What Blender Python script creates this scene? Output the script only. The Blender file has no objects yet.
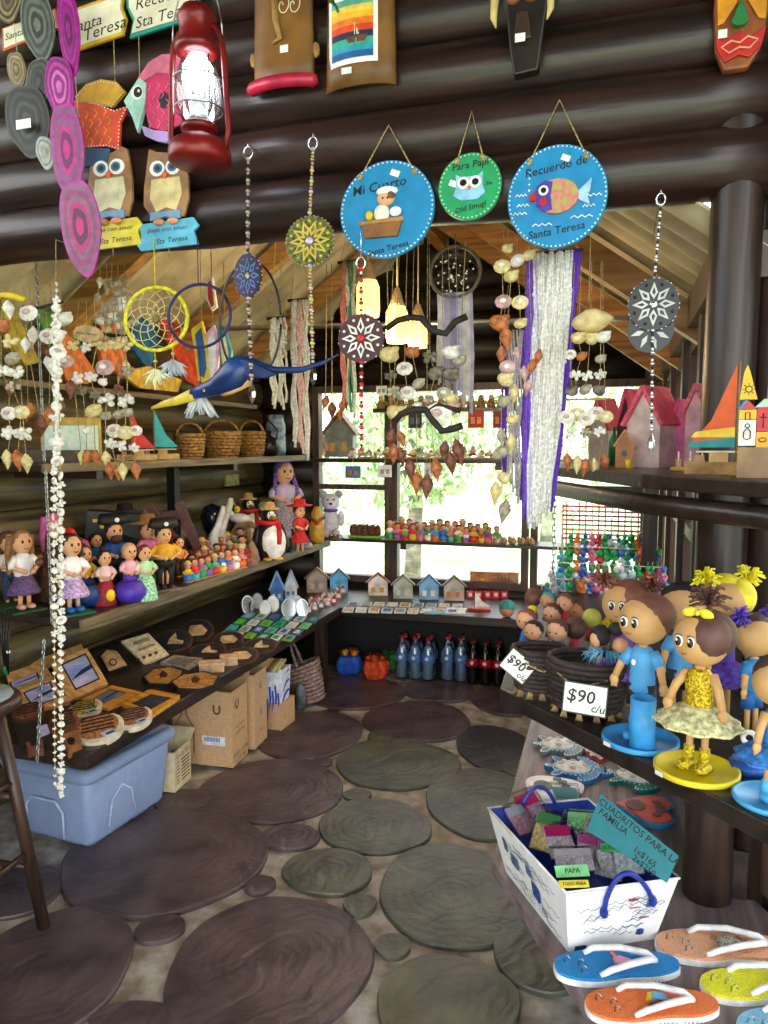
import bpy, math, random
from mathutils import Vector, Matrix, Euler
R=random.Random(7)
PI=math.pi; rad=math.radians
SC=bpy.context.scene; COL=SC.collection
# ---------------------------------------------------------------- camera
YAW=rad(17.5); PIT=rad(5.2); F=740.0; EYE=Vector((0,0,1.5))
cam=bpy.data.cameras.new('camera'); cam.sensor_fit='VERTICAL'; cam.sensor_height=36; cam.lens=36*F/1024
cam.clip_start=.02
co=bpy.data.objects.new('camera',cam); COL.objects.link(co)
co.location=EYE; co.rotation_euler=(PI/2-PIT,0,YAW); SC.camera=co
RM=Euler((PI/2-PIT,0,YAW)).to_matrix(); FW=RM@Vector((0,0,-1))
def ray(px,py): return RM@Vector(((px-384)/F,-(py-512)/F,-1))
def at(px,py,**k):
    """room point seen at a photo coordinate on a known plane u=, v=, z= (room axes) or at depth d="""
    r=ray(px,py)
    if 'v' in k: t=k['v']/r.y
    elif 'u' in k: t=k['u']/r.x
    elif 'z' in k: t=(k['z']-EYE.z)/r.z
    else: t=k['d']
    return EYE+r*t
def mp(p): return (p-EYE).dot(FW)/F     # metres per pixel at a point
# ---------------------------------------------------------------- materials
_M={}
def lin(h):
    if isinstance(h,str):
        c=[int(h[i:i+2],16)/255 for i in (0,2,4)]
        return tuple(x/12.92 if x<=.04045 else ((x+.055)/1.055)**2.4 for x in c)
    return h
def M(h,rough=.55,metal=0,noise=.12,scale=30,bump=0,emit=0,trans=0,alpha=1,stretch=None,sheen=0,spec=.5,name=None,c2=None):
    key=(h,rough,metal,noise,scale,bump,emit,trans,alpha,stretch,spec,c2)
    if key in _M: return _M[key]
    m=bpy.data.materials.new(name or ('paint_'+str(h))); m.use_nodes=True
    nt=m.node_tree; b=nt.nodes['Principled BSDF']; c=lin(h)
    b.inputs['Roughness'].default_value=rough; b.inputs['Metallic'].default_value=metal
    b.inputs['Specular IOR Level'].default_value=spec
    tc=nt.nodes.new('ShaderNodeTexCoord'); mpn=nt.nodes.new('ShaderNodeMapping')
    nt.links.new(tc.outputs['Object'],mpn.inputs[0])
    mpn.inputs['Scale'].default_value=stretch or (1,1,1)
    n=nt.nodes.new('ShaderNodeTexNoise'); n.inputs['Scale'].default_value=scale; n.inputs['Detail'].default_value=4
    nt.links.new(mpn.outputs[0],n.inputs[0])
    r=nt.nodes.new('ShaderNodeValToRGB')
    d=lin(c2) if c2 else tuple(x*(1-2*noise) for x in c)
    e=c if c2 else tuple(min(1,x*(1+noise)) for x in c)
    r.color_ramp.elements[0].position=.35; r.color_ramp.elements[1].position=.65
    r.color_ramp.elements[0].color=(*d,1); r.color_ramp.elements[1].color=(*e,1)
    nt.links.new(n.outputs[0],r.inputs[0]); nt.links.new(r.outputs[0],b.inputs['Base Color'])
    if bump:
        bp=nt.nodes.new('ShaderNodeBump'); bp.inputs['Strength'].default_value=bump; bp.inputs['Distance'].default_value=.01
        nt.links.new(n.outputs[0],bp.inputs['Height']); nt.links.new(bp.outputs[0],b.inputs['Normal'])
    if emit:
        b.inputs['Emission Color'].default_value=(*c,1); b.inputs['Emission Strength'].default_value=emit
    if trans: b.inputs['Transmission Weight'].default_value=trans
    if alpha<1: b.inputs['Alpha'].default_value=alpha
    _M[key]=m; return m
def glassmat(tint=(1,1,1),gl=.08,name='clear_glass',rough=.02):
    k=('g',tint,gl)
    if k in _M: return _M[k]
    m=bpy.data.materials.new(name); m.use_nodes=True; nt=m.node_tree; nt.nodes.clear()
    o=nt.nodes.new('ShaderNodeOutputMaterial'); t=nt.nodes.new('ShaderNodeBsdfTransparent'); g=nt.nodes.new('ShaderNodeBsdfGlossy')
    x=nt.nodes.new('ShaderNodeMixShader'); l=nt.nodes.new('ShaderNodeLayerWeight'); mt=nt.nodes.new('ShaderNodeMath'); mt.operation='MULTIPLY_ADD'
    t.inputs[0].default_value=(*tint,1); g.inputs['Roughness'].default_value=rough
    l.inputs[0].default_value=.3; mt.inputs[1].default_value=.6; mt.inputs[2].default_value=gl
    nt.links.new(l.outputs['Fresnel'],mt.inputs[0]); nt.links.new(mt.outputs[0],x.inputs[0])
    nt.links.new(t.outputs[0],x.inputs[1]); nt.links.new(g.outputs[0],x.inputs[2]); nt.links.new(x.outputs[0],o.inputs[0])
    _M[k]=m; return m
def wood(h,h2,rough=.5,axis=0,sc=9,name='wood',bump=.25):
    s=[1,1,1]; s=[6,6,6]; s[axis]=.5
    return M(h,rough,noise=.3,scale=sc,bump=bump,stretch=tuple(s),name=name,c2=h2)
# ---------------------------------------------------------------- mesh builder
class MB:
    def __init__(s,sc=1.0): s.v=[];s.f=[];s.m=[];s.sm=[];s.ms=[];s.T=Matrix.Diagonal((sc,sc,sc,1))
    def mi(s,m):
        if m not in s.ms: s.ms.append(m)
        return s.ms.index(m)
    def add(s,vs,fs,mat,smooth=False,T=None):
        T=s.T@T if T is not None else s.T
        o=len(s.v); s.v+=[T@Vector(p) for p in vs]; i=s.mi(mat)
        for f in fs: s.f.append([o+q for q in f]); s.m.append(i); s.sm.append(smooth)
        return s
    def box(s,x,y,z,a,b,c,mat,rot=None):
        T=Matrix.Translation((x,y,z))
        if rot: T=T@Euler(rot).to_matrix().to_4x4()
        a/=2;b/=2;c/=2
        vs=[(i*a,j*b,k*c) for i in(-1,1) for j in(-1,1) for k in(-1,1)]
        return s.add(vs,[(0,1,3,2),(4,6,7,5),(0,4,5,1),(2,3,7,6),(0,2,6,4),(1,5,7,3)],mat,False,T)
    def ball(s,x,y,z,r,mat,n=12,k=8,rot=None):
        if not isinstance(r,(tuple,list)): r=(r,r,r)
        T=Matrix.Translation((x,y,z))
        if rot: T=T@Euler(rot).to_matrix().to_4x4()
        vs=[(0,0,r[2])]
        for j in range(1,k):
            a=PI*j/k
            for i in range(n):
                b=2*PI*i/n; vs.append((r[0]*math.sin(a)*math.cos(b),r[1]*math.sin(a)*math.sin(b),r[2]*math.cos(a)))
        vs.append((0,0,-r[2])); fs=[]
        for i in range(n): fs.append((0,1+i,1+(i+1)%n))
        for j in range(k-2):
            for i in range(n): a=1+j*n+i; b=1+j*n+(i+1)%n; fs.append((a,a+n,b+n,b))
        L=len(vs)-1
        for i in range(n): fs.append((L,1+(k-2)*n+(i+1)%n,1+(k-2)*n+i))
        return s.add(vs,fs,mat,True,T)
    def lathe(s,prof,mat,x=0,y=0,z=0,n=16,rot=None,sx=1,sy=1,smooth=True,wob=None):
        T=Matrix.Translation((x,y,z))
        if rot: T=T@Euler(rot).to_matrix().to_4x4()
        vs=[];fs=[]
        for (r,h) in prof:
            for i in range(n):
                a=2*PI*i/n; q=r*(wob(a) if wob else 1); vs.append((q*sx*math.cos(a),q*sy*math.sin(a),h))
        for j in range(len(prof)-1):
            for i in range(n): a=j*n+i;b=j*n+(i+1)%n; fs.append((a,b,b+n,a+n))
        if prof[0][0]>1e-6: fs.append(tuple(range(n-1,-1,-1)))
        if prof[-1][0]>1e-6: fs.append(tuple((len(prof)-1)*n+i for i in range(n)))
        return s.add(vs,fs,mat,smooth,T)
    def cyl(s,p,q,r,mat,r2=None,n=10,smooth=True): return s.tube([p,q],[r,r if r2 is None else r2],mat,n,smooth)
    def tube(s,pts,r,mat,n=6,smooth=True,closed=False):
        P=[Vector(p) for p in pts]; K=len(P)
        if not isinstance(r,(list,tuple)): r=[r]*K
        vs=[];fs=[];ref=None
        for i in range(K):
            if closed: t=P[(i+1)%K]-P[i-1]
            else: t=P[min(i+1,K-1)]-P[max(i-1,0)]
            if t.length<1e-9: t=Vector((0,0,1))
            t.normalize()
            if ref is None: ref=t.orthogonal().normalized()
            else:
                ref=ref-t*ref.dot(t)
                ref=ref.normalized() if ref.length>1e-6 else t.orthogonal().normalized()
            b=t.cross(ref)
            for j in range(n):
                a=2*PI*j/n; vs.append(P[i]+(ref*math.cos(a)+b*math.sin(a))*r[i])
        for i in range(K if closed else K-1):
            for j in range(n):
                a=i*n+j;b=i*n+(j+1)%n;c=((i+1)%K)*n+j;d=((i+1)%K)*n+(j+1)%n; fs.append((a,b,d,c))
        if not closed: fs.append(tuple(range(n-1,-1,-1))); fs.append(tuple((K-1)*n+j for j in range(n)))
        return s.add(vs,fs,mat,smooth)
    def ring(s,x,y,z,Rr,r,mat,n=28,k=6,ax='z',sy=1):
        pts=[]
        for i in range(n):
            a=2*PI*i/n;c,d=Rr*math.cos(a),Rr*sy*math.sin(a)
            pts.append({'z':(x+c,y+d,z),'y':(x+c,y,z+d),'x':(x,y+c,z+d)}[ax])
        return s.tube(pts,r,mat,k,True,True)
    def prism(s,poly,z0,z1,mat,T=None,smooth=False):
        n=len(poly); vs=[(a,b,z0) for a,b in poly]+[(a,b,z1) for a,b in poly]
        A=sum(poly[i][0]*poly[(i+1)%n][1]-poly[(i+1)%n][0]*poly[i][1] for i in range(n))
        if (A<0)!=(z1<z0): vs=[(a,b,z0) for a,b in poly[::-1]]+[(a,b,z1) for a,b in poly[::-1]]
        fs=[tuple(range(n-1,-1,-1)),tuple(range(n,2*n))]+[(i,(i+1)%n,n+(i+1)%n,n+i) for i in range(n)]
        return s.add(vs,fs,mat,smooth,T)
    def disc(s,x,y,rx,ry,z0,z1,mat,n=28,a0=0):
        c,d=math.cos(a0),math.sin(a0)
        return s.prism([(x+rx*math.cos(t)*c-ry*math.sin(t)*d,y+rx*math.cos(t)*d+ry*math.sin(t)*c) for t in [2*PI*i/n for i in range(n)]],z0,z1,mat)
    def grid(s,fn,nu,nv,mat,smooth=True,double=0):
        vs=[fn(i/nu,j/nv) for j in range(nv+1) for i in range(nu+1)]
        fs=[(j*(nu+1)+i,j*(nu+1)+i+1,(j+1)*(nu+1)+i+1,(j+1)*(nu+1)+i) for j in range(nv) for i in range(nu)]
        return s.add(vs,fs,mat,smooth)
    def text(s,t,size,x,y,z,mat,rot=0,shear=0,T=None,ax='CENTER',thick=0):
        cu=bpy.data.curves.new('t','FONT'); cu.body=t; cu.size=size; cu.align_x=ax; cu.align_y='CENTER'; cu.resolution_u=2; cu.shear=shear; cu.offset=thick
        ob=bpy.data.objects.new('t',cu); me=bpy.data.meshes.new_from_object(ob)
        TT=Matrix.Translation((x,y,z))@Matrix.Rotation(rot,4,'Z')
        if T is not None: TT=T@TT
        s.add([tuple(v.co) for v in me.vertices],[tuple(p.vertices) for p in me.polygons],mat,False,TT)
        bpy.data.meshes.remove(me); bpy.data.objects.remove(ob); bpy.data.curves.remove(cu); return s
    def out(s,name,parent=None,label=None,cat=None,group=None,loc=(0,0,0),rot=(0,0,0),bev=0,kind=None,solid=0,sub=0):
        me=bpy.data.meshes.new(name); me.from_pydata(s.v,[],s.f)
        for m in s.ms: me.materials.append(m)
        me.polygons.foreach_set('material_index',s.m); me.polygons.foreach_set('use_smooth',s.sm); me.update()
        o=bpy.data.objects.new(name,me); COL.objects.link(o); o.location=loc; o.rotation_euler=rot
        if parent: o.parent=parent
        if label: o['label']=label
        if cat: o['category']=cat
        if group: o['group']=group
        if kind: o['kind']=kind
        if solid:
            d=o.modifiers.new('s','SOLIDIFY'); d.thickness=solid; d.offset=0
        if sub: d=o.modifiers.new('u','SUBSURF'); d.levels=d.render_levels=sub
        if bev:
            d=o.modifiers.new('b','BEVEL'); d.width=bev; d.segments=2; d.limit_method='ANGLE'
        return o
def thing(name,label,cat,group=None,loc=(0,0,0),rot=(0,0,0)):
    o=bpy.data.objects.new(name,None); COL.objects.link(o); o.location=loc; o.rotation_euler=rot
    if abs(rot[0]-PI/2)<.1 and rot[1]==0 and rot[2]==0 and loc[1]>0:   # flat art parallel to the header
        h=Vector((FW.x,FW.y)).normalized(); o.scale=(max(.9,min(1.3,(loc[0]*h.x+loc[1]*h.y)/loc[1])),1,1)
    o.empty_display_size=.03; o['label']=label; o['category']=cat
    if group: o['group']=group
    return o
def dup(root,loc,rot=None,label=None,group=None,scale=None):
    r=root.copy(); COL.objects.link(r); r.location=loc
    if rot is not None: r.rotation_euler=rot
    if label: r['label']=label
    if group: r['group']=group
    if scale: r.scale=(scale,)*3
    for ch in list(root.children):
        c=ch.copy(); COL.objects.link(c); c.parent=r
        for g in list(ch.children):
            d=g.copy(); COL.objects.link(d); d.parent=c
    return r
ORD=['first','second','third','fourth','fifth','sixth','seventh','eighth','ninth','tenth','eleventh','twelfth','thirteenth','fourteenth','fifteenth','sixteenth','seventeenth','eighteenth','nineteenth','twentieth','twenty-first','twenty-second','twenty-third','twenty-fourth','twenty-fifth','twenty-sixth','twenty-seventh','twenty-eighth','twenty-ninth','thirtieth','thirty-first','thirty-second','thirty-third','thirty-fourth','thirty-fifth','thirty-sixth']
FACE=(PI/2,0,0)          # art built flat in XY hangs upright facing the doorway
# ---------------------------------------------------------------- common materials
LOGD=wood('38221c','190f0c',.34,0,5,'varnished_dark_log'); LOGY=wood('78663f','3c3221',.42,1,5,'weathered_log')
DKX=wood('33231b','1b120e',.35,0,6,'dark_plank'); DKY=wood('3a2a25','1e1512',.38,1,6,'dark_plank_long'); DKZ=wood('3c2a22','1d1411',.4,2,6,'dark_post')
EDGE=wood('7d6c4e','4b3c2a',.55,1,8,'pale_shelf_edge'); PINE=wood('b48850','845a30',.5,0,7,'pine_rafter')
FRM=wood('5b443a','3a2a24',.45,2,7,'window_timber')
BLK=M('0c0c0e',.4); WHT=M('f2f0ea',.5,noise=.04); CREAM=M('e6dcc0',.6,noise=.08); JUTE=M('b49a62',.9,noise=.3,scale=200)
STEEL=M('b9bbbd',.3,1,noise=.1); GOLD=M('d8a93a',.3,.8); SKIN=M('e0a678',.5,noise=.05); TAG=M('e8e8e4',.5,noise=.03)
RED=M('c81e22',.45); BLUE=M('1668c8',.45); YEL=M('f0c81c',.5); GRN=M('2a9a4c',.5); PNK=M('ee7ab0',.5); ORG=M('ee6a28',.5)
BRN=M('6b4028',.55); HAIR=M('2a1a14',.6); PURP=M('6a3ab4',.5); GREY=M('8b8b8e',.5); KRAFT=M('c9a378',.7,noise=.06,scale=60)
# ================================================================ SETTING
UW=-2.4; UR=.22; VB=4.75; VH=1.85; VF=-1.6
def logwall(name,p0,p1,z0,z1,d,mat,ends=.0):
    """horizontal stacked logs between two plan points"""
    b=MB(); a=Vector(p0);c=Vector(p1); n=max(1,round((z1-z0)/d)); dd=(z1-z0)/n
    rr=random.Random(len(name)+int(z0*10))
    for i in range(n):
        z=z0+dd*(i+.5); K=14; pts=[];rs=[]
        for k in range(K+1):
            t=k/K; q=a.lerp(c,t); pts.append((q.x,q.y,z+rr.uniform(-1,1)*.004)); rs.append(dd*.56*(1+rr.uniform(-.04,.04)))
        b.tube(pts,rs,mat,14)
    return b.out(name,kind='structure')
# floor with sawn log slices set in concrete
CONC=M('aaa59e',.8,noise=.25,scale=14,bump=.5,c2='756a5c',name='packed_concrete')
fb=MB(); fb.box(-.6,1.6,-.05,5.6,7.4,.1,CONC); floor=fb.out('floor',kind='structure')
def slicemat(h,h2):
    m=M(h,.42,noise=.2,scale=6,c2=h2,name='sawn_log_slice'); 
    if m.get('rings'): return m
    m['rings']=1
    nt=m.node_tree; w=nt.nodes.new('ShaderNodeTexWave'); w.wave_type='RINGS'; w.rings_direction='Z'
    w.inputs['Scale'].default_value=9; w.inputs['Distortion'].default_value=5; w.inputs['Detail'].default_value=3; w.inputs['Detail Scale'].default_value=1.5
    w2=nt.nodes.new('ShaderNodeTexNoise'); w2.inputs['Scale'].default_value=5; w2.inputs['Detail'].default_value=6; w2.inputs['Distortion'].default_value=2
    tc=[n for n in nt.nodes if n.type=='TEX_COORD'][0]; nt.links.new(tc.outputs['Object'],w.inputs[0]); nt.links.new(tc.outputs['Object'],w2.inputs[0])
    ad=nt.nodes.new('ShaderNodeMath'); ad.operation='MULTIPLY_ADD'; ad.inputs[1].default_value=.06
    nt.links.new(w.outputs['Fac'],ad.inputs[0]); nt.links.new(w2.outputs[0],ad.inputs[2])
    bp=nt.nodes.new('ShaderNodeBump'); bp.inputs['Strength'].default_value=.8; bp.inputs['Distance'].default_value=.015
    nt.links.new(ad.outputs[0],bp.inputs['Height']); b=nt.nodes['Principled BSDF']; nt.links.new(bp.outputs[0],b.inputs['Normal'])
    return m
SLP=slicemat('5e4e50','3c3034'); SLG=slicemat('5e5e4c','3b3d33'); SLB=slicemat('474049','2d2a30')
for (cx,cy,rx,ry,k) in [(165,865,104,53,0),(270,977,101,79,0),(272,794,71,34,0),(309,737,55,24,0),(397,767,62,26,1),(375,829,58,28,1),
  (328,875,45,24,1),(452,901,74,54,1),(480,806,55,36,1),(495,750,40,23,2),(417,723,56,20,0),(353,694,53,17,0),(440,692,36,12,0),(503,703,30,15,0),
  (290,840,30,13,0),(260,888,16,9,0),(360,908,17,11,1),(393,949,19,12,1),(357,797,14,6,1),(322,764,11,5,0),(380,738,13,5,1),(447,1010,72,52,1),
  (40,985,88,70,0),(160,932,25,14,0),(135,1022,48,17,0),(15,895,48,24,0),(182,803,28,12,0),(520,770,18,8,1),(470,745,9,4,2),(545,860,18,30,1),(330,715,10,4,0),(300,1040,30,12,0),(540,960,45,40,1),(90,800,40,20,0),(220,735,30,20,0),(470,860,8,4,1)]:
    c=at(cx,cy,z=.0); s=mp(c); a=at(cx,cy-ry,z=0); e=at(cx,cy+ry,z=0); c=(a+e)/2; ru=rx*mp(c)*.99; rv=(a-e).length/2*.98
    rr=random.Random(cx*7+cy); ph=[rr.uniform(0,6.28) for _ in range(3)]
    N=48; ring=lambda q:[((ru*q*math.cos(t)*(1+.03*math.sin(2*t+ph[0])+.025*math.sin(3*t+ph[1])+.01*math.sin(7*t+ph[2]))),(rv*q*math.sin(t)*(1+.03*math.sin(2*t+ph[0])+.025*math.sin(3*t+ph[1])+.01*math.sin(7*t+ph[2])))) for t in [2*PI*i/N for i in range(N)]]
    A,B_,C_=ring(1),ring(.985),ring(0.0)
    hz=.012+.006*rr.random(); vs=[(x,y,-.01) for x,y in A]+[(x,y,hz-.005) for x,y in A]+[(x,y,hz) for x,y in B_]+[(0,0,hz)]
    fs=[]
    for j in (0,1):
        for i in range(N): fs.append((j*N+i,j*N+(i+1)%N,(j+1)*N+(i+1)%N,(j+1)*N+i))
    for i in range(N): fs.append((2*N+i,2*N+(i+1)%N,3*N))
    b=MB(); b.add(vs,fs,(SLP,SLG,SLB)[k],False); b.out('log_slice',floor,loc=(c.x,c.y,0),rot=(0,0,YAW))
# walls
logwall('wall_left',(UW-.07,VF,0),(UW-.07,VB+.1,0),0,2.1,.175,LOGY)
hd=logwall('wall_front',(UW-.1,VH,0),(UR+.12,VH,0),2.05,3.4,.135,LOGD)
def PXV(px,v=VB): return at(px,445,v=v).x
def PZV(px,py,v=VB): return at(px,py,v=v).z
xa=PXV(313)
# back wall : solid left corner, sill wall, gable
DKL=wood('30241d','17110e',.5,0,5,'back_wall_log')
b=MB(); 
for i in range(8): z=.56+.17*i; b.tube([(UW-.1,VB+.06,z+.08),(xa,VB+.06,z+.08)],.095,DKL,12)
for i in range(4): z=.14*i; b.tube([(UW-.1,VB+.06,z+.07),(UR+.1,VB+.06,z+.07)],.08,DKL,12)
for i in range(8):
    z=1.90+.15*i; hw=max(.1,1.36-(z-1.95)*1.3); b.tube([(-1.09-hw if i else UW,VB+.06,z+.07),(-1.09+hw if i else UR+.1,VB+.06,z+.07)],.083,DKL,12)
b.out('wall_back',kind='structure')
GL=glassmat()
def window_back(n,x0,x1,z0,z1,bars=()):
    f=MB(); t=.045
    for x in (x0+t/2,x1-t/2): f.box(x,VB+.03,(z0+z1)/2,t,.07,z1-z0,FRM)
    for z in (z0+t/2,z1-t/2): f.box((x0+x1)/2,VB+.03,z,x1-x0-2*t,.07,t,FRM)
    for z in bars: f.box((x0+x1)/2,VB+.03,z,x1-x0-2*t,.05,.035,FRM)
    o=f.out('window_%d'%n,kind='structure')
    g=MB(); g.box((x0+x1)/2,VB+.03,(z0+z1)/2,x1-x0-2*t,.006,z1-z0-2*t,GL); g.out('window_pane',o)
zt=PZV(420,384)
window_back(1,xa,PXV(391),.56,zt,(PZV(350,487),))
window_back(2,PXV(391),PXV(530),.56,zt)
window_back(3,PXV(532),PXV(652),.56,zt,(PZV(600,489),))
b=MB(); b.box(UR-.03,VB-.0,1.0,.1,.1,2.0,FRM); b.out('trim_1',kind='structure')
# right wall (window band)
b=MB(); 
b.box(UR+.05,(VH+VB)/2,.27,.1,VB-VH,.54,DKY); b.box(UR+.04,(VH+VB)/2,1.92,.12,VB-VH,.1,FRM)
vs=[VH+.12,2.35,2.95,3.6,4.2,4.65]
for v in vs: b.box(UR+.04,v,1.2,.09,.075,1.38,FRM)
b.out('wall_right',kind='structure')
for i in range(5):
    f=MB(); v0,v1=vs[i]+.045,vs[i+1]-.045
    for v in (v0+.02,v1-.02): f.box(UR+.04,v,1.2,.05,.04,1.3,FRM)
    for z in (.57,1.2,1.84): f.box(UR+.04,(v0+v1)/2,z,.05,v1-v0-.08,.04,FRM)
    o=f.out('window_%d'%(4+i),kind='structure')
    g=MB(); g.box(UR+.04,(v0+v1)/2,1.2,.006,v1-v0-.06,1.24,GL); g.out('window_pane',o)
# round post carrying the header
pc=at(711,905,z=.42); PX,PY=.232,1.85
b=MB(); b.tube([(PX,PY,0),(PX,PY,.7),(PX,PY,1.4),(PX+.005,PY,2.1),(PX,PY,3.3)],[.056,.055,.056,.055,.055],DKZ,18); b.out('trim_2',kind='structure')
b=MB(); b.tube([(PX+.10,PY+.05,0),(PX+.10,PY+.05,3.3)],[.045,.045],DKZ,16); b.out('trim_3',kind='structure')
# diagonal bay wall in front of the post
DG=Vector((.62,-.785,0)).normalized(); NG=Vector((.785,.62,0)).normalized()
P0=Vector((PX+.06,PY-.0,0))+NG*.06
def dbox(b,t0,t1,n0,n1,z0,z1,mat):
    c=P0+DG*((t0+t1)/2)+NG*((n0+n1)/2); b.box(c.x,c.y,(z0+z1)/2,t1-t0,n1-n0,z1-z0,mat,rot=(0,0,math.atan2(DG.y,DG.x)))
b=MB(); dbox(b,0,2.4,0,.1,0,.44,DKX); dbox(b,0,2.4,0,.1,1.95,3.3,DKX)
for t in (.06,.72,1.4,2.1): dbox(b,t-.04,t+.04,-.01,.09,.44,1.95,FRM)
b.out('wall_bay',kind='structure')
for i,(t0,t1) in enumerate(((.1,.68),(.76,1.36),(1.44,2.06))):
    f=MB(); dbox(f,t0,t1,.02,.07,.44,.49,FRM); dbox(f,t0,t1,.02,.07,1.9,1.95,FRM); dbox(f,t0,t1,.03,.06,.93,.97,FRM)
    dbox(f,t0,t0+.035,.02,.07,.49,1.9,FRM); dbox(f,t1-.035,t1,.02,.07,.49,1.9,FRM)
    o=f.out('window_%d'%(9+i),kind='structure'); g=MB(); dbox(g,t0+.035,t1-.035,.045,.05,.49,1.9,GL); g.out('window_pane',o)
# roof : corrugated sheet on pine rafters, beyond the header
RIDGE=-1.09; ZE=1.98; SL=.72
CORR=M('cfc4a4',.6,.1,noise=.2,scale=5,c2='9a8f74',name='corrugated_roof_sheet')
b=MB(); n=150
for sd in (-1,1):
    ue=(UW-.35) if sd<0 else (UR+.35)
    def fn(a,c,ue=ue,sd=sd):
        u=RIDGE+(ue-RIDGE)*a; v=VH+(VB+.5-VH)*c; z=ZE+SL*(1.31-abs(u-RIDGE))
        return (u,v,z+.017*math.sin(v*2*PI/.13))
    b.grid(fn,4,320,CORR)
b.out('ceiling',kind='structure',solid=.006)
for i,v in enumerate((2.62,3.45,4.2)):
    for sd in (-1,1):
        b=MB(); ue=UW-.3 if sd<0 else UR+.3
        z0=ZE+SL*1.31-.06; z1=ZE+SL*(1.31-abs(ue-RIDGE))-.06
        L=math.hypot(ue-RIDGE,z1-z0); b.box((RIDGE+ue)/2,v,(z0+z1)/2-.03,L,.06,.09,PINE,rot=(0,-math.atan2(z1-z0,ue-RIDGE),0))
        b.out('trim_%d'%(4+i*2+(sd>0)),kind='structure')
b=MB(); b.box(RIDGE,(VH+VB)/2+.1,ZE+SL*1.31-.14,.07,VB-VH-.3,.12,wood('c98a45','9a6430',.5,1,7,'pine_ridge')); b.out('trim_10',kind='structure')
b=MB(); b.cyl((UW+.05,3.3,2.08),(UR-.02,3.3,2.02),.012,STEEL); b.out('trim_11',kind='structure')
# unseen ceiling and wall added over and behind the camera, limiting sky light
b=MB(); b.box(-.8,.1,3.42,4.4,3.6,.06,DKX); b.out('ceiling_sky_block',kind='structure')
for o in (bpy.data.objects['ceiling_sky_block'],): o.name='ceiling'
b=MB(); b.box(-2.0,VF,1.6,1.0,.1,3.3,DKX); b.box(-.1,VF,2.9,3.0,.1,.9,DKX); b.out('wall_sky_block',kind='structure')
# ---- outside
GRASS=M('94ac74',.9,noise=.2,scale=1,c2='c4ccac',name='garden_ground')
b=MB(); b.box(-1,13,-.35,60,60,.1,GRASS); b.out('ground',kind='structure')
LEAF=M('88a468',.7,noise=.35,scale=2,c2='b4c89c',name='pale_leaves'); BARK=M('8a8074',.9,noise=.3,scale=8)
TREES=[(-2.6,9.5,1.0,'round leafy tree outside left window pane'),(-1.2,13.5,1.5,'tall leafy tree outside behind the mullion of the middle window'),(.9,10.5,1.2,'leafy tree outside the middle window, right side'),(3.9,9.5,1.3,'leafy tree outside the right hand back window'),(4.5,4.2,1.1,'leafy tree outside the side window wall'),(-6.2,14.5,1.9,'large far tree outside the left window')]
for i,(x,y,r,lb) in enumerate(TREES):
    t=thing('garden_tree',lb,'tree','trees in the garden',(x,y,-.3)); rr=random.Random(i)
    b=MB(); b.tube([(0,0,0),(.05,0,1),(-.05,.05,2.2)],[.12,.1,.06],BARK,8)
    for k in range(5): a=rr.uniform(0,6.3); b.tube([(0,0,1.2),(math.cos(a)*r*.7,math.sin(a)*r*.7,2+rr.random())],[.05,.015],BARK,5)
    b.out('trunk',t)
    b=MB()
    for k in range(1500):
        d=Vector((rr.gauss(0,1),rr.gauss(0,1),rr.gauss(0,1))).normalized()*r*rr.random()**.35; c=Vector((0,0,2.0))+Vector((d.x,d.y,d.z*1.1)); q=.09*rr.uniform(.6,1.4)
        e=Euler((rr.uniform(0,6),rr.uniform(0,6),rr.uniform(0,6))).to_matrix()
        b.add([c+e@Vector(p)*q for p in ((-1,0,0),(0,-.45,.1),(1,0,0),(0,.45,.1))],[(0,1,2,3)],LEAF)
    b.out('foliage',t)
# ================================================================ SHELVES AND COUNTERS
def plank(name,label,x0,y0,x1,y1,z,t,mat,edge=None,cat='shelf',braces=()):
    th=thing(name,label,cat,None,((x0+x1)/2,(y0+y1)/2,z)); a,c=(x1-x0),(y1-y0)
    b=MB(); b.box(0,0,-t/2,a,c,t,mat); b.out('board',th,bev=.003)
    if edge:
        b=MB(); b.box(*edge,mat if False else EDGE); b.out('edge_strip',th,bev=.002)
    for (bx,by,l,ax) in braces:
        b=MB()
        if ax=='x': b.box(bx,by,-t-.02,l,.04,.04,DKX)
        else: b.box(bx,by,-t-.02,.04,l,.04,DKX)
        b.out('bracket',th)
    return th
ZL,ZM,ZU=.52,.88,1.43
th=plank('display_shelf','wide dark plank shelf low on left wall holding frames and plaques',UW,1.88,-1.58,4.12,ZL,.05,DKY,braces=[(0,0,.7,'x'),(0,.9,.7,'x')]); TH=[th]
th=plank('display_shelf','middle plank shelf on left wall holding dolls and penguins',UW,2.13,-1.8,4.5,ZM,.028,DKY,edge=(.305,0,-.02,.02,2.37,.045),braces=[(0,-.9,.5,'x'),(0,.1,.5,'x'),(0,1,.5,'x')])
th=plank('display_shelf','upper plank shelf on left wall holding baskets and sailboats',UW,2.12,-1.93,4.42,ZU,.025,DKY,edge=(.24,0,-.014,.014,2.3,.034),braces=[(0,-.8,.4,'x'),(0,.3,.4,'x')])
th=plank('display_shelf','low dark counter under back windows holding the small key houses',UW+.02,4.12,.0,VB-.02,ZL,.05,DKX); TH.append(th)
th=plank('display_shelf','narrow window shelf crowded with tiny figurines above the key houses',UW+.02,4.5,UR-.03,VB-.02,ZM+.01,.02,DKX,braces=[(-.2,0,.2,'y')])
th=plank('display_shelf','upper plank shelf across back windows with shell souvenirs',UW+.02,4.52,UR-.03,VB-.02,ZU-.02,.025,DKX,braces=[(.4,0,.2,'y')])
a=at(375,409,v=4.6); c=at(528,409,v=4.6)
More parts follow.
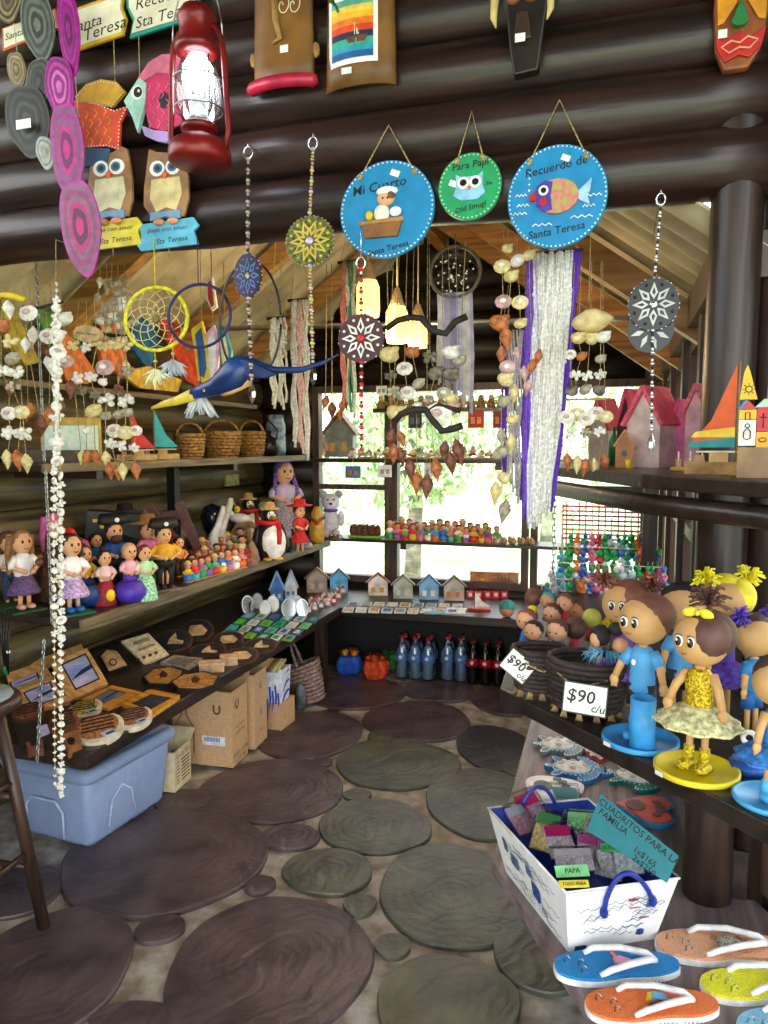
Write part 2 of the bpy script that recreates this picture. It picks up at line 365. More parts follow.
th=plank('display_shelf','short highest shelf in front of middle window with cord figures',a.x,4.55,c.x,VB-.02,a.z,.025,DKX)
# leg boards and dark backing under low shelves
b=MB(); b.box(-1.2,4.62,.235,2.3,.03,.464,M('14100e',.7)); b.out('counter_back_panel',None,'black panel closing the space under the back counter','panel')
# polygon counters on the right
def polyshelf(name,label,poly,z,t,mat,cat='counter'):
    b=MB(); b.prism(poly,z-t,z,mat); return b.out(name,None,label,cat,bev=.004)
e0=P0+DG*1.6
ZC=.95; ZB=.42; ZR=1.44
q1=at(500,688,z=ZC); q2=at(734,806,z=ZC); dd=(q2-q1).normalized(); q3=q2+dd*.55
polyshelf('doll_counter','dark counter on the right holding foam dolls and baskets',[(q1.x,q1.y),(q3.x,q3.y),(q3.x+.3,q3.y+.22),(P0.x-.02,P0.y-.02),(UR-.02,P0.y+.12),(UR-.02,3.3),(-.24,3.3),(q1.x-.01,q1.y+.2)],ZC,.035,wood('2c221e','17110f',.42,0,6,'doll_counter_wood'))
polyshelf('display_bench','low plank bench at the right holding flip flop hangers and tote basket',[(-.30,2.9),(-.285,1.84),(-.04,1.42),(.28,.92),(.68,1.15),(P0.x-.0,P0.y-.02),(.17,2.9)],ZB,.04,wood('8c7a7a','5e5052',.5,1,6,'bench_wood'),'bench')
b=MB()
polyshelf('display_shelf','dark upper shelf at right holding sailboat and pink birdhouses',[(-.3,2.75),(-.18,2.2),(.05,1.62),(.42,1.12),(.6,1.25),(P0.x-.03,P0.y-.03),(UR-.02,1.98),(UR-.02,2.75)],ZR,.03,DKX,'shelf')
b=MB(); p=at(560,488,d=2.45); q=at(700,489,d=1.72); b.tube([(-.22,2.3,1.375),(.06,1.66,1.375),(.4,1.2,1.375)],.022,DKX,8); b.out('shelf_rail',None,'dark rail running under the upper right shelf','rail')
for (x,y,z0,z1,nm) in ((.05,2.1,0,ZB-.04,'rear'),(-.1,2.8,0,ZB-.04,'far'),(.45,1.15,0,ZB-.04,'near')):
    b=MB(); b.box(x,y,(z0+z1)/2,.06,.06,z1-z0,DKZ); b.out('bench_post',None,'%s short timber post under the low display bench'%nm,'post')
for (x,y,z0,z1,lb) in ((.14,2.5,ZB,ZC-.035,'timber post between low bench and doll counter, beside far end'),(.12,2.9,ZC,ZR,'timber upright on doll counter under upper shelf')):
    b=MB(); b.box(x,y,(z0+z1)/2,.05,.05,z1-z0,DKZ); b.out('counter_post',None,lb,'post')
for (x,y,k) in ((-1.66,4.02,0),(-.12,4.2,1)):
    b=MB(); b.box(x,y,(ZL-.05)/2,.06,.06,ZL-.05,DKZ); o=b.out('leg',TH[k]); o.location=-TH[k].location
# steel chains holding the left shelves
def chain(p,q,lb,link=.022,r=.0022,mat=STEEL):
    b=MB(); p=Vector(p);q=Vector(q); n=int((q-p).length/(link*.72)); d=(q-p)/n
    for i in range(n):
        c=p+d*(i+.5); h=link/2
        pts=[(c.x+(math.cos(t)*h*.42 if i%2 else 0),c.y+(0 if i%2 else math.cos(t)*h*.42),c.z+math.sin(t)*h) for t in [2*PI*k/8 for k in range(8)]]
        b.tube(pts,r,mat,4,True,True)
    b.out('shelf_chain',None,lb,'chain')
a=at(46,480,u=-1.86); chain((-1.86,a.y,ZM),(-1.86,a.y,ZU-.02),'steel chain from upper left shelf down to doll shelf')
a=at(45,480,u=-1.93); chain((-1.93,a.y,ZU+.01),(-1.93,a.y,2.2),'steel chain above the upper left shelf among shells')
p=at(45,640,u=-1.72); q=at(36,765,u=-1.62); chain(at(44,640,d=2.3),at(37,762,d=2.3),'steel chain hanging down in front of wooden photo frames')
a=at(555,500,v=2.7); chain((a.x,2.7,ZC),(a.x,2.7,ZR-.03),'thin steel chain left of the keychain rack',.03)
# upright studs on left wall
for px,nm in ((177,'centre'),(291,'far')):
    a=at(px,510,u=UW+.1); b=MB(); b.box(UW+.08,a.y,(ZM+ZU)/2,.05,.05,ZU-ZM-.03,M('0e0c0c',.5)); b.out('shelf_upright',None,'black upright strut on left wall at its %s part'%nm,'strut')
# ================================================================ THINGS HUNG ON AND UNDER THE HEADER
def hang(px,py,v=1.755):
    p=at(px,py,v=v); return p,mp(p)
def ps(pts,c): return [(x-c[0],c[1]-y) for x,y in pts]
def ell(cx,cy,rx,ry,c,n=24): return ps([(cx+rx*math.cos(2*PI*i/n),cy+ry*math.sin(2*PI*i/n)) for i in range(n)],c)
def dots(b,poly,z,r,mat,step=3):
    n=len(poly); L=0
    for i in range(n):
        a=Vector(poly[i]);c=Vector(poly[(i+1)%n]); d=(c-a).length; k=max(1,round(d/step))
        for j in range(k): q=a.lerp(c,j/k); b.ball(q.x*.95,q.y*.95,z,r,mat,6,4)
def cord(parent,pts,s,r=.5,mat=JUTE,name='cord'):
    b=MB(s); b.tube(pts,r,mat,5); return b.out(name,parent)
DARK=M('1a1512',.6)
def sign(c,poly,lines,edge,lb,fc='e8dfc4'):
    p,s=hang(*c); t=thing('wooden_sign',lb,'sign','painted wooden signs on the header',p,FACE)
    b=MB(s); b.prism(ps(poly,c),0,3,M(edge,.5)); b.out('sign_border',t)
    cx=sum(q[0] for q in poly)/len(poly); cy=sum(q[1] for q in poly)/len(poly)
    b=MB(s); b.prism(ps([(cx+(x-cx)*.93,cy+(y-cy)*.84) for x,y in poly],c),3,3.6,M(fc,.6,noise=.08,scale=20))
    for (tx,x,y,sz,r) in lines: b.text(tx,sz,x-c[0],c[1]-y,3.8,DARK,rot=r,shear=.25)
    b.out('sign_face',t); return t
sign((100,25),[(66,8),(126,0),(124,14),(128,26),(124,40),(66,48),(70,28)],[('Santa',88,24,15,.1),('Teresa',106,32,16,.15)],'d8b020','cream wooden sign reading Santa Teresa with yellow border behind magenta agates')
sign((25,30),[(4,26),(58,18),(60,36),(4,48)],[('Santa Teresa',30,33,9,.12)],'cf5a30','small cream wooden sign with red border at far left behind agates')
sign((165,10),[(128,-14),(198,-22),(203,-4),(199,12),(201,24),(130,32),(134,16),(128,2)],[('Recuerdo',166,0,15,.08),('Sta Teresa',168,17,15,.1)],'1f9a86','cream wooden sign reading Recuerdo Sta Teresa with green border')
# fish plaques
c=(105,125); p,s=hang(*c); t=thing('fish_plaque','orange scaled wooden fish plaque with golden fin, tail to the right','wall plaque','painted fish plaques',p,FACE)
b=MB(s); P_=ps([(68,100),(76,98),(98,104),(117,114),(130,112),(122,126),(120,152),(108,147),(92,146),(76,144),(66,130)],c); b.prism(P_,0,3,M('d8431e',.5)); dots(b,P_,3.2,.7,WHT,3.5)
for i in range(4):
    for j in range(4): b.tube([(x,y,3.3) for x,y in ps([(79+j*9+i%2*4,110+i*9),(82+j*9+i%2*4,114+i*9),(79+j*9+i%2*4,118+i*9)],c)],.5,YEL,4)
b.out('body',t); cord(t,ps([(117,40),(117,90)],c) and [(x,y,1) for x,y in ps([(117,30),(117,92)],c)],s)
b=MB(s); P_=ps([(78,95),(90,85),(105,83),(120,88),(128,98),(115,110),(98,104),(80,100)],c); b.prism(P_,0,4,M('cf9a18',.5)); dots(b,P_,4.2,.7,M('e8e0b0'),3.2); b.out('top_fin',t)
b=MB(s); b.prism(ps([(80,146),(92,147),(112,150),(108,163),(84,164),(78,156)],c),0,4,M('1c4a6a',.5)); b.out('bottom_fin',t)
b=MB(s); b.prism(ps([(66,104),(80,106),(82,120),(78,134),(66,136)],c),0,4.2,M('2a9a7a',.5)); b.out('face',t)
c=(158,103); p,s=hang(*c); t=thing('fish_plaque','pink scaled wooden fish plaque with pale green face behind the lantern','wall plaque','painted fish plaques',p,FACE)
b=MB(s); P_=ps([(145,84),(160,76),(178,78),(186,90),(188,112),(182,128),(165,132),(150,126),(146,104)],c); b.prism(P_,0,3,M('cf2a5e',.5))
for i in range(5):
    for j in range(3): b.tube([(x,y,3.3) for x,y in ps([(150+j*9+i%2*4,84+i*9),(153+j*9+i%2*4,88+i*9),(150+j*9+i%2*4,92+i*9)],c)],.5,PNK,4)
b.prism(ell(166,103,5,8,c),3,3.5,BLK); b.out('body',t)
b=MB(s); P_=ps([(141,78),(152,65),(165,60),(182,62),(188,72),(178,80),(160,76),(146,82)],c); b.prism(P_,0,4,M('d86a86',.5)); dots(b,P_,4.2,.6,PNK,3); b.out('top_fin',t)
b=MB(s); b.prism(ps([(126,98),(142,78),(149,84),(147,104),(139,130),(134,114)],c),0,4.4,M('a8d8c8',.5)); b.prism(ell(140,92,6,7,c),4.4,4.8,WHT); b.prism(ell(141,92,4.2,5,c),4.8,5.2,BLK); b.prism(ell(142,91,1.2,1.5,c),5.2,5.4,WHT); b.out('face',t)
b=MB(s); b.prism(ps([(143,124),(155,130),(172,134),(168,144),(158,141),(146,134)],c),0,4,M('b49ad8',.5)); b.out('bottom_fin',t); cord(t,[(x,y,1) for x,y in ps([(141,28),(141,80)],c)],s)
# owl plaques
for (ox,oy,bc,bn,l1) in ((112,200,'d8c820','yellow','mama con amor'),(168,200,'5ab0d0','pale blue','papa con amor')):
    c=(ox,oy); p,s=hang(*c); t=thing('owl_plaque','wooden owl plaque standing on a %s ribbon banner'%bn,'wall plaque','painted owl plaques',p,FACE)
    O=[(-18,38),(-16,50),(-8,46),(4,44),(12,49),(18,46),(20,34),(22,16),(22,-2),(17,-18),(-14,-18),(-23,-4),(-22,14),(-20,26)]
    b=MB(s); b.prism(O,0,3,M('9a7048',.55,noise=.2)); b.out('body',t)
    b=MB(s); b.prism([(-14,20),(14,20),(16,4),(10,-12),(0,-8),(-10,-12),(-16,2)],3,3.8,M('d8c488' if bn!='yellow' else 'cfc8a0',.6,noise=.15)); b.out('belly',t)
    b=MB(s)
    for sx in (-8,8): b.disc(sx,30,7.5,7.5,3,4,WHT,18); b.disc(sx*.9,30,4.6,4.6,4,4.5,M('3a6a98'),16); b.disc(sx*.9,30,2.5,2.5,4.5,4.9,BLK,12)
    b.prism([(-3,25),(3,25),(0,19)],3,5,ORG); b.out('face',t)
    b=MB(s); b.prism([(-16,-12),(14,-12),(14,-20),(0,-17),(-16,-20)],3,4.5,M('6a9ac0',.6)); b.out('shorts',t)
    for sx in (-7,7): b=MB(s); b.ball(sx,-22,5,(5.5,3.6,2.5),M('e0906a')); b.out('foot',t)
    b=MB(s); b.prism([(-28,-22),(26,-20),(31,-28),(26,-33),(30,-46),(-27,-48),(-31,-42),(-26,-36)],0,3,M(bc,.5)); b.text(l1,6.5,0,-29,3.3,DARK,shear=.3); b.text('Sta Teresa',7.5,4,-40,3.3,DARK,shear=.3,rot=.05); b.out('banner',t)
    cord(t,[(0,-47,1),(0,-56,1)],s,name='hook')
# agate strings
def agate(poly,h1,h2,h3,v,lb,parent=None,t0=None):
    pass
def agate_string(lb,gr,slices,v,top):
    p,s=hang(*top,v=v); t=thing('agate_string',lb,'hanging ornament',gr,p,FACE)
    for k,(cx,cy,rx,ry,cols,tilt) in enumerate(slices):
        b=MB(s); rr=random.Random(cx+cy); ph=rr.uniform(0,6)
        z=k*2.2
        for q,(f,h) in enumerate(zip((1,.93,.8,.66,.52,.38,.2),(cols[0],cols[1],cols[2],cols[1],cols[4],cols[3],cols[4]))):
            n=30; pts=[]
            for i in range(n):
                a=2*PI*i/n; r=f*(1+.05*math.sin(2*a+ph)+.05*math.sin(3*a+q*.25)+.03*math.sin(5*a+ph+q*.4)); x,y=rx*r*math.cos(a),ry*r*math.sin(a)
                pts.append((cx-top[0]+x*math.cos(tilt)-y*math.sin(tilt),top[1]-cy+x*math.sin(tilt)+y*math.cos(tilt)))
            b.prism(pts,z+(1.6+q*.12 if q else 0),z+1.6+q*.12+.12,M(h,.4,noise=.12,scale=60,spec=.3))
        b.out('agate_slice',t)
    cord(t,[(0,20,0),(slices[-1][0]-top[0],top[1]-slices[-1][1],0)],s,.35,M('c0b8a8'))
MG=('b01c94','7c0c6c','a81c90','5c0850','90147c'); MG2=('a01888','780c68','b83098','8c1478','c860b0'); MG3=('b0288c','7c4874','98247c','640c58','b81480')
agate_string('string of magenta dyed agate slices hanging at upper left','agate strings',[(68,28,10,44,MG,.05),(58,82,15,30,MG2,.1),(65,145,16,50,MG3,.03),(77,222,19,50,('b02c90','7c5470','90306c','541848','b8106c'),.08)],1.62,(68,-20))
GA=('70756c','3c423e','5a6058','2e3430','6a6a5c'); GB=('6a6458','2e302c','48483e','22241f','3a3a32')
agate_string('string of grey green agate slices with price tag, left of magenta ones','agate strings',[(37,24,16,34,GA,.1),(37,80,12,26,GB,-.1),(26,115,22,36,('3a382c','14150f','302f26','181a15','3c3c30'),.1),(44,150,9,16,('8a8f88','a0a49c','70786f','8a8a80','9a9a90'),.2)],1.66,(34,-20))
AG=[o for o in bpy.data.objects if o.get('label','').startswith('string of grey')][0]; b=MB(mp(AG.location)); b.box(-7,-142,13,15,9,.4,TAG); b.out('price_sticker',AG)
agate_string('string of brown and olive agate slices at top left corner','agate strings',[(8,0,13,22,('5a4a30','8a7a50','3c3020','6a5a3c','4a3c28'),0),(15,68,9,18,('8a7450','6a5a3c','a08a60','5a4a30','8a7a50'),.1)],1.70,(6,-30))
cord(None,[(0,0,0)],1) if 0 else None
b=MB(); a=at(30,160,v=1.68); c2=at(31,198,v=1.68); b.tube([a,c2],.004,JUTE,5)
# red kerosene lantern
p=at(200,165,v=1.60); s=mp(p); RL=M('7c1614',.35,.2,noise=.2,scale=12); t=thing('kerosene_lantern','red metal kerosene lantern with glowing white bulb hanging from header','lantern',None,p)
b=MB(s); b.lathe([(0,0),(27,0),(31,3),(31,12),(28,20),(16,27),(15,31),(0,31)],RL,n=28); b.out('fuel_tank',t)
b=MB(s); b.lathe([(15,31),(18,33),(18,37),(13,40),(0,40)],RL,n=20); b.ball(16,-3,36,(5,2,2),RL,8,5); b.out('burner',t)
b=MB(s); b.lathe([(14,38),(21,52),(23,66),(21,84),(14,104)],glassmat((.97,.98,1),.1,'lantern_glass'),n=24); b.out('glass_globe',t)
b=MB(s); b.lathe([(0,70),(9,74),(14,84),(14,94),(8,104),(0,106)],M('eef4ff',.5,noise=0,emit=11,name='lit_bulb'),n=20); b.out('bulb',t)
b=MB(s); b.lathe([(0,40),(12,42),(8,50),(6,60),(7,72),(0,72)],M('9a9a98',.25,.8),n=16); b.out('bulb_socket',t)
b=MB(s); b.lathe([(15,104),(22,106),(22,112),(16,120),(18,134),(20,138),(14,148),(0,150)],RL,n=24); b.out('chimney_cap',t)
b=MB(s)
for sx in (-1,1): b.tube([(sx*29,0,14),(sx*33,0,30),(sx*31,0,60),(sx*29,0,100),(sx*27,0,116),(sx*20,0,128),(sx*12,0,128)],3,RL,8)
b.out('side_tubes',t)
b=MB(s); b.tube([(28*math.cos(a),0,118+60*math.sin(a)) for a in [PI*i/12 for i in range(13)]],.8,STEEL,5); b.out('bail_handle',t)
b=MB(s)
for z in (52,80): b.ring(0,0,z,24,.8,STEEL,20,4)
for a in (.6,2.5): b.tube([(24*math.cos(a),-24*math.sin(a),z) for z in (44,52,80,96)],.7,STEEL,4)
b.out('globe_guard',t)
b=MB(s); b.cyl((0,0,178),(0,0,230),.6,STEEL); b.out('hanging_wire',t)
# curved roof tiles
def rooftile(cx,x0,x1,ybot,lb):
    p,s=hang(cx,ybot); w=(x1-x0)/2; h=ybot+30; t=thing('clay_roof_tile',lb,'wall ornament','decorated curved tiles on the header',p,FACE)
    b=MB(s); cl=M('8a5c22',.45,noise=.3,scale=9,c2='5c3c16',name='varnished_tile')
    def fn(a,c,o=0):
        th=PI*(.08+.84*a); k=1-.08*c; return (-w*math.cos(th)*k,c*h,w*.42*math.sin(th)-3+o)
    n=18; vs=[];fs=[]
    for o in (0,-4):
        for j in range(7):
            for i in range(n+1): vs.append(fn(i/n,j/6,o))
    for L in (0,1):
        for j in range(6):
            for i in range(n):
                a=L*7*(n+1)+j*(n+1)+i; fs.append((a,a+1,a+n+2,a+n+1) if not L else (a,a+n+1,a+n+2,a+1))
    K=7*(n+1)
    for i in range(n): fs.append((i,K+i,K+i+1,i+1))
    for j in range(6): a=j*(n+1); fs.append((a,a+n+1,K+a+n+1,K+a)); a+=n; fs.append((a,K+a,K+a+n+1,a+n+1))
    b.add(vs,fs,cl,True); b.out('tile_body',t); return t,s,w,fn
t,s,w,fn=rooftile(284,254,316,88,'brown curved tile mask with pink lip, left of the sunset tile')
b=MB(s); b.tube([(-w*math.cos(q)*1.02,1,w*.42*math.sin(q)-1) for q in [PI*(.02+.96*i/14) for i in range(15)]],[3]+[6.5]*13+[3],M('b8203c',.35),8); b.out('lip',t)
b=MB(s); b.tube([(-6,38,11),(2,40,13),(-3,60,11),(-5,110,11)],[1.6,2.5,3.2,3],M('a07838',.5),6)
b.tube([(4+9*math.cos(a)*(a/9),72+14*math.sin(a)*(a/9),11) for a in [i*.45 for i in range(20)]][:19],.6,CREAM,4); b.tube([(14+9*math.cos(a)*(a/9)+0,72+14*math.sin(a)*(a/9),9) for a in [i*.45 for i in range(20)]],.6,CREAM,4)
b.out('nose_and_swirl',t); b=MB(s); b.box(6,30,13,8,7,.5,TAG); b.out('price_sticker',t)
for sx in (-1,1): b=MB(s); b.ball(sx*w,32,-2,(4,8,3),M('a07838'),8,6); b.out('ear',t)
t,s,w,fn=rooftile(361,325,397,90,'brown curved tile with a painted sunset sea and sailboat')
b=MB(s)
def band(y0,y1,x0,x1,mt,off):
    b.grid(lambda a,c:((lambda th:(-w*math.cos(th)*.93,y0+(y1-y0)*c,w*.42*math.sin(th)-3+off))(math.acos(max(-1,min(1,-(x0+(x1-x0)*a)/(w*.93)))))),10,2,mt)
band(20,84,-30,20,WHT,1.2)
cols=['1c5a98','2a9ab0','3aa88c','1c2a48','d8441c','ee7a1c','f0b428','e8c848','5aa890']
for i,h in enumerate(cols): band(25+i*6.1,25+(i+1)*6.1+.1,-26,16,M(h,.5,noise=.15),1.9)
b.out('painting',t)
b=MB(s); b.prism([(-8,39),(8,39),(11,45),(-10,45)],13,14,BRN); b.prism([(-2,46),(-2,58),(3,46)],13,14,M('cfc0a0')); b.tube([(-26,84,8),(-20,76,10),(-16,66,10)],2,M('2a4a20'),5); b.out('painted_boat',t)
b=MB(s); b.box(-10,14,13,10,6,.5,TAG); b.out('price_sticker',t)
# masks at top
c=(525,30); p,s=hang(*c); t=thing('tusked_mask','dark wooden mask with round eyes and two pale tusks','mask',None,p,FACE)
b=MB(s); b.prism(ps([(508,-20),(545,-20),(548,15),(544,45),(540,76),(516,78),(511,48),(508,16)],c),0,14,M('241812',.4,noise=.3,scale=9)); b.out('face',t,bev=.004)
for x in (515,532): b=MB(s); b.ball(x-c[0],c[1]-6,15,(7,7,5),M('7a4c26')); b.ball(x-c[0],c[1]-6,19,(3.5,3.5,3),BLK); b.out('eye',t)
b=MB(s); b.prism(ps([(519,22),(530,22),(534,48),(516,48)],c),12,20,M('3c2818',.4)); b.out('nose',t,bev=.003)
for sx in (-1,1): b=MB(s); b.tube([(sx*27-2,60,8),(sx*27-2,30,10),(sx*28-2,10,12),(sx*25-2,-1,14)],[4,4.5,3.5,.6],M('d8bc78',.4),8); b.out('tusk',t)
b=MB(s); b.box(-2,-17,20.6,10,8,.4,TAG); b.out('price_sticker',t)
c=(739,25); p,s=hang(*c,v=1.785); t=thing('tiki_mask','carved tiki mask with red mouth and green nose at top right corner','mask',None,p,FACE)
b=MB(s); b.prism(ps([(714,-30),(764,-30),(766,20),(760,55),(748,72),(724,72),(715,52),(712,15)],c),0,12,M('8a4a20',.4,noise=.2)); b.out('face',t,bev=.006)
b=MB(s); b.prism(ps([(714,0),(730,-5),(735,10),(722,28),(716,30)],c),12,15,M('d89018',.4)); b.prism(ps([(764,0),(750,-5),(745,10),(756,28),(763,30)],c),12,15,M('d89018',.4)); b.out('cheeks',t,bev=.002)
b=MB(s); b.prism(ps([(738,8),(746,30),(742,34),(734,34),(729,30)],c),12,19,M('1a7a3a',.4)); b.out('nose',t,bev=.002)
b=MB(s); b.prism(ps([(714,40),(724,46),(738,38),(750,44),(764,36),(760,54),(748,64),(738,60),(724,66),(716,52)],c),12,16,M('b8201c',.4)); b.out('mouth',t,bev=.002)
b=MB(s); b.tube([(x,y,17) for x,y in ps([(720,52),(730,47),(738,50),(746,45),(756,49),(748,56),(738,54),(728,58)],c)],1.1,M('e8a07a'),5,closed=True); b.out('lips',t); b=MB(s); b.box(-18,-14,16.6,9,8,.4,TAG); b.out('price_sticker',t)
# round hanging plaques
def plaque(cx,cy,rx,ry,h,lb,knot,apex,texts):
    p,s=hang(cx,cy); t=thing('round_plaque',lb,'round plaque','round painted plaques hanging from the header',p,(PI/2-.06,0,0))
    b=MB(s); b.disc(0,0,rx,ry,-2,2,M(h,.5,noise=.06)); 
    for (tx,x,y,sz,r) in texts: b.text(tx,sz,x,y,2.3,DARK,rot=r,shear=.15,thick=.12)
    b.box(8 if rx>40 else -16,ry*.72 if rx>40 else 4,2.4,9,6,.4,TAG,rot=(0,0,-.4)); b.out('board',t)
    b=MB(s); n=int(2*PI*rx/4.6)
    for i in range(n): a=2*PI*i/n; b.ball((rx-2)*math.cos(a),(ry-2)*math.sin(a),2.2,1.05,M('e8f4f8') if h!='1c9a60' else M('b8e8b8'),6,4)
    b.out('dotted_rim',t)
    b=MB(s); ky=ry*math.sqrt(max(0,1-(knot/rx)**2))*.86; b.tube([(-knot,ky,2),(0,apex,-1),(knot,ky,2)],.9,JUTE,5)
    for sx in (-1,1): b.ball(sx*knot,ky,3,(2.6,4,2),JUTE,8,6,rot=(0,0,sx*.5))
    b.out('hanging_cord',t); return t,s
t,s=plaque(387,210,47,48,'1284b8','blue round plaque reading Mi Cuarto with a bathing child',27,84,[('Mi Cuarto',-8,23,13,.12),('Santa Teresa',2,-39,8,.2)])
b=MB(s); b.prism([(-24,-14),(16,-14),(12,-28),(-20,-28)],2,6,M('8a5a2a')); b.prism([(-26,-12),(18,-10),(18,-14),(-26,-15)],6,7,M('b07a3a')); b.out('tub',t)
b=MB(s); b.ball(0,10,4,(9,8,4),SKIN); b.ball(-4,-4,4,(8,9,3),M('f0ead8')); b.ball(10,-4,5,(6,5,3),WHT); b.ball(-16,-6,5,(4,5,3),YEL); b.out('bather',t)
b=MB(s); b.ball(1,17,4,(11,5,4),WHT); b.ball(5,12,4.5,(4,5,4),BRN); b.out('cap',t)
b=MB(s)
for x in (-2,3): b.ball(x,9,8.4,(1,1.4,.5),BLK,6,4)
b.out('eyes',t)
t,s=plaque(470,187,31.5,33,'1c9a60','small green round plaque with pale blue owl between two blue plaques',13,75,[('Para Papi',0,21,10,.08),('Old Smugl',1,-21,7.5,.18),('Sta',19,1,5,.1)])
b=MB(s); b.prism([(-14,12),(-8,9),(8,9),(13,13),(13,0),(16,-8),(8,-14),(-8,-14),(-16,-9),(-13,0)],2,4,M('8cc4e0',.5)); b.out('owl',t)
b=MB(s)
for x in (-6,6): b.disc(x,3,6,6,4,4.6,WHT,16); b.disc(x,3,3.4,3.4,4.6,5,BLK,12)
b.prism([(-2,-1),(2,-1),(0,-5)],4,5.4,ORG); b.out('owl_face',t)
t,s=plaque(557,197,50,51,'1486be','large blue round plaque reading Recuerdo de Santa Teresa with fish',28,96,[('Recuerdo de',-2,29,12,.14),('Santa Teresa',0,-34,11,.12)])
b=MB(s); b.disc(0,-1,22,17,2,6,M('a8b04a',.5,noise=.3,scale=90,c2='d06a7a'),24); b.out('fish_body',t)
b=MB(s); b.prism([(-22,0),(-20,10),(-12,15),(-4,13),(-6,0),(-4,-14),(-12,-16),(-20,-9)],6,6.8,M('4a3aa0')); b.disc(-13,5,5,5,6.8,7.6,WHT,16); b.disc(-13,5,2.8,2.8,7.6,8,BLK,12); b.disc(-13,-6,4,4,6.8,7.4,RED,12); b.prism([(-28,-1),(-22,6),(-20,-3),(-26,-4)],2,7,RED); b.out('fish_head',t)
b=MB(s); b.prism([(20,1),(34,14),(33,2),(30,-1),(33,-12),(22,-6)],2,5,M('a0c8e8')); b.out('fish_tail',t)
b=MB(s)
for (x,y,l) in ((-42,4,12),(-40,-6,12),(-44,-14,14),(28,-2,16),(26,-12,12),(14,-22,22),(-24,-27,20)): b.tube([(x+i*l/6,y+(1.2 if i%2 else -1.2),2.4) for i in range(7)],.7,WHT,4)
for i in range(4): b.ball(-28,8+i*6,2.4,1.4-.2*i,WHT,6,4)
b.out('painted_waves',t)
# crystal strands with sun catcher discs
CRY=glassmat((.93,.95,1),.35,'crystal'); IRI=M('14161c',.15,.6,noise=.3,scale=40,c2='241c3c')
def strand(b,pts,r0,mats,step):
    P=[Vector(q) for q in pts]; k=0
    for i in range(len(P)-1):
        L=(P[i+1]-P[i]).length; n=max(1,int(L/step))
        for j in range(n): q=P[i].lerp(P[i+1],j/n); r=r0*(1+.5*((k*7)%3==0)); b.ball(q.x,q.y,q.z,(r,r,r*1.2),mats[k%len(mats)],7,5); k+=1
CHR=M('d8dae0',.15,.9,noise=.05); 
def suncatch(lb,ring_px,disc,yend,rx,ry,v,dm,beads,name='sun_catcher',gr='crystal sun catchers',petals=8,pc='c8c860',drop=True):
    x0,y0=ring_px; p,s=hang(x0,y0,v=v); t=thing(name,lb,'sun catcher',gr,p,FACE)
    b=MB(s); b.ring(0,-1,0,4.5,1,CHR,14,5,'z',1.3); b.tube([(0,5,0),(0,8 if y0<255 else 34,0),(0,8 if y0<255 else 40,-(1.80-v)/s)],.6,CHR,4); b.out('hook_ring',t)
    dx,dy=disc[0]-x0,y0-disc[1]
    b=MB(s); strand(b,[(0,-7,0),(dx,dy+ry,0)],1.5,beads,3.4); b.out('upper_beads',t)
    b=MB(s); b.disc(dx,dy,rx,ry,-1,1,dm,30)
    for i in range(petals):
        a=2*PI*i/petals; c1,s1=math.cos(a),math.sin(a)
        def q(r,o): x=(r*c1-o*s1)*rx; y=(r*s1+o*c1)*ry; return (dx+x,dy+y)
        b.prism([q(.2,0),q(.45,.16),q(.85,0),q(.45,-.16)],1,1.6,M(pc,.35)); b.prism([q(.35,0),q(.45,.07),q(.66,0),q(.45,-.07)],1.6,2,dm)
        a2=a+PI/petals; b.ball(dx+.8*rx*math.cos(a2),dy+.8*ry*math.sin(a2),1.2,rx*.07,beads[1],6,4)
    b.ball(dx,dy,1.5,(rx*.16,ry*.16,1.5),beads[0]); b.out('disc',t)
    b=MB(s)
    for i in range(36): a=2*PI*i/36; b.ball(dx+rx*math.cos(a),dy+ry*math.sin(a),0,1.1,beads[i%len(beads)],6,4)
    b.out('beaded_rim',t)
    b=MB(s); xe=disc[0]-x0+ (2 if drop else 0); strand(b,[(dx,dy-ry,0),(xe,y0-yend,0)],1.6,beads,3.6); b.out('lower_beads',t)
    if drop: b=MB(s); b.lathe([(0,-22),(3.5,-15),(4,-9),(1,0),(0,1)],CRY,x=xe,y=y0-yend,z=0,n=6,rot=(-PI/2,0,0),smooth=False); b.out('crystal_drop',t)
    return t,s,dx,dy
AMB=M('b8a088',.3,.3); MLT=M('b0a8c0',.25,.4); PIK=M('d0b0b8',.3)
suncatch('dark iridescent sun catcher on beaded strand above the blue bird',(248,152),(246,273),380,14,22,1.66,IRI,[AMB,MLT,BLK],pc='4a6a9a')
suncatch('multicoloured mosaic sun catcher disc hanging left of Mi Cuarto plaque',(313,142),(309,238),362,24.5,24.5,1.67,M('2a2a30',.2,.3,noise=.3,scale=150,c2='8a8a3a'),[M('c0a8d8',.3,.3),M('b8c83a',.3),PIK,GOLD],petals=10,pc='c8b040')
t,s,dx,dy=suncatch('black and silver mandala pair hanging on crystal strand by the post',(661,198),(657,302),432,26,26,1.45,M('16161a',.35),[CHR,BLK,M('e8e8ee',.2)],pc='b8bab4')
b=MB(s); b.disc(dx-2,dy-24,24,24,-5,-3,M('16161a',.35),28)
for i in range(8):
    a=2*PI*i/8+.3; b.prism([(dx-2+r*22*math.cos(a+o),dy-24+r*22*math.sin(a+o)) for r,o in ((.3,0),(.6,.2),(.98,0),(.6,-.2))],-3,-2.4,M('b8bab4',.35))
b.out('rear_disc',t)
suncatch('red black and white mandala disc hanging below Mi Cuarto plaque',(361,262),(361,337),452,23,24,1.68,M('40141c',.45),[RED,WHT,BLK],pc='e4e0da',drop=False)
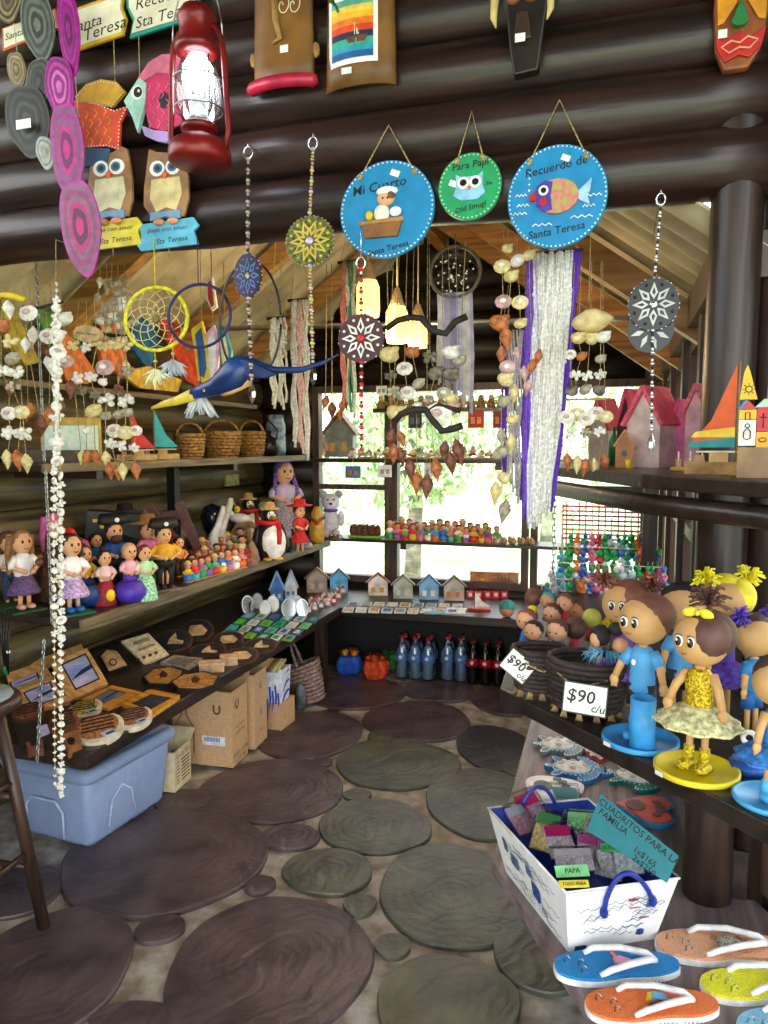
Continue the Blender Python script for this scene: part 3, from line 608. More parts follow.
# hoops
def webhoop(lb,cx,cy,r,h,v,top,web=None,name='dream_catcher',gr='dream catchers',tails=(),rt=1.9):
    p,s=hang(cx,cy,v=v); t=thing(name,lb,'dream catcher',gr,p,FACE)
    b=MB(s); b.ring(0,0,0,r,rt,M(h,.6,noise=.2,scale=90),40,8); b.out('hoop',t)
    b=MB(s); b.tube([(0,r,0),(0,cy-top,0)],.5,M(h,.6)); b.out('hanging_cord',t)
    if web:
        b=MB(s); n=10; wm=M(web,.6)
        for j in range(5):
            for i in range(n):
                f=lambda j,i:((r*(1-.17*j))*math.cos(2*PI*(i+.5*j)/n),(r*(1-.17*j))*math.sin(2*PI*(i+.5*j)/n),0)
                b.tube([f(j,i),f(j+1,i)],.4,wm,4); b.tube([f(j+1,i),f(j,i+1)],.4,wm,4)
        b.out('web',t)
    for (tx,l,h2) in tails:
        b=MB(s); y=-math.sqrt(max(0,r*r-tx*tx)); b.tube([(tx,y,0),(tx,y-l,0)],.4,M(h,.6),4); b.ball(tx,y-l*.6,0,2,AMB,6,5)
        rr=random.Random(int(tx)+40)
        for k in range(16): a=rr.uniform(-1.1,1.1); L=rr.uniform(12,22); b.prism([(tx,y-l),(tx+math.sin(a)*L*.5-2,y-l-math.cos(a)*L*.5),(tx+math.sin(a)*L,y-l-math.cos(a)*L),(tx+math.sin(a)*L*.5+2,y-l-math.cos(a)*L*.5)],rr.uniform(-3,3),rr.uniform(-3,3)+.4,M(h2,.9))
        b.out('feather_tassel',t)
    return t,s
webhoop('yellow hoop dream catcher with web and feathers',156,319,31,'d8d020',1.74,240,'d8cc8a',tails=((-2,18,'d8d4a8'),(16,14,'a8b0b8')))
t,s=webhoop('plain navy blue ring hanging right of the yellow dream catcher',199,316,31,'1c1c58',1.73,240,None,name='blue_hoop',gr=None,rt=1.5)
b=MB(s)
rr=random.Random(5)
for k in range(22): a=rr.uniform(-.9,.9); L=rr.uniform(10,26); b.prism([(0+math.sin(a)*2,-36-40),(math.sin(a)*L*.5-2,-76-L*.5),(math.sin(a)*L,-76-L),(math.sin(a)*L*.5+2,-76-L*.5)],rr.uniform(-3,3),rr.uniform(-2,4)+3,M('c0c4c4',.9))
b.tube([(0,-31,0),(0,-78,0)],.4,M('1c1c58')); b.out('feather_tassel',t)
t,s=webhoop('willow hoop dream catcher with dark web above lilac woven fringe',455,272,25,'6a5a48',2.1,235,'2a2426',tails=())
b=MB(s)
for i in range(22):
    x=-17+i*1.6; L=78+ (i*1.6) + 8*math.sin(i*1.3)
    b.tube([(x,-20,0),(x+1,-40,1),(x-.5+i*.15,-60-L*.2,0),(x+i*.1,-24-L,1)],1.0,M(('d8d0c4','b8aec4','9a90b4','c8c0d0')[(i//4)%4],.9),5)
b.out('woven_fringe',t)
rr=random.Random(3); b=MB(s)
for k in range(40): a=rr.uniform(0,6.3); q=rr.uniform(4,21); b.ball(q*math.cos(a),q*math.sin(a),1,1.1,WHT,5,4)
b.out('beads',t)
# carved bird on an iron hoop
c=(240,385); p,s=hang(*c,v=1.70); t=thing('carved_bird','carved blue toucan with long yellow beak hanging inside a thin iron hoop','carved bird',None,p,FACE)
BB=M('123a78',.3,noise=.3,scale=20,c2='0c2450',name='blue_feather_paint')
def sweep(b,prof,mat,dep=.7,n=14):   # prof: (px,ytop,ybot)
    vs=[];fs=[]
    for (x,y0,y1) in prof:
        cy=(y0+y1)/2;h=abs(y1-y0)/2
        for i in range(n): a=2*PI*i/n; vs.append((x-c[0],c[1]-cy+h*math.cos(a),h*dep*math.sin(a)))
    for j in range(len(prof)-1):
        for i in range(n): q=j*n+i;w_=j*n+(i+1)%n; fs.append((q,w_,w_+n,q+n))
    fs.append(tuple(range(n-1,-1,-1))); fs.append(tuple((len(prof)-1)*n+i for i in range(n))); b.add(vs,fs,mat,True)
b=MB(s); sweep(b,[(190,387,398),(200,383,397),(212,377,396),(222,366,395),(232,357,392),(243,355,388),(252,357,380),(262,363,376),(275,368,375),(300,369,375),(320,364,368),(334,358,360)],BB); b.out('body',t)
b=MB(s); sweep(b,[(147,405,408),(160,399,406),(175,394,404),(188,388,401),(193,387,400)],M('c8b03a',.35,noise=.15),.6); b.out('beak',t)
b=MB(s); sweep(b,[(222,384,396),(232,384,394),(242,380,390),(250,374,386)],M('e0a868',.5),.72); b.out('breast',t)
b=MB(s); b.prism(ps([(228,362),(248,360),(262,366),(280,376),(268,380),(250,378),(236,374)],c),4,9,M('0c2a5c',.35)); b.out('wing',t,bev=.003)
b=MB(s); b.ball(-34,-5,5,1.6,YEL,8,6); b.ball(-34,-5,6.2,.9,BLK,6,5); b.out('eye',t)
b=MB(s); b.tube([(30*math.cos(a)+11,58*math.sin(a)+62,0) for a in [2*PI*(i+.5)/40-.0 for i in range(40)] if math.sin(a)>-.93],1.1,BLK,5); b.out('iron_hoop',t)
b=MB(s); b.cyl((11,120,0),(11,150,0),.5,BLK); b.out('hanging_wire',t)
# pendant lamps (lit)
def pendant(cx,y0,y1,w,v,lb):
    p=at(cx,y0,v=v); s=mp(p); t=thing('pendant_lamp',lb,'pendant lamp','lit pendant lamps',p); h=y1-y0
    g=M('ffb864',.6,noise=.1,scale=60,emit=2.4,name='glowing_shade')
    b=MB(s); b.lathe([(w*.42,-h*.34),(w*.34,-h*.28),(w*.12,0),(0,0)],M('d8c8a0',.7,noise=.3,scale=200),n=16); b.out('cone_cap',t)
    b=MB(s); b.lathe([(0,-h),(w*.48,-h),(w*.54,-h*.9),(w*.52,-h*.45),(w*.4,-h*.33),(0,-h*.33)],g,n=16); b.out('glowing_jar',t)
    b=MB(s); b.tube([(0,0,0),(0,0,(ZE+SL*1.0-p.z)/s if 0 else 60)],.8,CREAM,5); b.out('cord',t)
    l=bpy.data.lights.new('pendant_light','POINT'); l.energy=7.0; l.color=(1,.72,.4); l.shadow_soft_size=.05; lo=bpy.data.objects.new('pendant_light',l); COL.objects.link(lo); lo.location=(p.x,p.y-.02,p.z-h*s-.08)
pendant(368,262,316,22,2.9,'glowing pendant lamp below Mi Cuarto plaque, leftmost of three')
pendant(397,288,342,21,3.0,'glowing pendant lamp with cone top, middle of three')
pendant(418,304,347,19,3.1,'smallest glowing pendant lamp, rightmost of three')
# ================================================================ SHELL MOBILES AND MACRAME
SW=M('e6e2d6',.5,noise=.12,scale=80); SY=M('dcc88a',.5,noise=.15,scale=80); SO=M('c8793c',.5,noise=.25,scale=80,c2='8a4a26'); SB=M('8a5040',.5,noise=.25,scale=90,c2='5c3228'); SP=M('c8a09a',.4,noise=.2,scale=60); SG=M('b8b09a',.5,noise=.3,scale=70,c2='8a8068'); SD=M('7a7260',.6,noise=.3,scale=70)
SM={'w':SW,'y':SY,'o':SO,'b':SB,'p':SP,'g':SG,'d':SD}
def shell(b,x,y,z,r,kind,mat,seed=0):
    rr=random.Random(seed)
    if kind=='c':      # spired whelk, tip down
        b.lathe([(0,-1.35*r),(.14*r,-1.0*r),(.42*r,-.35*r),(.6*r,.1*r),(.46*r,.35*r),(.5*r,.45*r),(.26*r,.65*r),(.28*r,.74*r),(0,1.05*r)],mat,x,y,z,9,rot=(-PI/2+rr.uniform(-.2,.2),0,rr.uniform(-.25,.25)),wob=lambda a:1+.1*math.sin(3*a))
    elif kind=='s':    # ribbed open valve
        n=18; vs=[(x,y,z+r*.4)]
        for q in (.5,1):
            for i in range(n): a=2*PI*i/n; k=1+.05*(i%2); vs.append((x+r*q*k*math.cos(a)*1.05,y+r*q*k*math.sin(a)*.85,z+r*.4*(1-q*q)))
        fs=[(0,1+i,1+(i+1)%n) for i in range(n)]+[(1+i,1+n+i,1+n+(i+1)%n,1+(i+1)%n) for i in range(n)]
        b.add(vs,fs,mat,True); b.ball(x,y,z-.02*r,(r,.8*r,r*.2),mat,14,5); b.ball(x,y+r*.1,z+r*.36,(r*.45,r*.32,r*.12),SP if mat is SW else SW,10,5)
    elif kind=='f':    # cluster of little shells round a knot
        for i in range(6): a=2*PI*i/6+rr.random(); b.ball(x+.6*r*math.cos(a),y+.45*r*math.sin(a),z+rr.uniform(-.3,.3)*r,(.42*r,.32*r,.3*r),mat,7,5,rot=(0,0,a))
        b.ball(x,y,z+.2*r,.35*r,mat,7,5)
    else:              # snail
        b.ball(x,y,z,(r,.75*r,.7*r),mat,10,7,rot=(0,0,rr.uniform(-.6,.6))); b.ball(x+.5*r,y+.35*r,z+.2*r,(.5*r,.4*r,.4*r),mat,8,6); b.ball(x+.8*r,y+.55*r,z+.2*r,(.25*r,.2*r,.2*r),mat,6,5)
def mobile(name,label,cat,group,top,v,items,cols=None,bars=(),vr=.04):
    p,s=hang(*top,v=v); t=thing(name,label,cat,group,p,FACE)
    cl=sorted(set(x for x,*_ in items)); b=MB(s); use=[]
    for (x,y,r,k,m) in items:
        b2=MB(s); z=((x*13+y*7)%9-4)*vr*30; shell(b2,x-top[0],top[1]-y,z,r,k,SM[m],x*3+y); b2.out('shell',t); use.append((x-top[0],top[1]-y,z))
    use.sort()
    # strings follow neighbouring shells downwards
    colsd={}
    for q in use: colsd.setdefault(round(q[0]/9),[]).append(q)
    for k,qs in colsd.items():
        qs.sort(key=lambda q:-q[1]); pts=[(qs[0][0]*.85,0,0)]+qs
        b.tube(pts,.4,JUTE,4)
    b.out('strings',t)
    for (pts,r,m) in bars:
        b=MB(s); b.tube([(x-top[0],top[1]-y,z) for x,y,z in pts],r,m,8); b.out('branch' if m is BLKW else 'hanger',t)
    return t,s
BLKW=M('2c221c',.7,noise=.3,scale=40,bump=.4)
# long white shell strand in the foreground left
a=at(56,262,v=1.70); e=at(59,800,v=1.60); t=thing('shell_strand','long white shell necklace strand hanging to the storage bin, in front at left','shell strand',None,a)
d=e-a; L=d.length; s=L/538
def sp(y,dx=0,dz=0): q=d*((y-262)/538); return (q.x+dx*s,q.y+dz*s,q.z)
b=MB()
b.tube([tuple(Vector(sp(240))+Vector((0,.12,0))),sp(240),sp(285)],.0014,JUTE,4); b.tube([sp(280,-3),sp(500,-4),sp(780,-5)],.0012,JUTE,4); b.tube([sp(280,2),sp(500,4),sp(800,3)],.0012,JUTE,4); b.out('strings',t)
rr=random.Random(2); y=280
protos=[]
for k in range(4):
    b=MB(s); shell(b,0,0,0,5.6,('f','n','f','s')[k],SW,k); protos.append(b.out('shell',t,loc=sp(300+k*8),rot=FACE))
def putshell(k,y,dx,sc,dz=0):
    o=protos[k].copy(); COL.objects.link(o); o.parent=t; o.location=sp(y,dx,dz); o.rotation_euler=(PI/2+rr.uniform(-.3,.3),rr.uniform(-.5,.5),rr.uniform(-1,1)); o.scale=(sc,)*3
for y in range(284,322,6): putshell(0,y,rr.uniform(-1,1),.45)
for y in range(324,470,9): putshell(y%4,y,rr.uniform(-3,2),1.05+.35*rr.random())
for y in range(470,640,9): putshell(y%4,y,-4+rr.uniform(-1,1),.8); putshell((y+1)%4,y+4,4,.9)
for y in range(640,790,8): putshell(y%3,y,-5,.4); putshell((y+1)%3,y+3,3,.72)
for y in (770,778,786,794): putshell(0,y,rr.uniform(-3,3),.8)
mobile('shell_mobile','shell mobile with yellow wrapped hoop at the far left edge','shell mobile','shell mobiles at left',(8,285),1.85,
 [(10,309,9,'c','w'),(24,313,9,'s','w'),(3,326,9,'n','o'),(10,341,9,'f','y'),(12,358,8,'n','g'),(-3,370,9,'f','w'),(11,371,9,'f','w'),(2,386,8,'c','b'),(10,386,7,'f','g'),(-1,412,8,'s','w'),(12,411,8,'s','y'),(3,432,9,'f','w'),(14,433,9,'f','w'),(-2,458,9,'c','y'),(7,459,10,'c','o'),(15,462,9,'c','y'),(26,345,7,'c','w')],
 bars=[([(-6,297,0),(5,295,2),(16,297,3),(24,301,0)],3.2,M('d8c020',.6))])
mobile('shell_mobile','mobile of white whelks and brown hanging shells left of the long strand','shell mobile','shell mobiles at left',(38,285),1.95,
 [(27,333,9,'c','w'),(44,335,9,'s','w'),(25,345,6,'n','g'),(44,362,10,'c','w'),(62,320,9,'n','w'),(50,353,6,'n','b'),(21,410,9,'c','o'),(32,424,10,'c','b'),(43,413,9,'c','o'),(52,405,8,'c','b'),(67,388,9,'c','b'),(66,362,7,'s','p')],
 bars=[([(22,305,0),(40,308,3),(62,303,0)],1.6,BLKW)])
its=[(75,344,7,'f','y'),(84,346,7,'f','w'),(93,343,7,'f','y'),(104,346,6,'f','y'),(113,343,9,'f','y'),(125,346,8,'f','y'),(104,367,9,'s','p'),(117,368,8,'c','o'),(120,366,7,'c','y'),(127,372,7,'f','g'),
 (78,377,8,'f','w'),(91,376,7,'f','w'),(99,381,5,'n','w'),(82,390,6,'f','d'),(92,393,7,'f','d'),(72,389,6,'n','d'),(104,399,9,'f','w'),(122,400,9,'f','w'),(117,388,6,'f','b'),(92,410,9,'n','y'),(100,415,6,'n','g'),(113,414,6,'n','g'),(124,412,6,'n','g'),
 (107,430,8,'s','w'),(120,432,8,'s','y'),(130,430,6,'s','w'),(105,443,7,'f','w'),(118,445,7,'f','w'),(127,447,6,'f','w'),(84,430,5,'n','w'),
 (73,456,7,'c','y'),(81,457,8,'c','o'),(90,457,8,'c','o'),(99,458,8,'c','y'),(103,470,8,'c','o'),(113,471,8,'c','o'),(120,470,8,'c','y'),(127,470,8,'c','o')]
t,s=mobile('shell_mobile','wide curtain of shell rows with orange cones along its bottom','shell mobile','shell mobiles at left',(100,300),2.0,its,bars=[([(68,452,-2),(128,462,-2)],.5,JUTE)])
b=MB(s); b.disc(-12,-33,14,8.5,-1,4,M('c8a878',.6,noise=.2,scale=40),20,-.15); b.text('Santa Teresa',4,-12,-33,4.4,DARK,rot=-.15); b.out('wooden_tag',t)
its=[]; rr=random.Random(9)
for j in range(8):
    for i in range(5):
        if rr.random()<.85: its.append((98+i*7+(j%2)*3,280+j*8+ (i*i%5),5.2,'nc'[rr.random()<.4],'gwyg'[rr.randrange(4)]))
mobile('shell_mobile','net of small cream shells behind yellow dream catcher','shell mobile','shell mobiles at left',(112,262),2.15,its,bars=[([(92,322,0),(105,333,3),(122,336,0),(132,330,0)],1.8,BLKW)])
# central driftwood mobile
its=[(389,352,11,'n','y'),(404,366,8,'s','w'),(412,350,8,'n','o'),(430,355,9,'f','d'),(390,373,7,'f','d'),(395,390,8,'f','g'),(408,391,8,'s','w'),(420,382,7,'n','g'),(437,372,9,'n','d'),(452,352,9,'n','w'),(452,374,9,'n','d'),(445,392,7,'s','g'),(430,398,6,'f','g'),(460,360,7,'n','g'),(417,405,6,'n','w'),(452,398,7,'n','y'),
 (396,412,11,'n','y'),(440,413,13,'s','w'),(452,408,9,'n','p'),(390,437,10,'c','b'),(394,452,10,'c','o'),(402,455,9,'c','b'),(410,468,11,'c','b'),(417,482,11,'c','o'),(428,485,12,'c','b'),(437,468,11,'c','o'),(446,448,9,'c','b'),(451,461,11,'c','b'),(460,450,12,'c','b'),(402,437,8,'c','o')]
mobile('driftwood_mobile','driftwood branch mobile with brown cone shells in centre of shop','shell mobile',None,(425,240),1.98,its,
 bars=[([(386,325,0),(398,318,3),(410,315,0),(422,317,2),(434,330,3),(446,333,0),(456,322,2),(467,317,0)],3.4,BLKW),([(395,420,4),(402,413,5),(415,408,4),(428,409,6),(436,420,7),(444,430,5),(455,428,4),(464,425,4)],3.6,BLKW),([(428,412,4),(440,404,4),(462,410,2)],2.6,BLKW),
 ([(386,245,0),(388,325,0)],.5,JUTE),([(465,245,0),(462,318,0)],.5,JUTE)])
# big hanging on right : shells then macrame
its=[(503,265,8,'s','y'),(508,248,6,'n','y'),(512,275,8,'n','y'),(505,300,8,'s','p'),(522,302,8,'s','y'),(500,320,11,'n','o'),(508,335,12,'c','o'),(522,322,7,'n','y'),(503,352,9,'c','o'),(510,365,8,'s','p'),(520,352,7,'c','p'),(508,378,9,'n','y'),(516,392,10,'c','y'),(527,372,8,'c','p'),(534,365,8,'c','o'),(540,355,8,'c','o'),(530,385,8,'c','p'),
 (508,400,8,'n','g'),(505,435,9,'c','g'),(514,442,10,'c','y'),(503,452,9,'n','g'),(507,478,8,'n','y'),(500,492,11,'c','y'),(508,512,12,'c','g'),(518,260,8,'n','w'),(530,256,7,'n','y'),(515,418,7,'n','y')]
mobile('shell_string','thick string of orange and cream shells hanging left of white macrame','shell mobile',None,(512,218),1.86,its)
def fringe(name,lb,x0,x1,y0,ybot,v,cols,n,rt=1.2,cat='macrame hanging',gr='macrame hangings',bar=True,top=None,knots=True,cv=0):
    c=((x0+x1)/2,y0); p,s=hang(*c,v=v); t=thing(name,lb,cat,gr,p,FACE)
    if bar: b=MB(s); b.tube([(x0-c[0]-3,0,0),(x1-c[0]+3,0,0)],1.8,BLKW,6); b.out('dowel',t)
    b=MB(s); b.tube([(x0-c[0],0,0),(0,(y0-(top or 225)),0),(x1-c[0],0,0)],.6,JUTE,4); b.out('hanging_cord',t)
    per=[[] for _ in cols]
    for i in range(n):
        x=x0+(x1-x0)*(i+.5)/n-c[0]; yb=ybot(i/(n-1)) if callable(ybot) else ybot
        ci=min(len(cols)-1,int(i/n*len(cols))); per[ci].append((x,yb-y0+((i*37)%11-5),i))
    for ci,l in enumerate(per):
        b=MB(s); m=M(cols[ci],.9,noise=.15,scale=120)
        for (x,h,i) in l:
            K=9; b.tube([(x*(1-cv*(k/K)**1.3)-cv*26*(k/K)**1.5+1.2*math.sin(k*1.7+i),-h*k/K,1.5*math.sin(k*2.1+i*1.3)+(i%3)) for k in range(K+1)],rt,m,5)
            if knots:
                for k in (.15,.3,.42): b.ball(x*(1-cv*k**1.3)-cv*26*k**1.5,-h*k,i%3,(rt*1.7,rt*2,rt*1.5),m,6,5)
        b.out('cords',t)
    return t,s
fringe('macrame_hanging','large white macrame hanging with purple braids right of the shells',526,580,252,lambda a:530-abs(a-.35)*40,1.95,('7a50c8','e8e4f0','f8f4ec','f0ece8','f8f4ec','f4f0ea','6a3ac0'),34,1.3,cv=.4)
fringe('macrame_hanging','lilac and white cord hanging behind the shell string',502,530,330,lambda a:470+40*a,2.2,('6a40b8','d8d0e0','cfc8d8','7a50c8'),12,1.2,knots=False)
fringe('macrame_hanging','cream macrame strip left of pink one, above the baskets',270,286,318,405,2.3,('dccfb4','cfc0a4'),7,1.3)
fringe('macrame_hanging','cream and blush macrame strip touching the upper left shelf',291,309,300,lambda a:440+15*a,2.4,('e0d4c0','e0b0a0','e4d8c4'),9,1.4,top=215)
fringe('macrame_hanging','narrow coral and green cord hanging left of red mandala',341,356,262,lambda a:400+12*a,2.5,('e08a78','e8dcc0','4a9a78','e8dcc0'),9,1.1)
# wind chime at right
its=[(602,316,9,'f','y')]
t,s=mobile('shell_mobile','tiered shell wind chime with lemon shaped wooden top, left of pink birdhouse','shell mobile','shell mobiles on right',(590,262),1.88,
 [(580,337,8,'n','y'),(592,337,8,'n','y'),(605,336,8,'n','w'),(572,352,6,'s','w'),(584,355,6,'n','o'),(603,358,6,'n','g'),(578,373,7,'f','w'),(590,374,7,'f','w'),(603,373,7,'f','w'),(575,390,7,'n','d'),(588,388,7,'n','g'),(602,390,7,'n','d'),(570,416,8,'s','w'),(580,413,8,'s','y'),(590,418,8,'s','w'),(600,412,8,'s','w'),(610,416,7,'s','y'),(575,432,7,'f','w'),(590,432,7,'f','g'),(604,431,7,'f','w'),(572,461,9,'c','o'),(582,463,9,'c','y'),(590,466,9,'c','o'),(600,466,9,'c','y'),(610,460,9,'c','o')],
 bars=[([(568,398,0),(614,398,0)],1,JUTE)])
b=MB(s); b.lathe([(0,-22),(6,-18),(12,-6),(12,4),(7,14),(0,22)],M('d8c48a',.5,noise=.15),x=4,y=-58,z=0,n=12,rot=(0,PI/2,0.1)); b.tube([(0,-40,0),(0,50,0)],.5,JUTE,4); b.out('wooden_fruit_top',t)
# brown cone cluster near red mandala
mobile('shell_mobile','small bunch of brown leaf shells near birdhouse at left of centre','shell mobile',None,(335,264),2.6,[(325,400,7,'c','o'),(331,408,8,'c','b'),(340,405,7,'c','o'),(346,400,7,'c','b'),(338,414,6,'c','o')])
# ================================================================ GOODS ON THE LEFT SHELVES
def slab(poly,p0,n,th,mat,name=None,label=None,cat=None,group=None,parent=None,b=None,emit=None):
    """a flat board of thickness th whose face lies on the plane (p0,n)"""
    n=Vector(n).normalized(); p0=Vector(p0)
    pts=[]
    for x,y in poly: r=ray(x,y); pts.append(EYE+r*((p0-EYE).dot(n)/r.dot(n)))
    own=b is None
    if own: b=MB()
    c=sum(pts,Vector())/len(pts) if own and parent is None else Vector((0,0,0))
    k=len(pts); vs=[q-c for q in pts]+[q-c-n*th for q in pts]
    fs=[tuple(range(k)),tuple(range(2*k-1,k-1,-1))]+[(i,k+i,k+(i+1)%k,(i+1)%k) for i in range(k)]
    if ((pts[1]-pts[0]).cross(pts[2]-pts[1])).dot(n)<0: fs=[f[::-1] for f in fs]
    b.add(vs,fs,mat)
    if own: return b.out(name,parent,label,cat,group,loc=tuple(c))
def inset(poly,f,fy=None):
    cx=sum(q[0] for q in poly)/len(poly); cy=sum(q[1] for q in poly)/len(poly); return [(cx+(x-cx)*f,cy+(y-cy)*(fy or f)) for x,y in poly]
def ep(cx,cy,rx,ry,n=22,t=0): return [(cx+rx*math.cos(a)*math.cos(t)-ry*math.sin(a)*math.sin(t),cy+rx*math.cos(a)*math.sin(t)+ry*math.sin(a)*math.cos(t)) for a in [2*PI*i/n for i in range(n)]]
def face_cam(p): return math.atan2(-p[1],-p[0])+PI/2
def tocam(p,tilt):   # normal tilted up from the shelf towards the doorway
    h=Vector((-p[0],-p[1],0)).normalized(); return h*math.sin(tilt)+Vector((0,0,1))*math.cos(tilt)
# high ledge with painted boards
plank('display_shelf','high narrow ledge on the left wall under painted boards',UW,2.2,-2.1,4.1,1.74,.025,EDGE)
U1=(1,0,0)
for poly,h,u,lb in [
 ([(28,276),(46,276),(58,300),(74,345),(60,352),(42,320)],'2a6a70',-2.30,'teal painted board leaning high on left wall behind shells'),
 ([(58,272),(74,272),(95,325),(88,332),(78,322)],'c8a818',-2.27,'yellow painted plank leaning high on left wall, beside white faced board'),
 ([(72,270),(94,270),(96,322),(90,324)],'c8ccd0',-2.28,'white faced board with grey edge leaning high on left wall'),
 ([(2,300),(14,306),(40,362),(26,366),(8,340)],'a8981c',-2.25,'mustard yellow painted strip behind the leftmost shell mobile'),
 ([(34,306),(52,312),(80,342),(90,372),(70,362),(48,340)],'4a8a3a',-2.24,'green painted board behind the white whelk shells'),
 ([(62,330),(74,340),(96,372),(88,384),(66,380),(60,352)],'d87030',-2.22,'orange painted board just right of the long white strand'),
 ([(102,318),(122,332),(128,376),(106,372),(98,344)],'e07a38',-2.22,'orange painted board left of the yellow dream catcher'),
 ([(128,298),(146,302),(158,340),(150,372),(134,350)],'2a6a9a',-2.22,'blue painted board seen through the yellow dream catcher'),
 ([(160,318),(176,322),(212,378),(206,392),(186,380)],'d84a28',-2.18,'red orange painted board seen between both hoops'),
 ([(120,372),(150,366),(182,380),(178,392),(140,388)],'d8b040',-2.16,'golden board lying on ledge under the dream catcher')]:
    slab(poly,(u,3,1.8),U1,.02,M(h,.5,noise=.2,scale=25),'painted_board',lb,'painted board','painted boards on the high ledge')
for poly,h,h2,lb in [
 ([(193,330),(204,322),(209,345),(212,372),(207,384),(199,380),(196,352)],'e0c020','2a5a9a','yellow wooden fish hanging inside the navy ring'),
 ([(208,334),(216,326),(221,345),(219,368),(212,386),(207,372)],'f0b0c0','e8e8e8','pink and white wooden fish hanging right of yellow one'),
 ([(219,326),(228,334),(233,352),(231,378),(224,372),(220,350)],'3a8aa0','e8d8a0','teal wooden fish hanging right of the pink one'),
 ([(208,280),(214,278),(218,308),(213,311),(208,300)],'e8e0d8','c83a2a','white wooden fish with red rim hanging high inside the navy ring')]:
    c=(sum(q[0] for q in poly)/len(poly),sum(q[1] for q in poly)/len(poly)); p,s=hang(*c,v=2.5); t=thing('hanging_fish',lb,'wooden fish','wooden fish near the hoops',p,FACE)
    b=MB(s); b.prism(ps(poly,c),0,3,M(h,.5)); b.prism(ps(inset(poly,.55,.8),c),3,3.6,M(h2,.5)); b.out('body',t)
    b=MB(s); b.tube([(0,(c[1]-poly[1][1]),1),(0,c[1]-poly[1][1]+70,1)],.4,JUTE,4); b.out('cord',t)
def on(px,py,z):
    if z==ZU and px<315: p=at(px,py,u=-2.13+.02*(px%3)); p.z=z; return p,mp(p)
    p=at(px,py,z=z)
    if p.x<UW+.17 and z>0: p=at(px,py,u=UW+.17); p.z=z
    return p,mp(p)
# pale print and crate on the upper shelf
p,s=on(72,452,ZU); t=thing('framed_print','pale turquoise map print in yellow frame on upper left shelf','picture',None,p,(PI/2,0,face_cam(p)*.9))
b=MB(s); b.box(0,22,0,56,44,4,M('c8a83a',.5)); b.out('frame',t,bev=.001); b=MB(s); b.box(0,19,2.2,50,34,.8,M('b8e0d8',.4,noise=.25,scale=40,c2='e8f0e0')); b.out('print',t)
p,s=on(60,459,ZU); b=MB(s); b.box(0,0,6,70,14,12,M('5a5040',.7,noise=.2)); b.out('wooden_crate',None,'low grey wooden crate in front of the turquoise print','crate',None,p,(0,0,.75))
# sailboats
def sailboat(px,py,h,z,sailc,lb,hull='d8b878',w=1.0,flip=1,stripe=None,gr='toy sailboats'):
    p,s=on(px,py,z); t=thing('toy_sailboat',lb,'toy boat',gr,p,(0,0,face_cam(p))); u=h*s; k=flip
    b=MB(u); prof=[(-.42,.10),(-.36,.02),(.30,.02),(.42,.12)]
    vs=[];n=9
    for i in range(n):
        x=-.42+.84*i/(n-1); wd=.09*math.sqrt(max(0.02,1-(x/.44)**2)); vs+=[(x*w,-wd,.11),(x*w,-wd*.6,.0),(x*w,wd*.6,.0),(x*w,wd,.11)]
    fs=[(0,1,2,3),(4*n-1,4*n-2,4*n-3,4*n-4)]
    for i in range(n-1):
        for j in range(4): a=i*4+j;c=i*4+(j+1)%4; fs.append((a,a+4,c+4,c))
    b.add(vs,fs,M(hull,.6,noise=.2)); b.out('hull',t)
    b=MB(u); b.tube([(-.12*k*w,0,.1),(-.12*k*w,0,1)],.012,M('8a6a44')); b.tube([(-.3*w,0,.2),(.36*w,0,.2)],.01,CREAM); b.out('mast',t)
    b=MB(u); T=Matrix.Rotation(PI/2,4,'X'); sm=M(sailc,.6,noise=.1)
    b.prism([(-.10*k*w,.97),(-.10*k*w,.24),(.40*k*w,.24),(.15*k*w,.48)],-.012,.012,sm,T)
    if stripe:
        for q,(y,h2) in enumerate(stripe): b.prism([(-.10*k*w,y),(-.10*k*w,y+.09),((.36-q*.05)*k*w,y+.05),((.39-q*.03)*k*w,y)],-.016,.016,M(h2,.6),T)
    b.out('sail',t)
    b=MB(u); b.box(.06*k*w,0,.15,.2*w,.07,.08,M('c09a5c')); b.box(-.26*w,0,.14,.1*w,.06,.06,M('a07a44')); b.out('cabin',t)
    return t
sailboat(137,457,50,ZU,'d83228','toy sailboat with red sail on the upper left shelf',w=.9)
sailboat(160,456,50,ZU,'3ab0b8','toy sailboat with turquoise sail on the upper left shelf',w=.9)
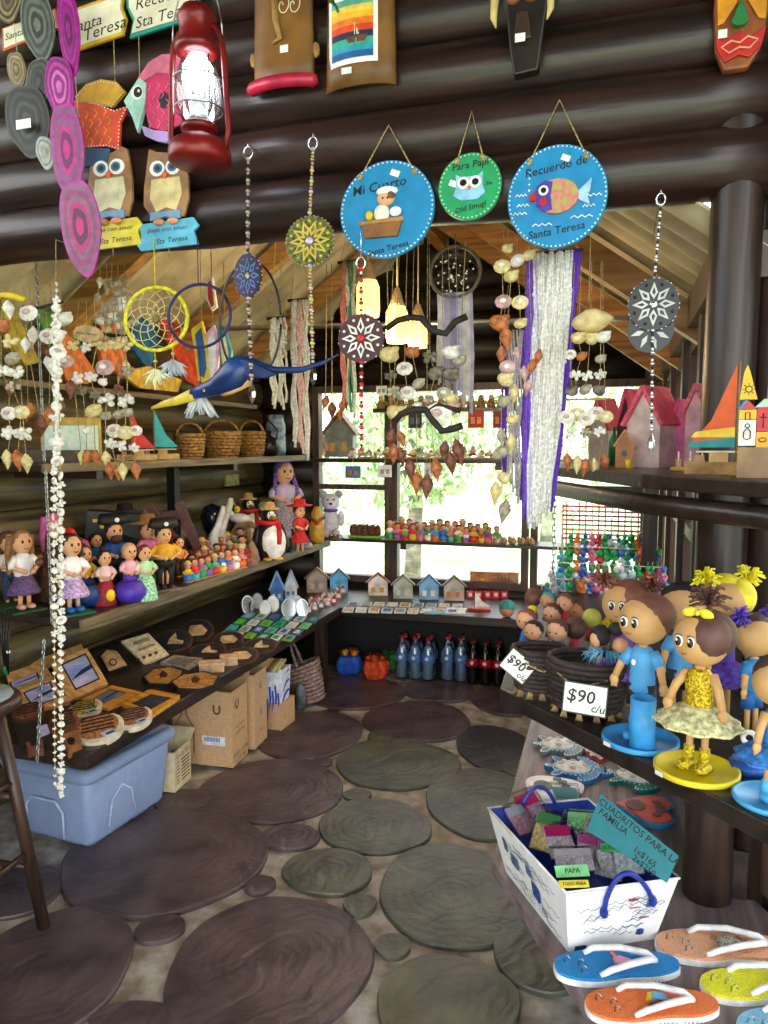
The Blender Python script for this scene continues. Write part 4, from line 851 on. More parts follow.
# wicker baskets
WK=M('b8904e',.8,noise=.3,scale=60,c2='6e4a22'); WKD=M('3c2e2a',.7,noise=.3,scale=50,c2='1c1614')
def weave(b,r0,r1,h,mat,rows=8,n=20,sy=.8,rim=1.1,th=.06):
    for j in range(rows):
        f=j/(rows-1); r=(r0+(r1-r0)*math.sin(f*PI/2)); z=th+f*(h-th)
        b.tube([(r*(1+(.03 if (i+j)%2 else -.03))*math.cos(2*PI*i/n),r*sy*(1+(.03 if (i+j)%2 else -.03))*math.sin(2*PI*i/n),z) for i in range(n)],h/rows*.62,mat,5,True,True)
def basket(px,py,w,h,z,lb,mat=WK,gr='wicker baskets on the upper shelf',fill='6a5030',name='wicker_basket',handle=True,rot=0):
    p,s=on(px,py,z); t=thing(name,lb,'basket',gr,p,(0,0,rot)); r=w/2
    b=MB(s); b.lathe([(0,0),(r*.78,0),(r*.93,h*.4),(r*.96,h*.78),(0,h*.78)],M(fill,.9),n=18,sy=.8); weave(b,r*.8,r,h*.85,mat); b.out('body',t)
    b=MB(s); b.tube([(r*1.02*math.cos(a),r*.82*math.sin(a),h*.9) for a in [2*PI*i/20 for i in range(20)]],h*.06,mat,6,True,True); b.out('rim',t)
    if handle: b=MB(s); b.tube([(r*math.cos(a),0,h*.85+h*.5*math.sin(a)) for a in [PI*i/10 for i in range(11)]],h*.05,mat,5); b.out('handle',t)
    return t,s
basket(190,458,30,26,ZU,'small wicker basket next to turquoise sailboat, leftmost of the three'); basket(222,457,38,27,ZU,'widest wicker basket on upper shelf under the blue bird'); basket(252,456,26,26,ZU,'wicker basket rightmost of three near the dark teapot')
p,s=on(268,457,ZU); t=thing('metal_kettle','dark round metal kettle ornament right of the wicker baskets','kettle',None,p)
b=MB(s); b.lathe([(0,0),(9,0),(12,8),(10,17),(4,21),(5,24),(0,26)],M('2a2420',.35,.5)); b.out('body',t); b=MB(s); b.tube([(-9,0,14),(-12,0,24),(0,0,36),(11,0,26),(9,0,14)],1,BLK); b.out('handle',t)
p,s=on(276,455,ZU); b=MB(s); b.lathe([(0,0),(9,0),(10,4),(10,30),(8,36),(8,40),(0,40)],M('3a5a80',.25,noise=.3,scale=20,c2='a8b8c8'),n=14); b.out('blue_jar',None,'blue and silver jar standing behind the kettle on upper shelf','jar',None,p)
# small houses
def house(px,py,w,h,z,wall,roof,lb,name='toy_house',v=None,rz=None,windows=True,gr=None,depth=.5,roofk=.45,extra=None,cat='toy house'):
    p,s=on(px,py,z); 
    t=thing(name,lb,cat,gr,p,(0,0,face_cam(p) if rz is None else rz)); d=w*depth; hw=h*(1-roofk)
    T=Matrix.Rotation(PI/2,4,'X')
    b=MB(s); b.prism([(-w*.42,0),(w*.42,0),(w*.42,hw),(0,h*.96),(-w*.42,hw)],-d/2,d/2,M(wall,.6,noise=.15,scale=20),T); b.out('walls',t)
    b=MB(s); rm=M(roof,.6,noise=.1)
    for k in (-1,1):
        L=math.hypot(w*.55,(h-hw)*1.1); a=math.atan2(h-hw,w*.45); 
        b.box(k*w*.25,0,(h+hw)/2+.01*h,L,d*1.25,h*.05,rm,rot=(0,k*a,0))
        if roofk<.45:
            for q in range(1,5): b.box(k*w*.11*q,-d*.64,h-(h-hw)*q/4.6,.6,.5,h*.04,M('8a3040',.6),rot=(0,k*a,0))
    b.out('roof',t)
    b=MB(s)
    if windows=='hole': b.disc(0,hw*.65,w*.14,w*.14,d/2,d/2+.5,BLK,14)if 0 else b.prism([(w*.14*math.cos(a),hw*.65+w*.16*math.sin(a)) for a in [2*PI*i/12 for i in range(12)]],d/2,d/2+.6,BLK,T)
    elif windows:
        for x in (-w*.2,w*.16): b.prism([(x-w*.09,hw*.25),(x+w*.09,hw*.25),(x+w*.09,hw*.62),(x-w*.09,hw*.62)],d/2,d/2+.8,M(windows if isinstance(windows,str) else 'd8a030',.5),T)
    if windows: b.out('windows',t)
    return t,s
house(306,457,44,44,ZU,'c88a4a','a0622c','orange brown wooden A frame cabin on the upper left shelf',roofk=.85,windows='6a3a1c',rz=.25)
house(341,457,34,42,ZU-.02,'7a8078','6a5038','grey wooden toy house right of the A frame cabin',windows='c89a50',rz=.1)
# shell souvenirs along the back shelf
def on_v(px,z,v): p=at(px,450,v=v); p.z=z; return p,mp(p)
rr=random.Random(12); SH=[(352,'w'),(361,'p'),(369,'w'),(378,'y'),(386,'o'),(395,'p'),(404,'w'),(412,'o'),(421,'w'),(430,'p'),(438,'w'),(447,'y'),(456,'p'),(464,'w'),(472,'o'),(481,'w'),(489,'p'),(498,'w'),(507,'y'),(515,'p'),(524,'w'),(620,'o'),(632,'w')]
for i,(x,m) in enumerate(SH):
    p,s=on_v(x,ZU-.02,4.6+.06*(i%3-1)); b=MB(s); h=rr.uniform(8,13)
    b.lathe([(0,0),(4.6,0),(4.6,1.6),(0,1.6)],M('b09070',.6),n=10)
    shell(b,0,0,4,4.6,'f',SM[m],i); shell(b,rr.uniform(-1,1),0,h*.6,3.4,'n',SM['wyp'[i%3]],i+3); b.ball(1,0,h*.85,2,SM['owp'[i%3]],7,5)
    b.out('shell_souvenir',None,'small %s shell figurine on the upper window shelf, %s from the left'%({'w':'white','p':'pinkish','y':'cream','o':'orange'}[m],ORD[i]),'shell figurine','shell figurines on the upper window shelf',p)
a0=at(380,409,v=4.65)
for i in range(14):
    x=381+i*10; p=at(x,409,v=4.65); s=mp(p); p.z=a0.z; b=MB(s); 
    b.lathe([(0,0),(4.5,0),(4,5),(3,8),(0,10)],M('b08a5c',.8,noise=.3,scale=80),n=9); b.ball(0,0,10,3,M(('d8b888','c09868','e0c8a0')[i%3],.8),8,6); b.tube([(-4,0,3),(-6,0,7)],.8,JUTE,4); b.tube([(4,0,3),(6,0,7)],.8,JUTE,4)
    b.out('cord_figurine',None,'tiny tan cord figurine on the short top window shelf, %s from left'%ORD[i],'figurine','cord figurines on the short top shelf',p)
# cards hanging from the window shelf
for (x0,y0,x1,y1,h,h2,lb,v) in [(345,466,361,478,'2a7ab8','c8703a','small blue card with orange drawing hanging under window shelf',4.5),(378,465,392,477,'e8e8ee','a0a0b0','white printed card hanging beside the window mullion',4.5),(408,412,422,428,'24304a','5a6a8a','dark navy card hanging behind driftwood mobile',4.55),(468,411,484,428,'c02a28','e8a060','bright red banner card hanging below short top shelf',4.55),(493,411,507,428,'8a1c1c','d89030','dark red banner card hanging right of the bright red one',4.55),(376,386,387,395,'e4dcc8','8a8478','cream price tag hanging left of driftwood mobile',2.6),(424,464,436,477,'dcdce4','9090a0','white card hanging under window shelf behind brown cones',4.5)]:
    c=((x0+x1)/2,(y0+y1)/2); p,s=hang(*c,v=v); b=MB(s); b.box(0,0,0,x1-x0,y1-y0,.6,M(h,.6)); w_=(x1-x0);h_=(y1-y0)
    for k in (-1,1): b.box(k*w_*.2,-h_*.05,.4,w_*.25,h_*.4,.3,M(h2,.6))
    b.tube([(0,h_/2,0),(0,h_/2+ (8 if v>4 else 40),0)],.4,JUTE,4); b.out('hanging_card',None,lb,'card','cards hanging near the windows',p,FACE)
# ------------------------------------------------ dolls on the middle shelf
FELT={}
def doll(px,py,h,z,lb,hair='3a2418',top='e8e8e8',low='6a4a8a',style='long',skirt=True,hat=None,base=None,group='clay dolls on the middle shelf',turn=.45,arms='front',prop=None,skin='e0a678',shoes=None,cape=None,name='clay_doll',fat=1.0,legs=True,pot=None):
    p,s=on(px,py,z); u=h*s; t=thing(name,lb,'doll',group,p,(0,0,face_cam(p)+turn)); sk=M(skin,.5,noise=.05)
    z0=.03 if base else 0; hz=.84; f=fat
    b=MB(u); b.ball(0,0,hz,(.115,.11,.14),sk,14,10); b.cyl((0,0,.62),(0,0,.74),.035,sk)
    b.ball(0,-.112,hz-.015,(.02,.022,.02),sk,6,4)
    if legs:
        for k in (-1,1): b.tube([(k*.055,0,.38),(k*.05,-.01,.2),(k*.055,0,z0+.03)],[.035,.03,.026],sk,8); 
    for k in (-1,1):
        hnd=(k*.05,-.15,.5) if arms=='front' else (k*.2,-.03,.42); b.tube([(k*.11*f,0,.66),(k*.17*f,-.05,.56),hnd],[.034,.03,.026],sk,7); b.ball(*hnd,.033,sk,8,6)
    b.out('body',t)
    b=MB(u)
    for k in (-1,1): b.ball(k*.04,-.1,hz+.02,(.017,.012,.022),BLK,6,5)
    b.tube([(-.03,-.108,hz-.06),(0,-.115,hz-.07),(.03,-.108,hz-.06)],.006,M('8a2a24'),4); b.out('face',t)
    b=MB(u); tm=M(top,.6,noise=.1)
    b.lathe([(.085*f,.36),(.105*f,.45),(.12*f,.56),(.115*f,.66),(.05,.72)],tm,n=14,sy=.8)
    for k in (-1,1): b.tube([(k*.09*f,0,.67),(k*.15*f,-.03,.6),(k*.165*f,-.06,.54)],[.045,.045,.042],tm,7)
    b.out('top',t)
    b=MB(u); lm=M(low,.7,noise=.3,scale=120,c2=None)
    if skirt:
        zb=.22 if legs else 0
        b.lathe([(.2*f,zb),(.205*f,zb+.02),(.15*f,.34),(.09*f,.46)],lm,n=18,sy=.85,wob=lambda a:1+.06*math.cos(6*a))
    else:
        for k in (-1,1): b.tube([(k*.055*f,0,.44),(k*.06*f,0,.25),(k*.06*f,0,z0+.07)],[.07*f,.055,.05],lm,8)
        b.lathe([(.1*f,.36),(.12*f,.42),(.11*f,.48)],lm,n=12,sy=.8)
    b.out('skirt' if skirt else 'trousers',t)
    b=MB(u); hm=M(hair,.7,noise=.2,scale=60)
    if style!='none':
        b.ball(0,.025,hz+.03,(.128,.115,.13),hm,14,8)
    if style=='long':
        for a in range(-4,5): x=.125*math.sin(a*.33); b.tube([(x,.03+.07*math.cos(a*.33),hz+.08),(x*1.15,.06+.05*math.cos(a*.33),hz-.12),(x*1.25,.05,hz-.3-.02*abs(a))],[.04,.042,.02],hm,6)
    if style=='braids':
        for k in (-1,1):
            for q in range(6): b.ball(k*(.12+.008*q),.0-.01*q,hz-.03-.045*q,.032,hm,7,5)
    if style=='bun': b.ball(0,.06,hz+.16,.06,hm,10,7)
    if style=='beard': b.ball(0,-.07,hz-.1,(.09,.06,.08),hm,10,7)
    b.out('hair',t)
    if hat:
        b=MB(u); hm=M(hat[1],.6)
        if hat[0]=='brim': b.lathe([(0,hz+.11),(.26,hz+.1),(.27,hz+.12),(.12,hz+.15),(.11,hz+.24),(0,hz+.25)],hm,n=18,sy=.8,wob=lambda a:1+.08*math.cos(2*a))
        elif hat[0]=='pirate': b.lathe([(.1,hz+.08),(.25,hz+.13),(.2,hz+.26),(.08,hz+.2),(0,hz+.2)],hm,n=18,sy=.45); b.ball(0,-.1,hz+.17,(.04,.02,.035),WHT,8,6)
        elif hat[0]=='scarf': b.lathe([(.15,hz-.12),(.155,hz),(.13,hz+.13),(.05,hz+.18),(0,hz+.18)],hm,n=16,y=.03)
        b.out('hat',t)
    if shoes:
        b=MB(u)
        for k in (-1,1): b.ball(k*.06,-.04,z0+.035,(.05,.085,.035),M(shoes,.4),10,6)
        b.out('shoes',t)
    if base: b=MB(u); b.box(0,0,.012,.42,.3,.024,M(base,.7,noise=.2)); b.out('base',t)
    if prop: b=MB(u); prop(b); b.out('held_item',t)
    if pot: b=MB(u); b.lathe([(0,0),(.16,0),(.26,.12),(.27,.22),(.2,.34),(.16,.36),(0,.36)],M(pot,.5),n=20); b.out('pot',t)
    return t
fiddle=lambda b:(b.ball(.05,-.17,.55,(.1,.03,.06),M('7a4424',.4),10,6,rot=(0,.5,0)),b.tube([(.1,-.17,.58),(.24,-.17,.66)],.014,BLK))
doll(25,611,82,ZM,'girl doll with floral skirt holding a little brown bear, at left end','9a6a44','e8e4e4','6a4a7a','long',base='2c5a30',shoes='e0a090',prop=lambda b:(b.ball(.12,-.16,.6,.05,BRN,8,6),b.ball(.13,-.17,.67,.035,BRN,8,6)))
doll(12,606,76,ZM,'doll in white shirt and blue trousers behind floral skirt girl','6a4228','e4e4e8','2c3a5a','long',skirt=False,base='2c5a30')
doll(74,614,82,ZM,'doll with long dark hair, white jumper and short lilac skirt','3a221a','f0f0f2','c8a8d8','long',base='2c6a34',shoes='1c6ac8')
doll(86,606,62,ZM,'baby doll in yellow and black sitting in a dark blue pot','5a3a24','e0b820','1c2c6a','short',skirt=False,legs=False,pot='16407c')
doll(106,605,56,ZM,'small doll in red dress with pink hem and yellow apron','1a1412','e8c8c8','a01c30','bun',legs=False,prop=lambda b:b.ball(0,-.19,.2,(.09,.04,.11),YEL,10,7))
doll(131,602,60,ZM,'blonde baby doll in pink vest sitting on a purple pot','c8a070','e8a8b8','5a34b8','short',skirt=False,legs=False,pot='5030b0')
doll(146,600,56,ZM,'doll in pale green gown with white flowers beside purple pot','6a3a24','b8e8b8','a8dcb0','short',legs=False,fat=1.1)
doll(116,590,70,ZM,'pirate doll in blue coat with wide black hat','4a2c1c','1c4a98','1a1a24','beard',skirt=False,hat=('pirate','141214'))
doll(127,574,66,ZM,'doll with huge black hat and red scarf at the back of shelf','1a1412','a82024','1a1a22','short',skirt=False,hat=('brim','141214'))
doll(149,585,66,ZM,'doll in pink and green costume drinking from white cup','6a3a24','c86a98','2a8a4a','short',skirt=False,hat=('brim','8a6038'),prop=lambda b:b.lathe([(.04,0),(.06,.12),(0,.12)],WHT,x=.08,y=-.14,z=.74,n=10))
doll(165,590,66,ZM,'stout doll in yellow shirt and black hat on grey plinth','3a2418','e0a818','1a1a1c','short',skirt=False,hat=('pirate','1c1614'),base='7a7068',fat=1.45,shoes='141414')
doll(180,578,42,ZM,'small doll in orange and white standing near the tiny figurines','3a2418','e89020','5a3420','short',skirt=False,shoes='c87a50')
doll(84,574,46,ZM,'doll with a pink headscarf at back behind brunette doll','1a1412','e87aa0','4a2a34','none',hat=('scarf','e05a90'))
doll(97,575,50,ZM,'dark haired doll with blue jacket behind red dress doll','1a1412','1c5a98','2a2a3a','short',skirt=False)
doll(80,590,50,ZM,'doll in black with yellow flowers behind the blue pot','1a1412','201c20','1a181c','long')
doll(152,572,44,ZM,'white robed doll between pirate hat and yellow shirt doll','d8d8e0','e8e8f0','e0e0e8','long',legs=False)
# tall pink and yellow flowered cloth figure behind the chain
p,s=on(56,600,ZM); t=thing('cloth_doll','tall cloth doll in pink hood and yellow flowered robe behind steel chain','doll',None,p,(0,0,face_cam(p)))
b=MB(s); b.lathe([(15,0),(14,30),(10,58),(7,66),(0,68)],M('7a5a20',.9,noise=.3,scale=90,c2='4a1c34'),n=16); b.out('robe',t)
b=MB(s); b.ball(0,0,76,(9,8,12),M('d860a8',.7),12,9); b.tube([(-8,-2,84),(-10,-2,64),(-8,-4,50)],3,M('d860a8',.7)); b.out('hood',t); b=MB(s); b.ball(0,-5,75,(6,4,7),SKIN,10,7); b.out('face',t)
p,s=on(72,603,ZM); t=thing('red_bird_ornament','round red bird ornament perched on a pole beside cloth doll','ornament',None,p,(0,0,face_cam(p)))
b=MB(s); b.cyl((0,0,0),(0,0,58),2,BRN); b.lathe([(0,0),(9,0),(9,3),(0,3)],BRN,n=12); b.out('pole',t); b=MB(s); b.ball(0,0,66,(7,7,10),M('d82a1c',.35),12,9); b.ball(-1,-6,68,(2.5,2,3),YEL,7,5); b.out('bird',t)
# tiny figurines, middle shelf
def mini(px,py,h,z,lb,gr,top,hair,low,k=0,v=None):
    if v is None: p,s=on(px,py,z)
    else: p,s=on_v(px,z,v)
    u=h*s; b=MB(u); sk=M('d89a72',.5,noise=.05)
    b.lathe([(0,0),(.3,0),(.3,.05),(0,.05)],M('a8865a',.7),n=9)
    b.lathe([(.22,.05),(.26,.2),(.2,.38),(.1,.45)],M(low,.5),n=9,sy=.8); b.lathe([(.19,.34),(.22,.5),(.18,.62),(.06,.68)],M(top,.5),n=9,sy=.8)
    b.ball(0,0,.8,(.16,.15,.18),sk,9,7); b.ball(0,.03,.86,(.17,.155,.15),M(hair,.6),9,6)
    for q in (-1,1): b.tube([(q*.17,0,.58),(q*.25,-.1,.46),(q*.1,-.24,.44)],.05,M(top,.5) if k%2 else sk,5); b.ball(q*.06,-.145,.8,.02,BLK,5,4)
    if k%4==0: b.lathe([(0,.93),(.26,.92),(.14,.98),(.1,1.08),(0,1.08)],M('d8b878',.7),n=10)
    if k%4==1: b.ball(.1,-.28,.42,(.12,.08,.1),M(('f0d030','e84a4a','f0f0f0')[k%3],.5),7,5)
    if k%4==2: b.box(0,-.25,.42,.34,.05,.2,M(('2a7ad0','f0f0f0','30a060')[k%3],.5))
    return b.out('tiny_figurine',None,lb,'figurine',gr,p,(0,0,face_cam(p)))
CN=[('e8c030','yellow'),('f0f0f0','white'),('2a78c0','blue'),('30a050','green'),('d83030','red'),('e87a98','pink'),('ee7828','orange'),('4ab8c0','turquoise'),('8a5ab8','purple')]
rr=random.Random(21); k=0
for row,(x0,x1,yb0,yb1,n) in enumerate([(188,248,582,566,10),(192,242,573,559,9),(196,240,564,551,8)]):
    for i in range(n):
        f=i/(n-1); x=x0+(x1-x0)*f; y=yb0+(yb1-yb0)*f; c=CN[(k*4+row)%9]
        mini(x,y,rr.uniform(19,24),ZM,'tiny clay figurine in %s on middle left shelf, %s from left in the %s row'%(c[1],ORD[i],('front','second','back')[row]),'tiny figurines on the middle left shelf',c[0],('2a1a14','6a4228','141214','8a5a30')[k%4],CN[(k*5+2)%9][0],k); k+=1
# black cannon-like case and brown easel
p,s=on(116,556,ZM); t=thing('black_toy_cannon','black wooden toy cannon with gold marks behind the dolls','toy cannon',None,p,(0,0,.5))
b=MB(s); b.box(0,0,52,52,18,28,M('2c2c30',.35),rot=(0,.1,0)); b.out('box',t,bev=.003); b=MB(s); b.cyl((6,-8,38),(40,-8,26),7,M('24242a',.3),n=12); b.out('barrel',t)
b=MB(s); b.box(0,0,20,40,16,40,M('1c1a1a',.5)); b.out('carriage',t); b=MB(s); b.box(-14,-9.5,58,10,.8,3,GOLD); b.box(-8,-9.5,52,9,.8,3,GOLD); b.out('gold_plate',t)
p,s=on(176,566,ZM); t=thing('wooden_easel','reddish brown crossed wooden easel leaning behind yellow shirt doll','easel',None,p,(0,0,.45)); EW=M('5c2c22',.4,noise=.2)
for (q,r) in (((-24,0,62),(16,-6,2)),((4,4,64),(26,-4,6)),((-28,3,48),(6,3,52))):
    b=MB(s); a=Vector(q);c=Vector(r); d=c-a; m=(a+c)/2; b.box(m.x,m.y,m.z,9,5,d.length,EW,rot=(0,math.atan2(d.x,d.z),0)); b.out('slat',t,bev=.001)
b=MB(s)
for q in ((-18,-4,52),(-8,-5,38),(22,-6,12),(8,2,60),(-22,0,46)): b.ball(*q,1.2,WHT,5,4)
b.out('studs',t)
# penguins
def penguin(px,py,h,lb,scarf,spread=0):
    p,s=on(px,py,ZM); u=h*s; t=thing('penguin_ornament',lb,'penguin ornament','penguin ornaments',p,(0,0,face_cam(p)+.35))
    b=MB(u); b.lathe([(0,0),(.2,0),(.27,.12),(.27,.35),(.2,.58),(.12,.68),(0,.7)],M('1a1a1e',.4),n=18,sy=.85); b.ball(0,0,.76,(.13,.13,.14),M('1a1a1e',.4),14,9)
    for k in (-1,1): b.ball(k*.26,0,.36,(.05,.1,.24),M('1a1a1e',.4),10,8,rot=(0,-k*.2,0))
    b.out('body',t)
    b=MB(u); b.ball(.02,-.1,.3,(.23,.19,.31),M('f2f2f4',.5),14,10); b.ball(0,-.05,.76,(.09,.1,.1),M('f2f2f4',.5),10,7); b.out('belly',t)
    b=MB(u); b.lathe([(.05,0),(.03,.12),(0,.2)],M('e8a81c',.4),x=0,y=-.12,z=.73,n=10,rot=(PI/2,0,0)); b.out('beak',t)
    b=MB(u)
    for k in (-1,1): b.ball(k*.1,-.16,.025,(.08,.12,.03),M('e8b020',.4),10,6); 
    b.out('feet',t)
    b=MB(u)
    for k in (-1,1): b.ball(k*.045,-.13,.8,.014,BLK,6,4)
    b.out('eyes',t)
    b=MB(u); b.ring(0,0,.64,.16,.04,M(scarf,.7),18,8); b.tube([(.1,-.15,.62),(.08,-.26,.45),(.06,-.27,.28)],[.045,.05,.045],M(scarf,.7),8); b.out('scarf',t)
    b=MB(u); b.lathe([(0,.86),(.17,.86),(.17,.88),(.1,.9),(.085,.98),(0,1.0)],M('c8a45c',.8,noise=.2,scale=90),n=16); b.out('straw_hat',t)
penguin(270,559,58,'front penguin ornament with red scarf and straw hat','cc1c24')
penguin(249,541,50,'rear penguin ornament with straw hat and red jacket, left of front penguin','c0202a')
doll(285,540,80,ZM,'tall doll with purple braided hair and lilac dress at far end','7a5ab0','c8b8d8','b8b0c8','braids',group=None,legs=False,fat=1.2,name='purple_haired_doll')
doll(300,553,50,ZM,'doll in red dress with red hat in front of purple haired doll','4a2418','c02828','d0202c','short',group=None,hat=('brim','c82424'),turn=.6)
p,s=on(317,543,ZM); t=thing('mustard_bird_ornament','mustard coloured wooden bird ornament with crossed wings near window','ornament',None,p,(0,0,face_cam(p)))
b=MB(s); b.lathe([(0,0),(6,0),(8,6),(7,18),(5,24),(5.5,30),(3,36),(0,37)],M('c8962c',.4),n=14); b.out('body',t); b=MB(s); b.tube([(-8,-3,26),(0,-8,22),(8,-3,26)],1.8,M('8a4a24')); b.ball(0,-5,19,(3,2,3),RED,8,6); b.out('wings',t)
p,s=on(331,536,ZM); t=thing('white_bear','white and lilac plush bear at the window end of the middle shelf','plush bear',None,p,(0,0,face_cam(p))); W2=M('e0dce8',.9,noise=.1)
b=MB(s); b.ball(0,0,14,(9,7,14),W2); b.ball(0,-1,34,(9,8,9),W2); 
for k in (-1,1): b.ball(k*8,0,42,4,M('b0a8c8',.9),8,6); b.ball(k*10,-3,18,(3.5,4,8),W2,8,6); b.ball(k*5,-7,4,(4,6,4),W2,8,6)
b.out('body',t); b=MB(s); b.ball(0,-8,33,(2,1.5,1.5),BLK,6,4); b.ball(-3,-8,37,1,BLK,6,4); b.ball(3,-8,37,1,BLK,6,4); b.out('face',t); b=MB(s); b.ring(0,0,26,6,1.8,PURP,14,6); b.out('ribbon',t)
for (x,y,h,lb) in ((216,560,56,'white carved heron with curved neck, left of driftwood gull'),(223,556,60,'taller white carved heron next to black balloon vase')):
    p,s=on(x,y,ZM); t=thing('carved_heron',lb,'carved bird','carved white herons',p,(0,0,.3)); k=h/60
    b=MB(s*k); b.lathe([(0,0),(7,0),(6,2),(0,2)],BRN,n=12); b.tube([(0,0,2),(-3,0,14),(-2,0,26),(3,0,38),(8,0,52),(9,0,58)],[5,6,5,3.6,3.2,2.2],M('d8d8d8',.5,noise=.1),9); b.out('body',t)
    b=MB(s*k); b.tube([(9,0,57),(14,0,50)],[1.6,.4],M('c8a030'),6); b.out('beak',t)
p,s=on(213,553,ZM); b=MB(s); b.lathe([(0,0),(7,0),(4,6),(3,14),(9,24),(12,36),(9,46),(0,50)],M('14182a',.12),n=18); b.out('black_vase',None,'glossy black rounded vase behind the white herons','vase',None,p)
p,s=on(242,550,ZM); t=thing('driftwood_gull','white gull on a driftwood stand with a yellow chick','ornament',None,p,(0,0,.2))
b=MB(s); b.tube([(-16,0,0),(-10,0,14),(-2,0,24),(10,0,26),(16,0,22)],[3,4,5,3.5,2],M('9a7a54',.8,noise=.3),8); b.tube([(8,0,0),(6,0,24)],3,M('9a7a54',.8)); b.out('driftwood',t)
b=MB(s); b.ball(-2,0,32,(11,5,5),M('e4e4e4',.5)); b.ball(-11,0,36,3.6,M('e4e4e4',.5)); b.out('gull',t); b=MB(s); b.ball(-4,-1,41,3.2,M('f0d020')); b.ball(-4,-4,41,1.2,ORG,6,4); b.out('chick',t)
p,s=on(252,566,ZM); t=thing('spotted_gourd','pointed brown gourd with red spots in front of the gull','gourd',None,p)
b=MB(s); b.lathe([(0,0),(6,0),(8,7),(6,16),(2,24),(0,27)],M('8a7058',.7,noise=.2)); b.out('body',t); b=MB(s)
for i in range(9): a=-2.6+(i%3)*.7; b.ball(6.2*math.cos(a),6.2*math.sin(a)-.8,6+5*(i//3),(2,1.5,2),RED,6,5)
b.out('red_spots',t)
p,s=on(266,536,ZM); t=thing('green_parrot','green and white bird ornament behind the front penguin','ornament',None,p,(0,0,.3)); b=MB(s); b.lathe([(0,0),(8,0),(10,12),(7,26),(0,32)],M('2e7a54',.5)); b.out('body',t); b=MB(s); b.ball(-1,-3,32,(6,6,5),M('c8e0d4')); b.ball(0,0,38,(7,6,3),M('8a7a3a')); b.out('head',t)
p,s=on(288,552,ZM); t=thing('small_dog_ornament','small dark grey dog ornament sitting right of front penguin','ornament',None,p,(0,0,.3)); b=MB(s); b.ball(0,0,8,(6,6,9),M('2a2a30',.3)); b.ball(0,-3,19,(5,5,5),M('b8b0c0',.4)); b.ball(-5,-2,20,(2,2,4),M('2a2a30'),7,5); b.ball(5,-2,20,(2,2,4),M('2a2a30'),7,5)
for k in (-1,1): b.ball(k*4,-6,2,(2.5,4,2.2),M('2a2a30'),7,5)
b.out('body',t)
for (x,y,r,m,lb) in ((305,549,9,'8a8890','grey stone lump with shells in front of the red dressed doll'),(335,541,9,'5a4438','brown driftwood lump at the window end of middle shelf')):
    p,s=on(x,y,ZM); b=MB(s); b.ball(0,0,3,(r,6,3.5),M(m,.6,noise=.3),12,7); 
    for i in range(7): b.ball(-r*.7+i*r*.23,-2,5,2.4,M(('c8c8d0',m)[i%2],.5),6,5)
    b.out('stone_ornament',None,lb,'ornament',None,p)
p,s=on(261,470,ZU-.5) if 0 else (at(232,480,u=UW+.03),1); s=mp(p); b=MB(s); b.box(0,0,0,2,26,11,M('a8a05c',.6,noise=.2)); b.out('wall_note',None,'small olive card pinned to left log wall under upper shelf','card',None,p)
# ================================================================ LOW LEFT SHELF : FRAMES, PLAQUES, MAGNETS
FW1=wood('d8a868','b07c40',.5,0,9,'light_frame_wood',.1); FW2=wood('d89a3c','a86c24',.45,0,9,'golden_frame_wood',.1)
SEA=M('8a94b8',.35,noise=.25,scale=14,c2='c8b8d8',stretch=(1,1,4)); NAVY=M('28344c',.4)
def tiltboard(poly,lb,name,cat,gr,mat,th=.015,tilt=.6,pics=(),z=None,base=None):
    z=ZL if z is None else z
    yb=max(q[1] for q in poly); xb=[q for q in poly if q[1]==yb][0][0]
    p0=at(xb,yb,z=z); p0.z+=th*.9; n=tocam(p0,tilt); t=thing(name,lb,cat,gr,(p0.x,p0.y,z)); par=Vector((p0.x,p0.y,z))
    def S(pl,off,th_,m,nm):
        o=slab(pl,p0+n*off,n,th_,m,nm,parent=t); o.location=-par; return o
    S(poly,0,th,mat,base or 'board')
    for (pl,off,m,nm) in pics: S(pl,off,off*.9 if off>.004 else .002,m,nm)
    return t
def hill(poly):   # dark headland across a little seascape
    a,b_,c,d=poly; L=lambda p,q,f:(p[0]+(q[0]-p[0])*f,p[1]+(q[1]-p[1])*f)
    l,r=L(a,d,.62),L(b_,c,.40); l2,r2=L(a,d,.66),L(b_,c,.56); return [L(l,r,.25),L(L(l,r,.6),a,.08),r,r2,l2]
def frame(outer,pic,lb,m=FW1,tilt=.6,k=SEA,gr='framed seascape pictures'):
    return tiltboard(outer,lb,'seascape_picture','framed picture',gr,m,.018,tilt,[(inset(pic,1.12),.002,DARK,'inner_edge'),(pic,.004,k,'picture'),(hill(pic),.0052,NAVY,'headland')],base='frame')
tiltboard([(8,669),(81,644),(86,652),(11,678)],'long pale slat board lying behind the picture frames','pale_board','board',None,FW1,.02,.5,[([(16,668),(22,666),(23,668),(17,670)],.003,DARK,'mark')])
frame([(6,674),(42,661),(58,684),(12,693)],[(11,682),(36,673),(38,678),(13,688)],'small frame with narrow blue sea picture at the far left of low shelf')
frame([(51,663),(87,648),(108,683),(69,701)],[(63,665),(85,655),(98,678),(76,688)],'largest seascape frame leaning upright, behind the long white strand')
frame([(15,692),(50,679),(70,701),(28,713)],[(25,693),(49,683),(57,697),(34,706)],'seascape frame with pale sky lying left of steel chain',tilt=.45)
frame([(81,699),(112,685),(142,692),(108,708)],[(93,699),(110,690),(124,693),(105,702)],'golden frame with blue grey sea picture lying right of big frame',FW2,.12,M('6a7690',.35,noise=.2,scale=20))
frame([(122,703),(150,689),(180,695),(152,714)],[(134,703),(151,695),(169,698),(151,708)],'golden frame with dark printed text lying above storage bin',FW2,.1,M('3a3c44',.5,noise=.3,scale=60))
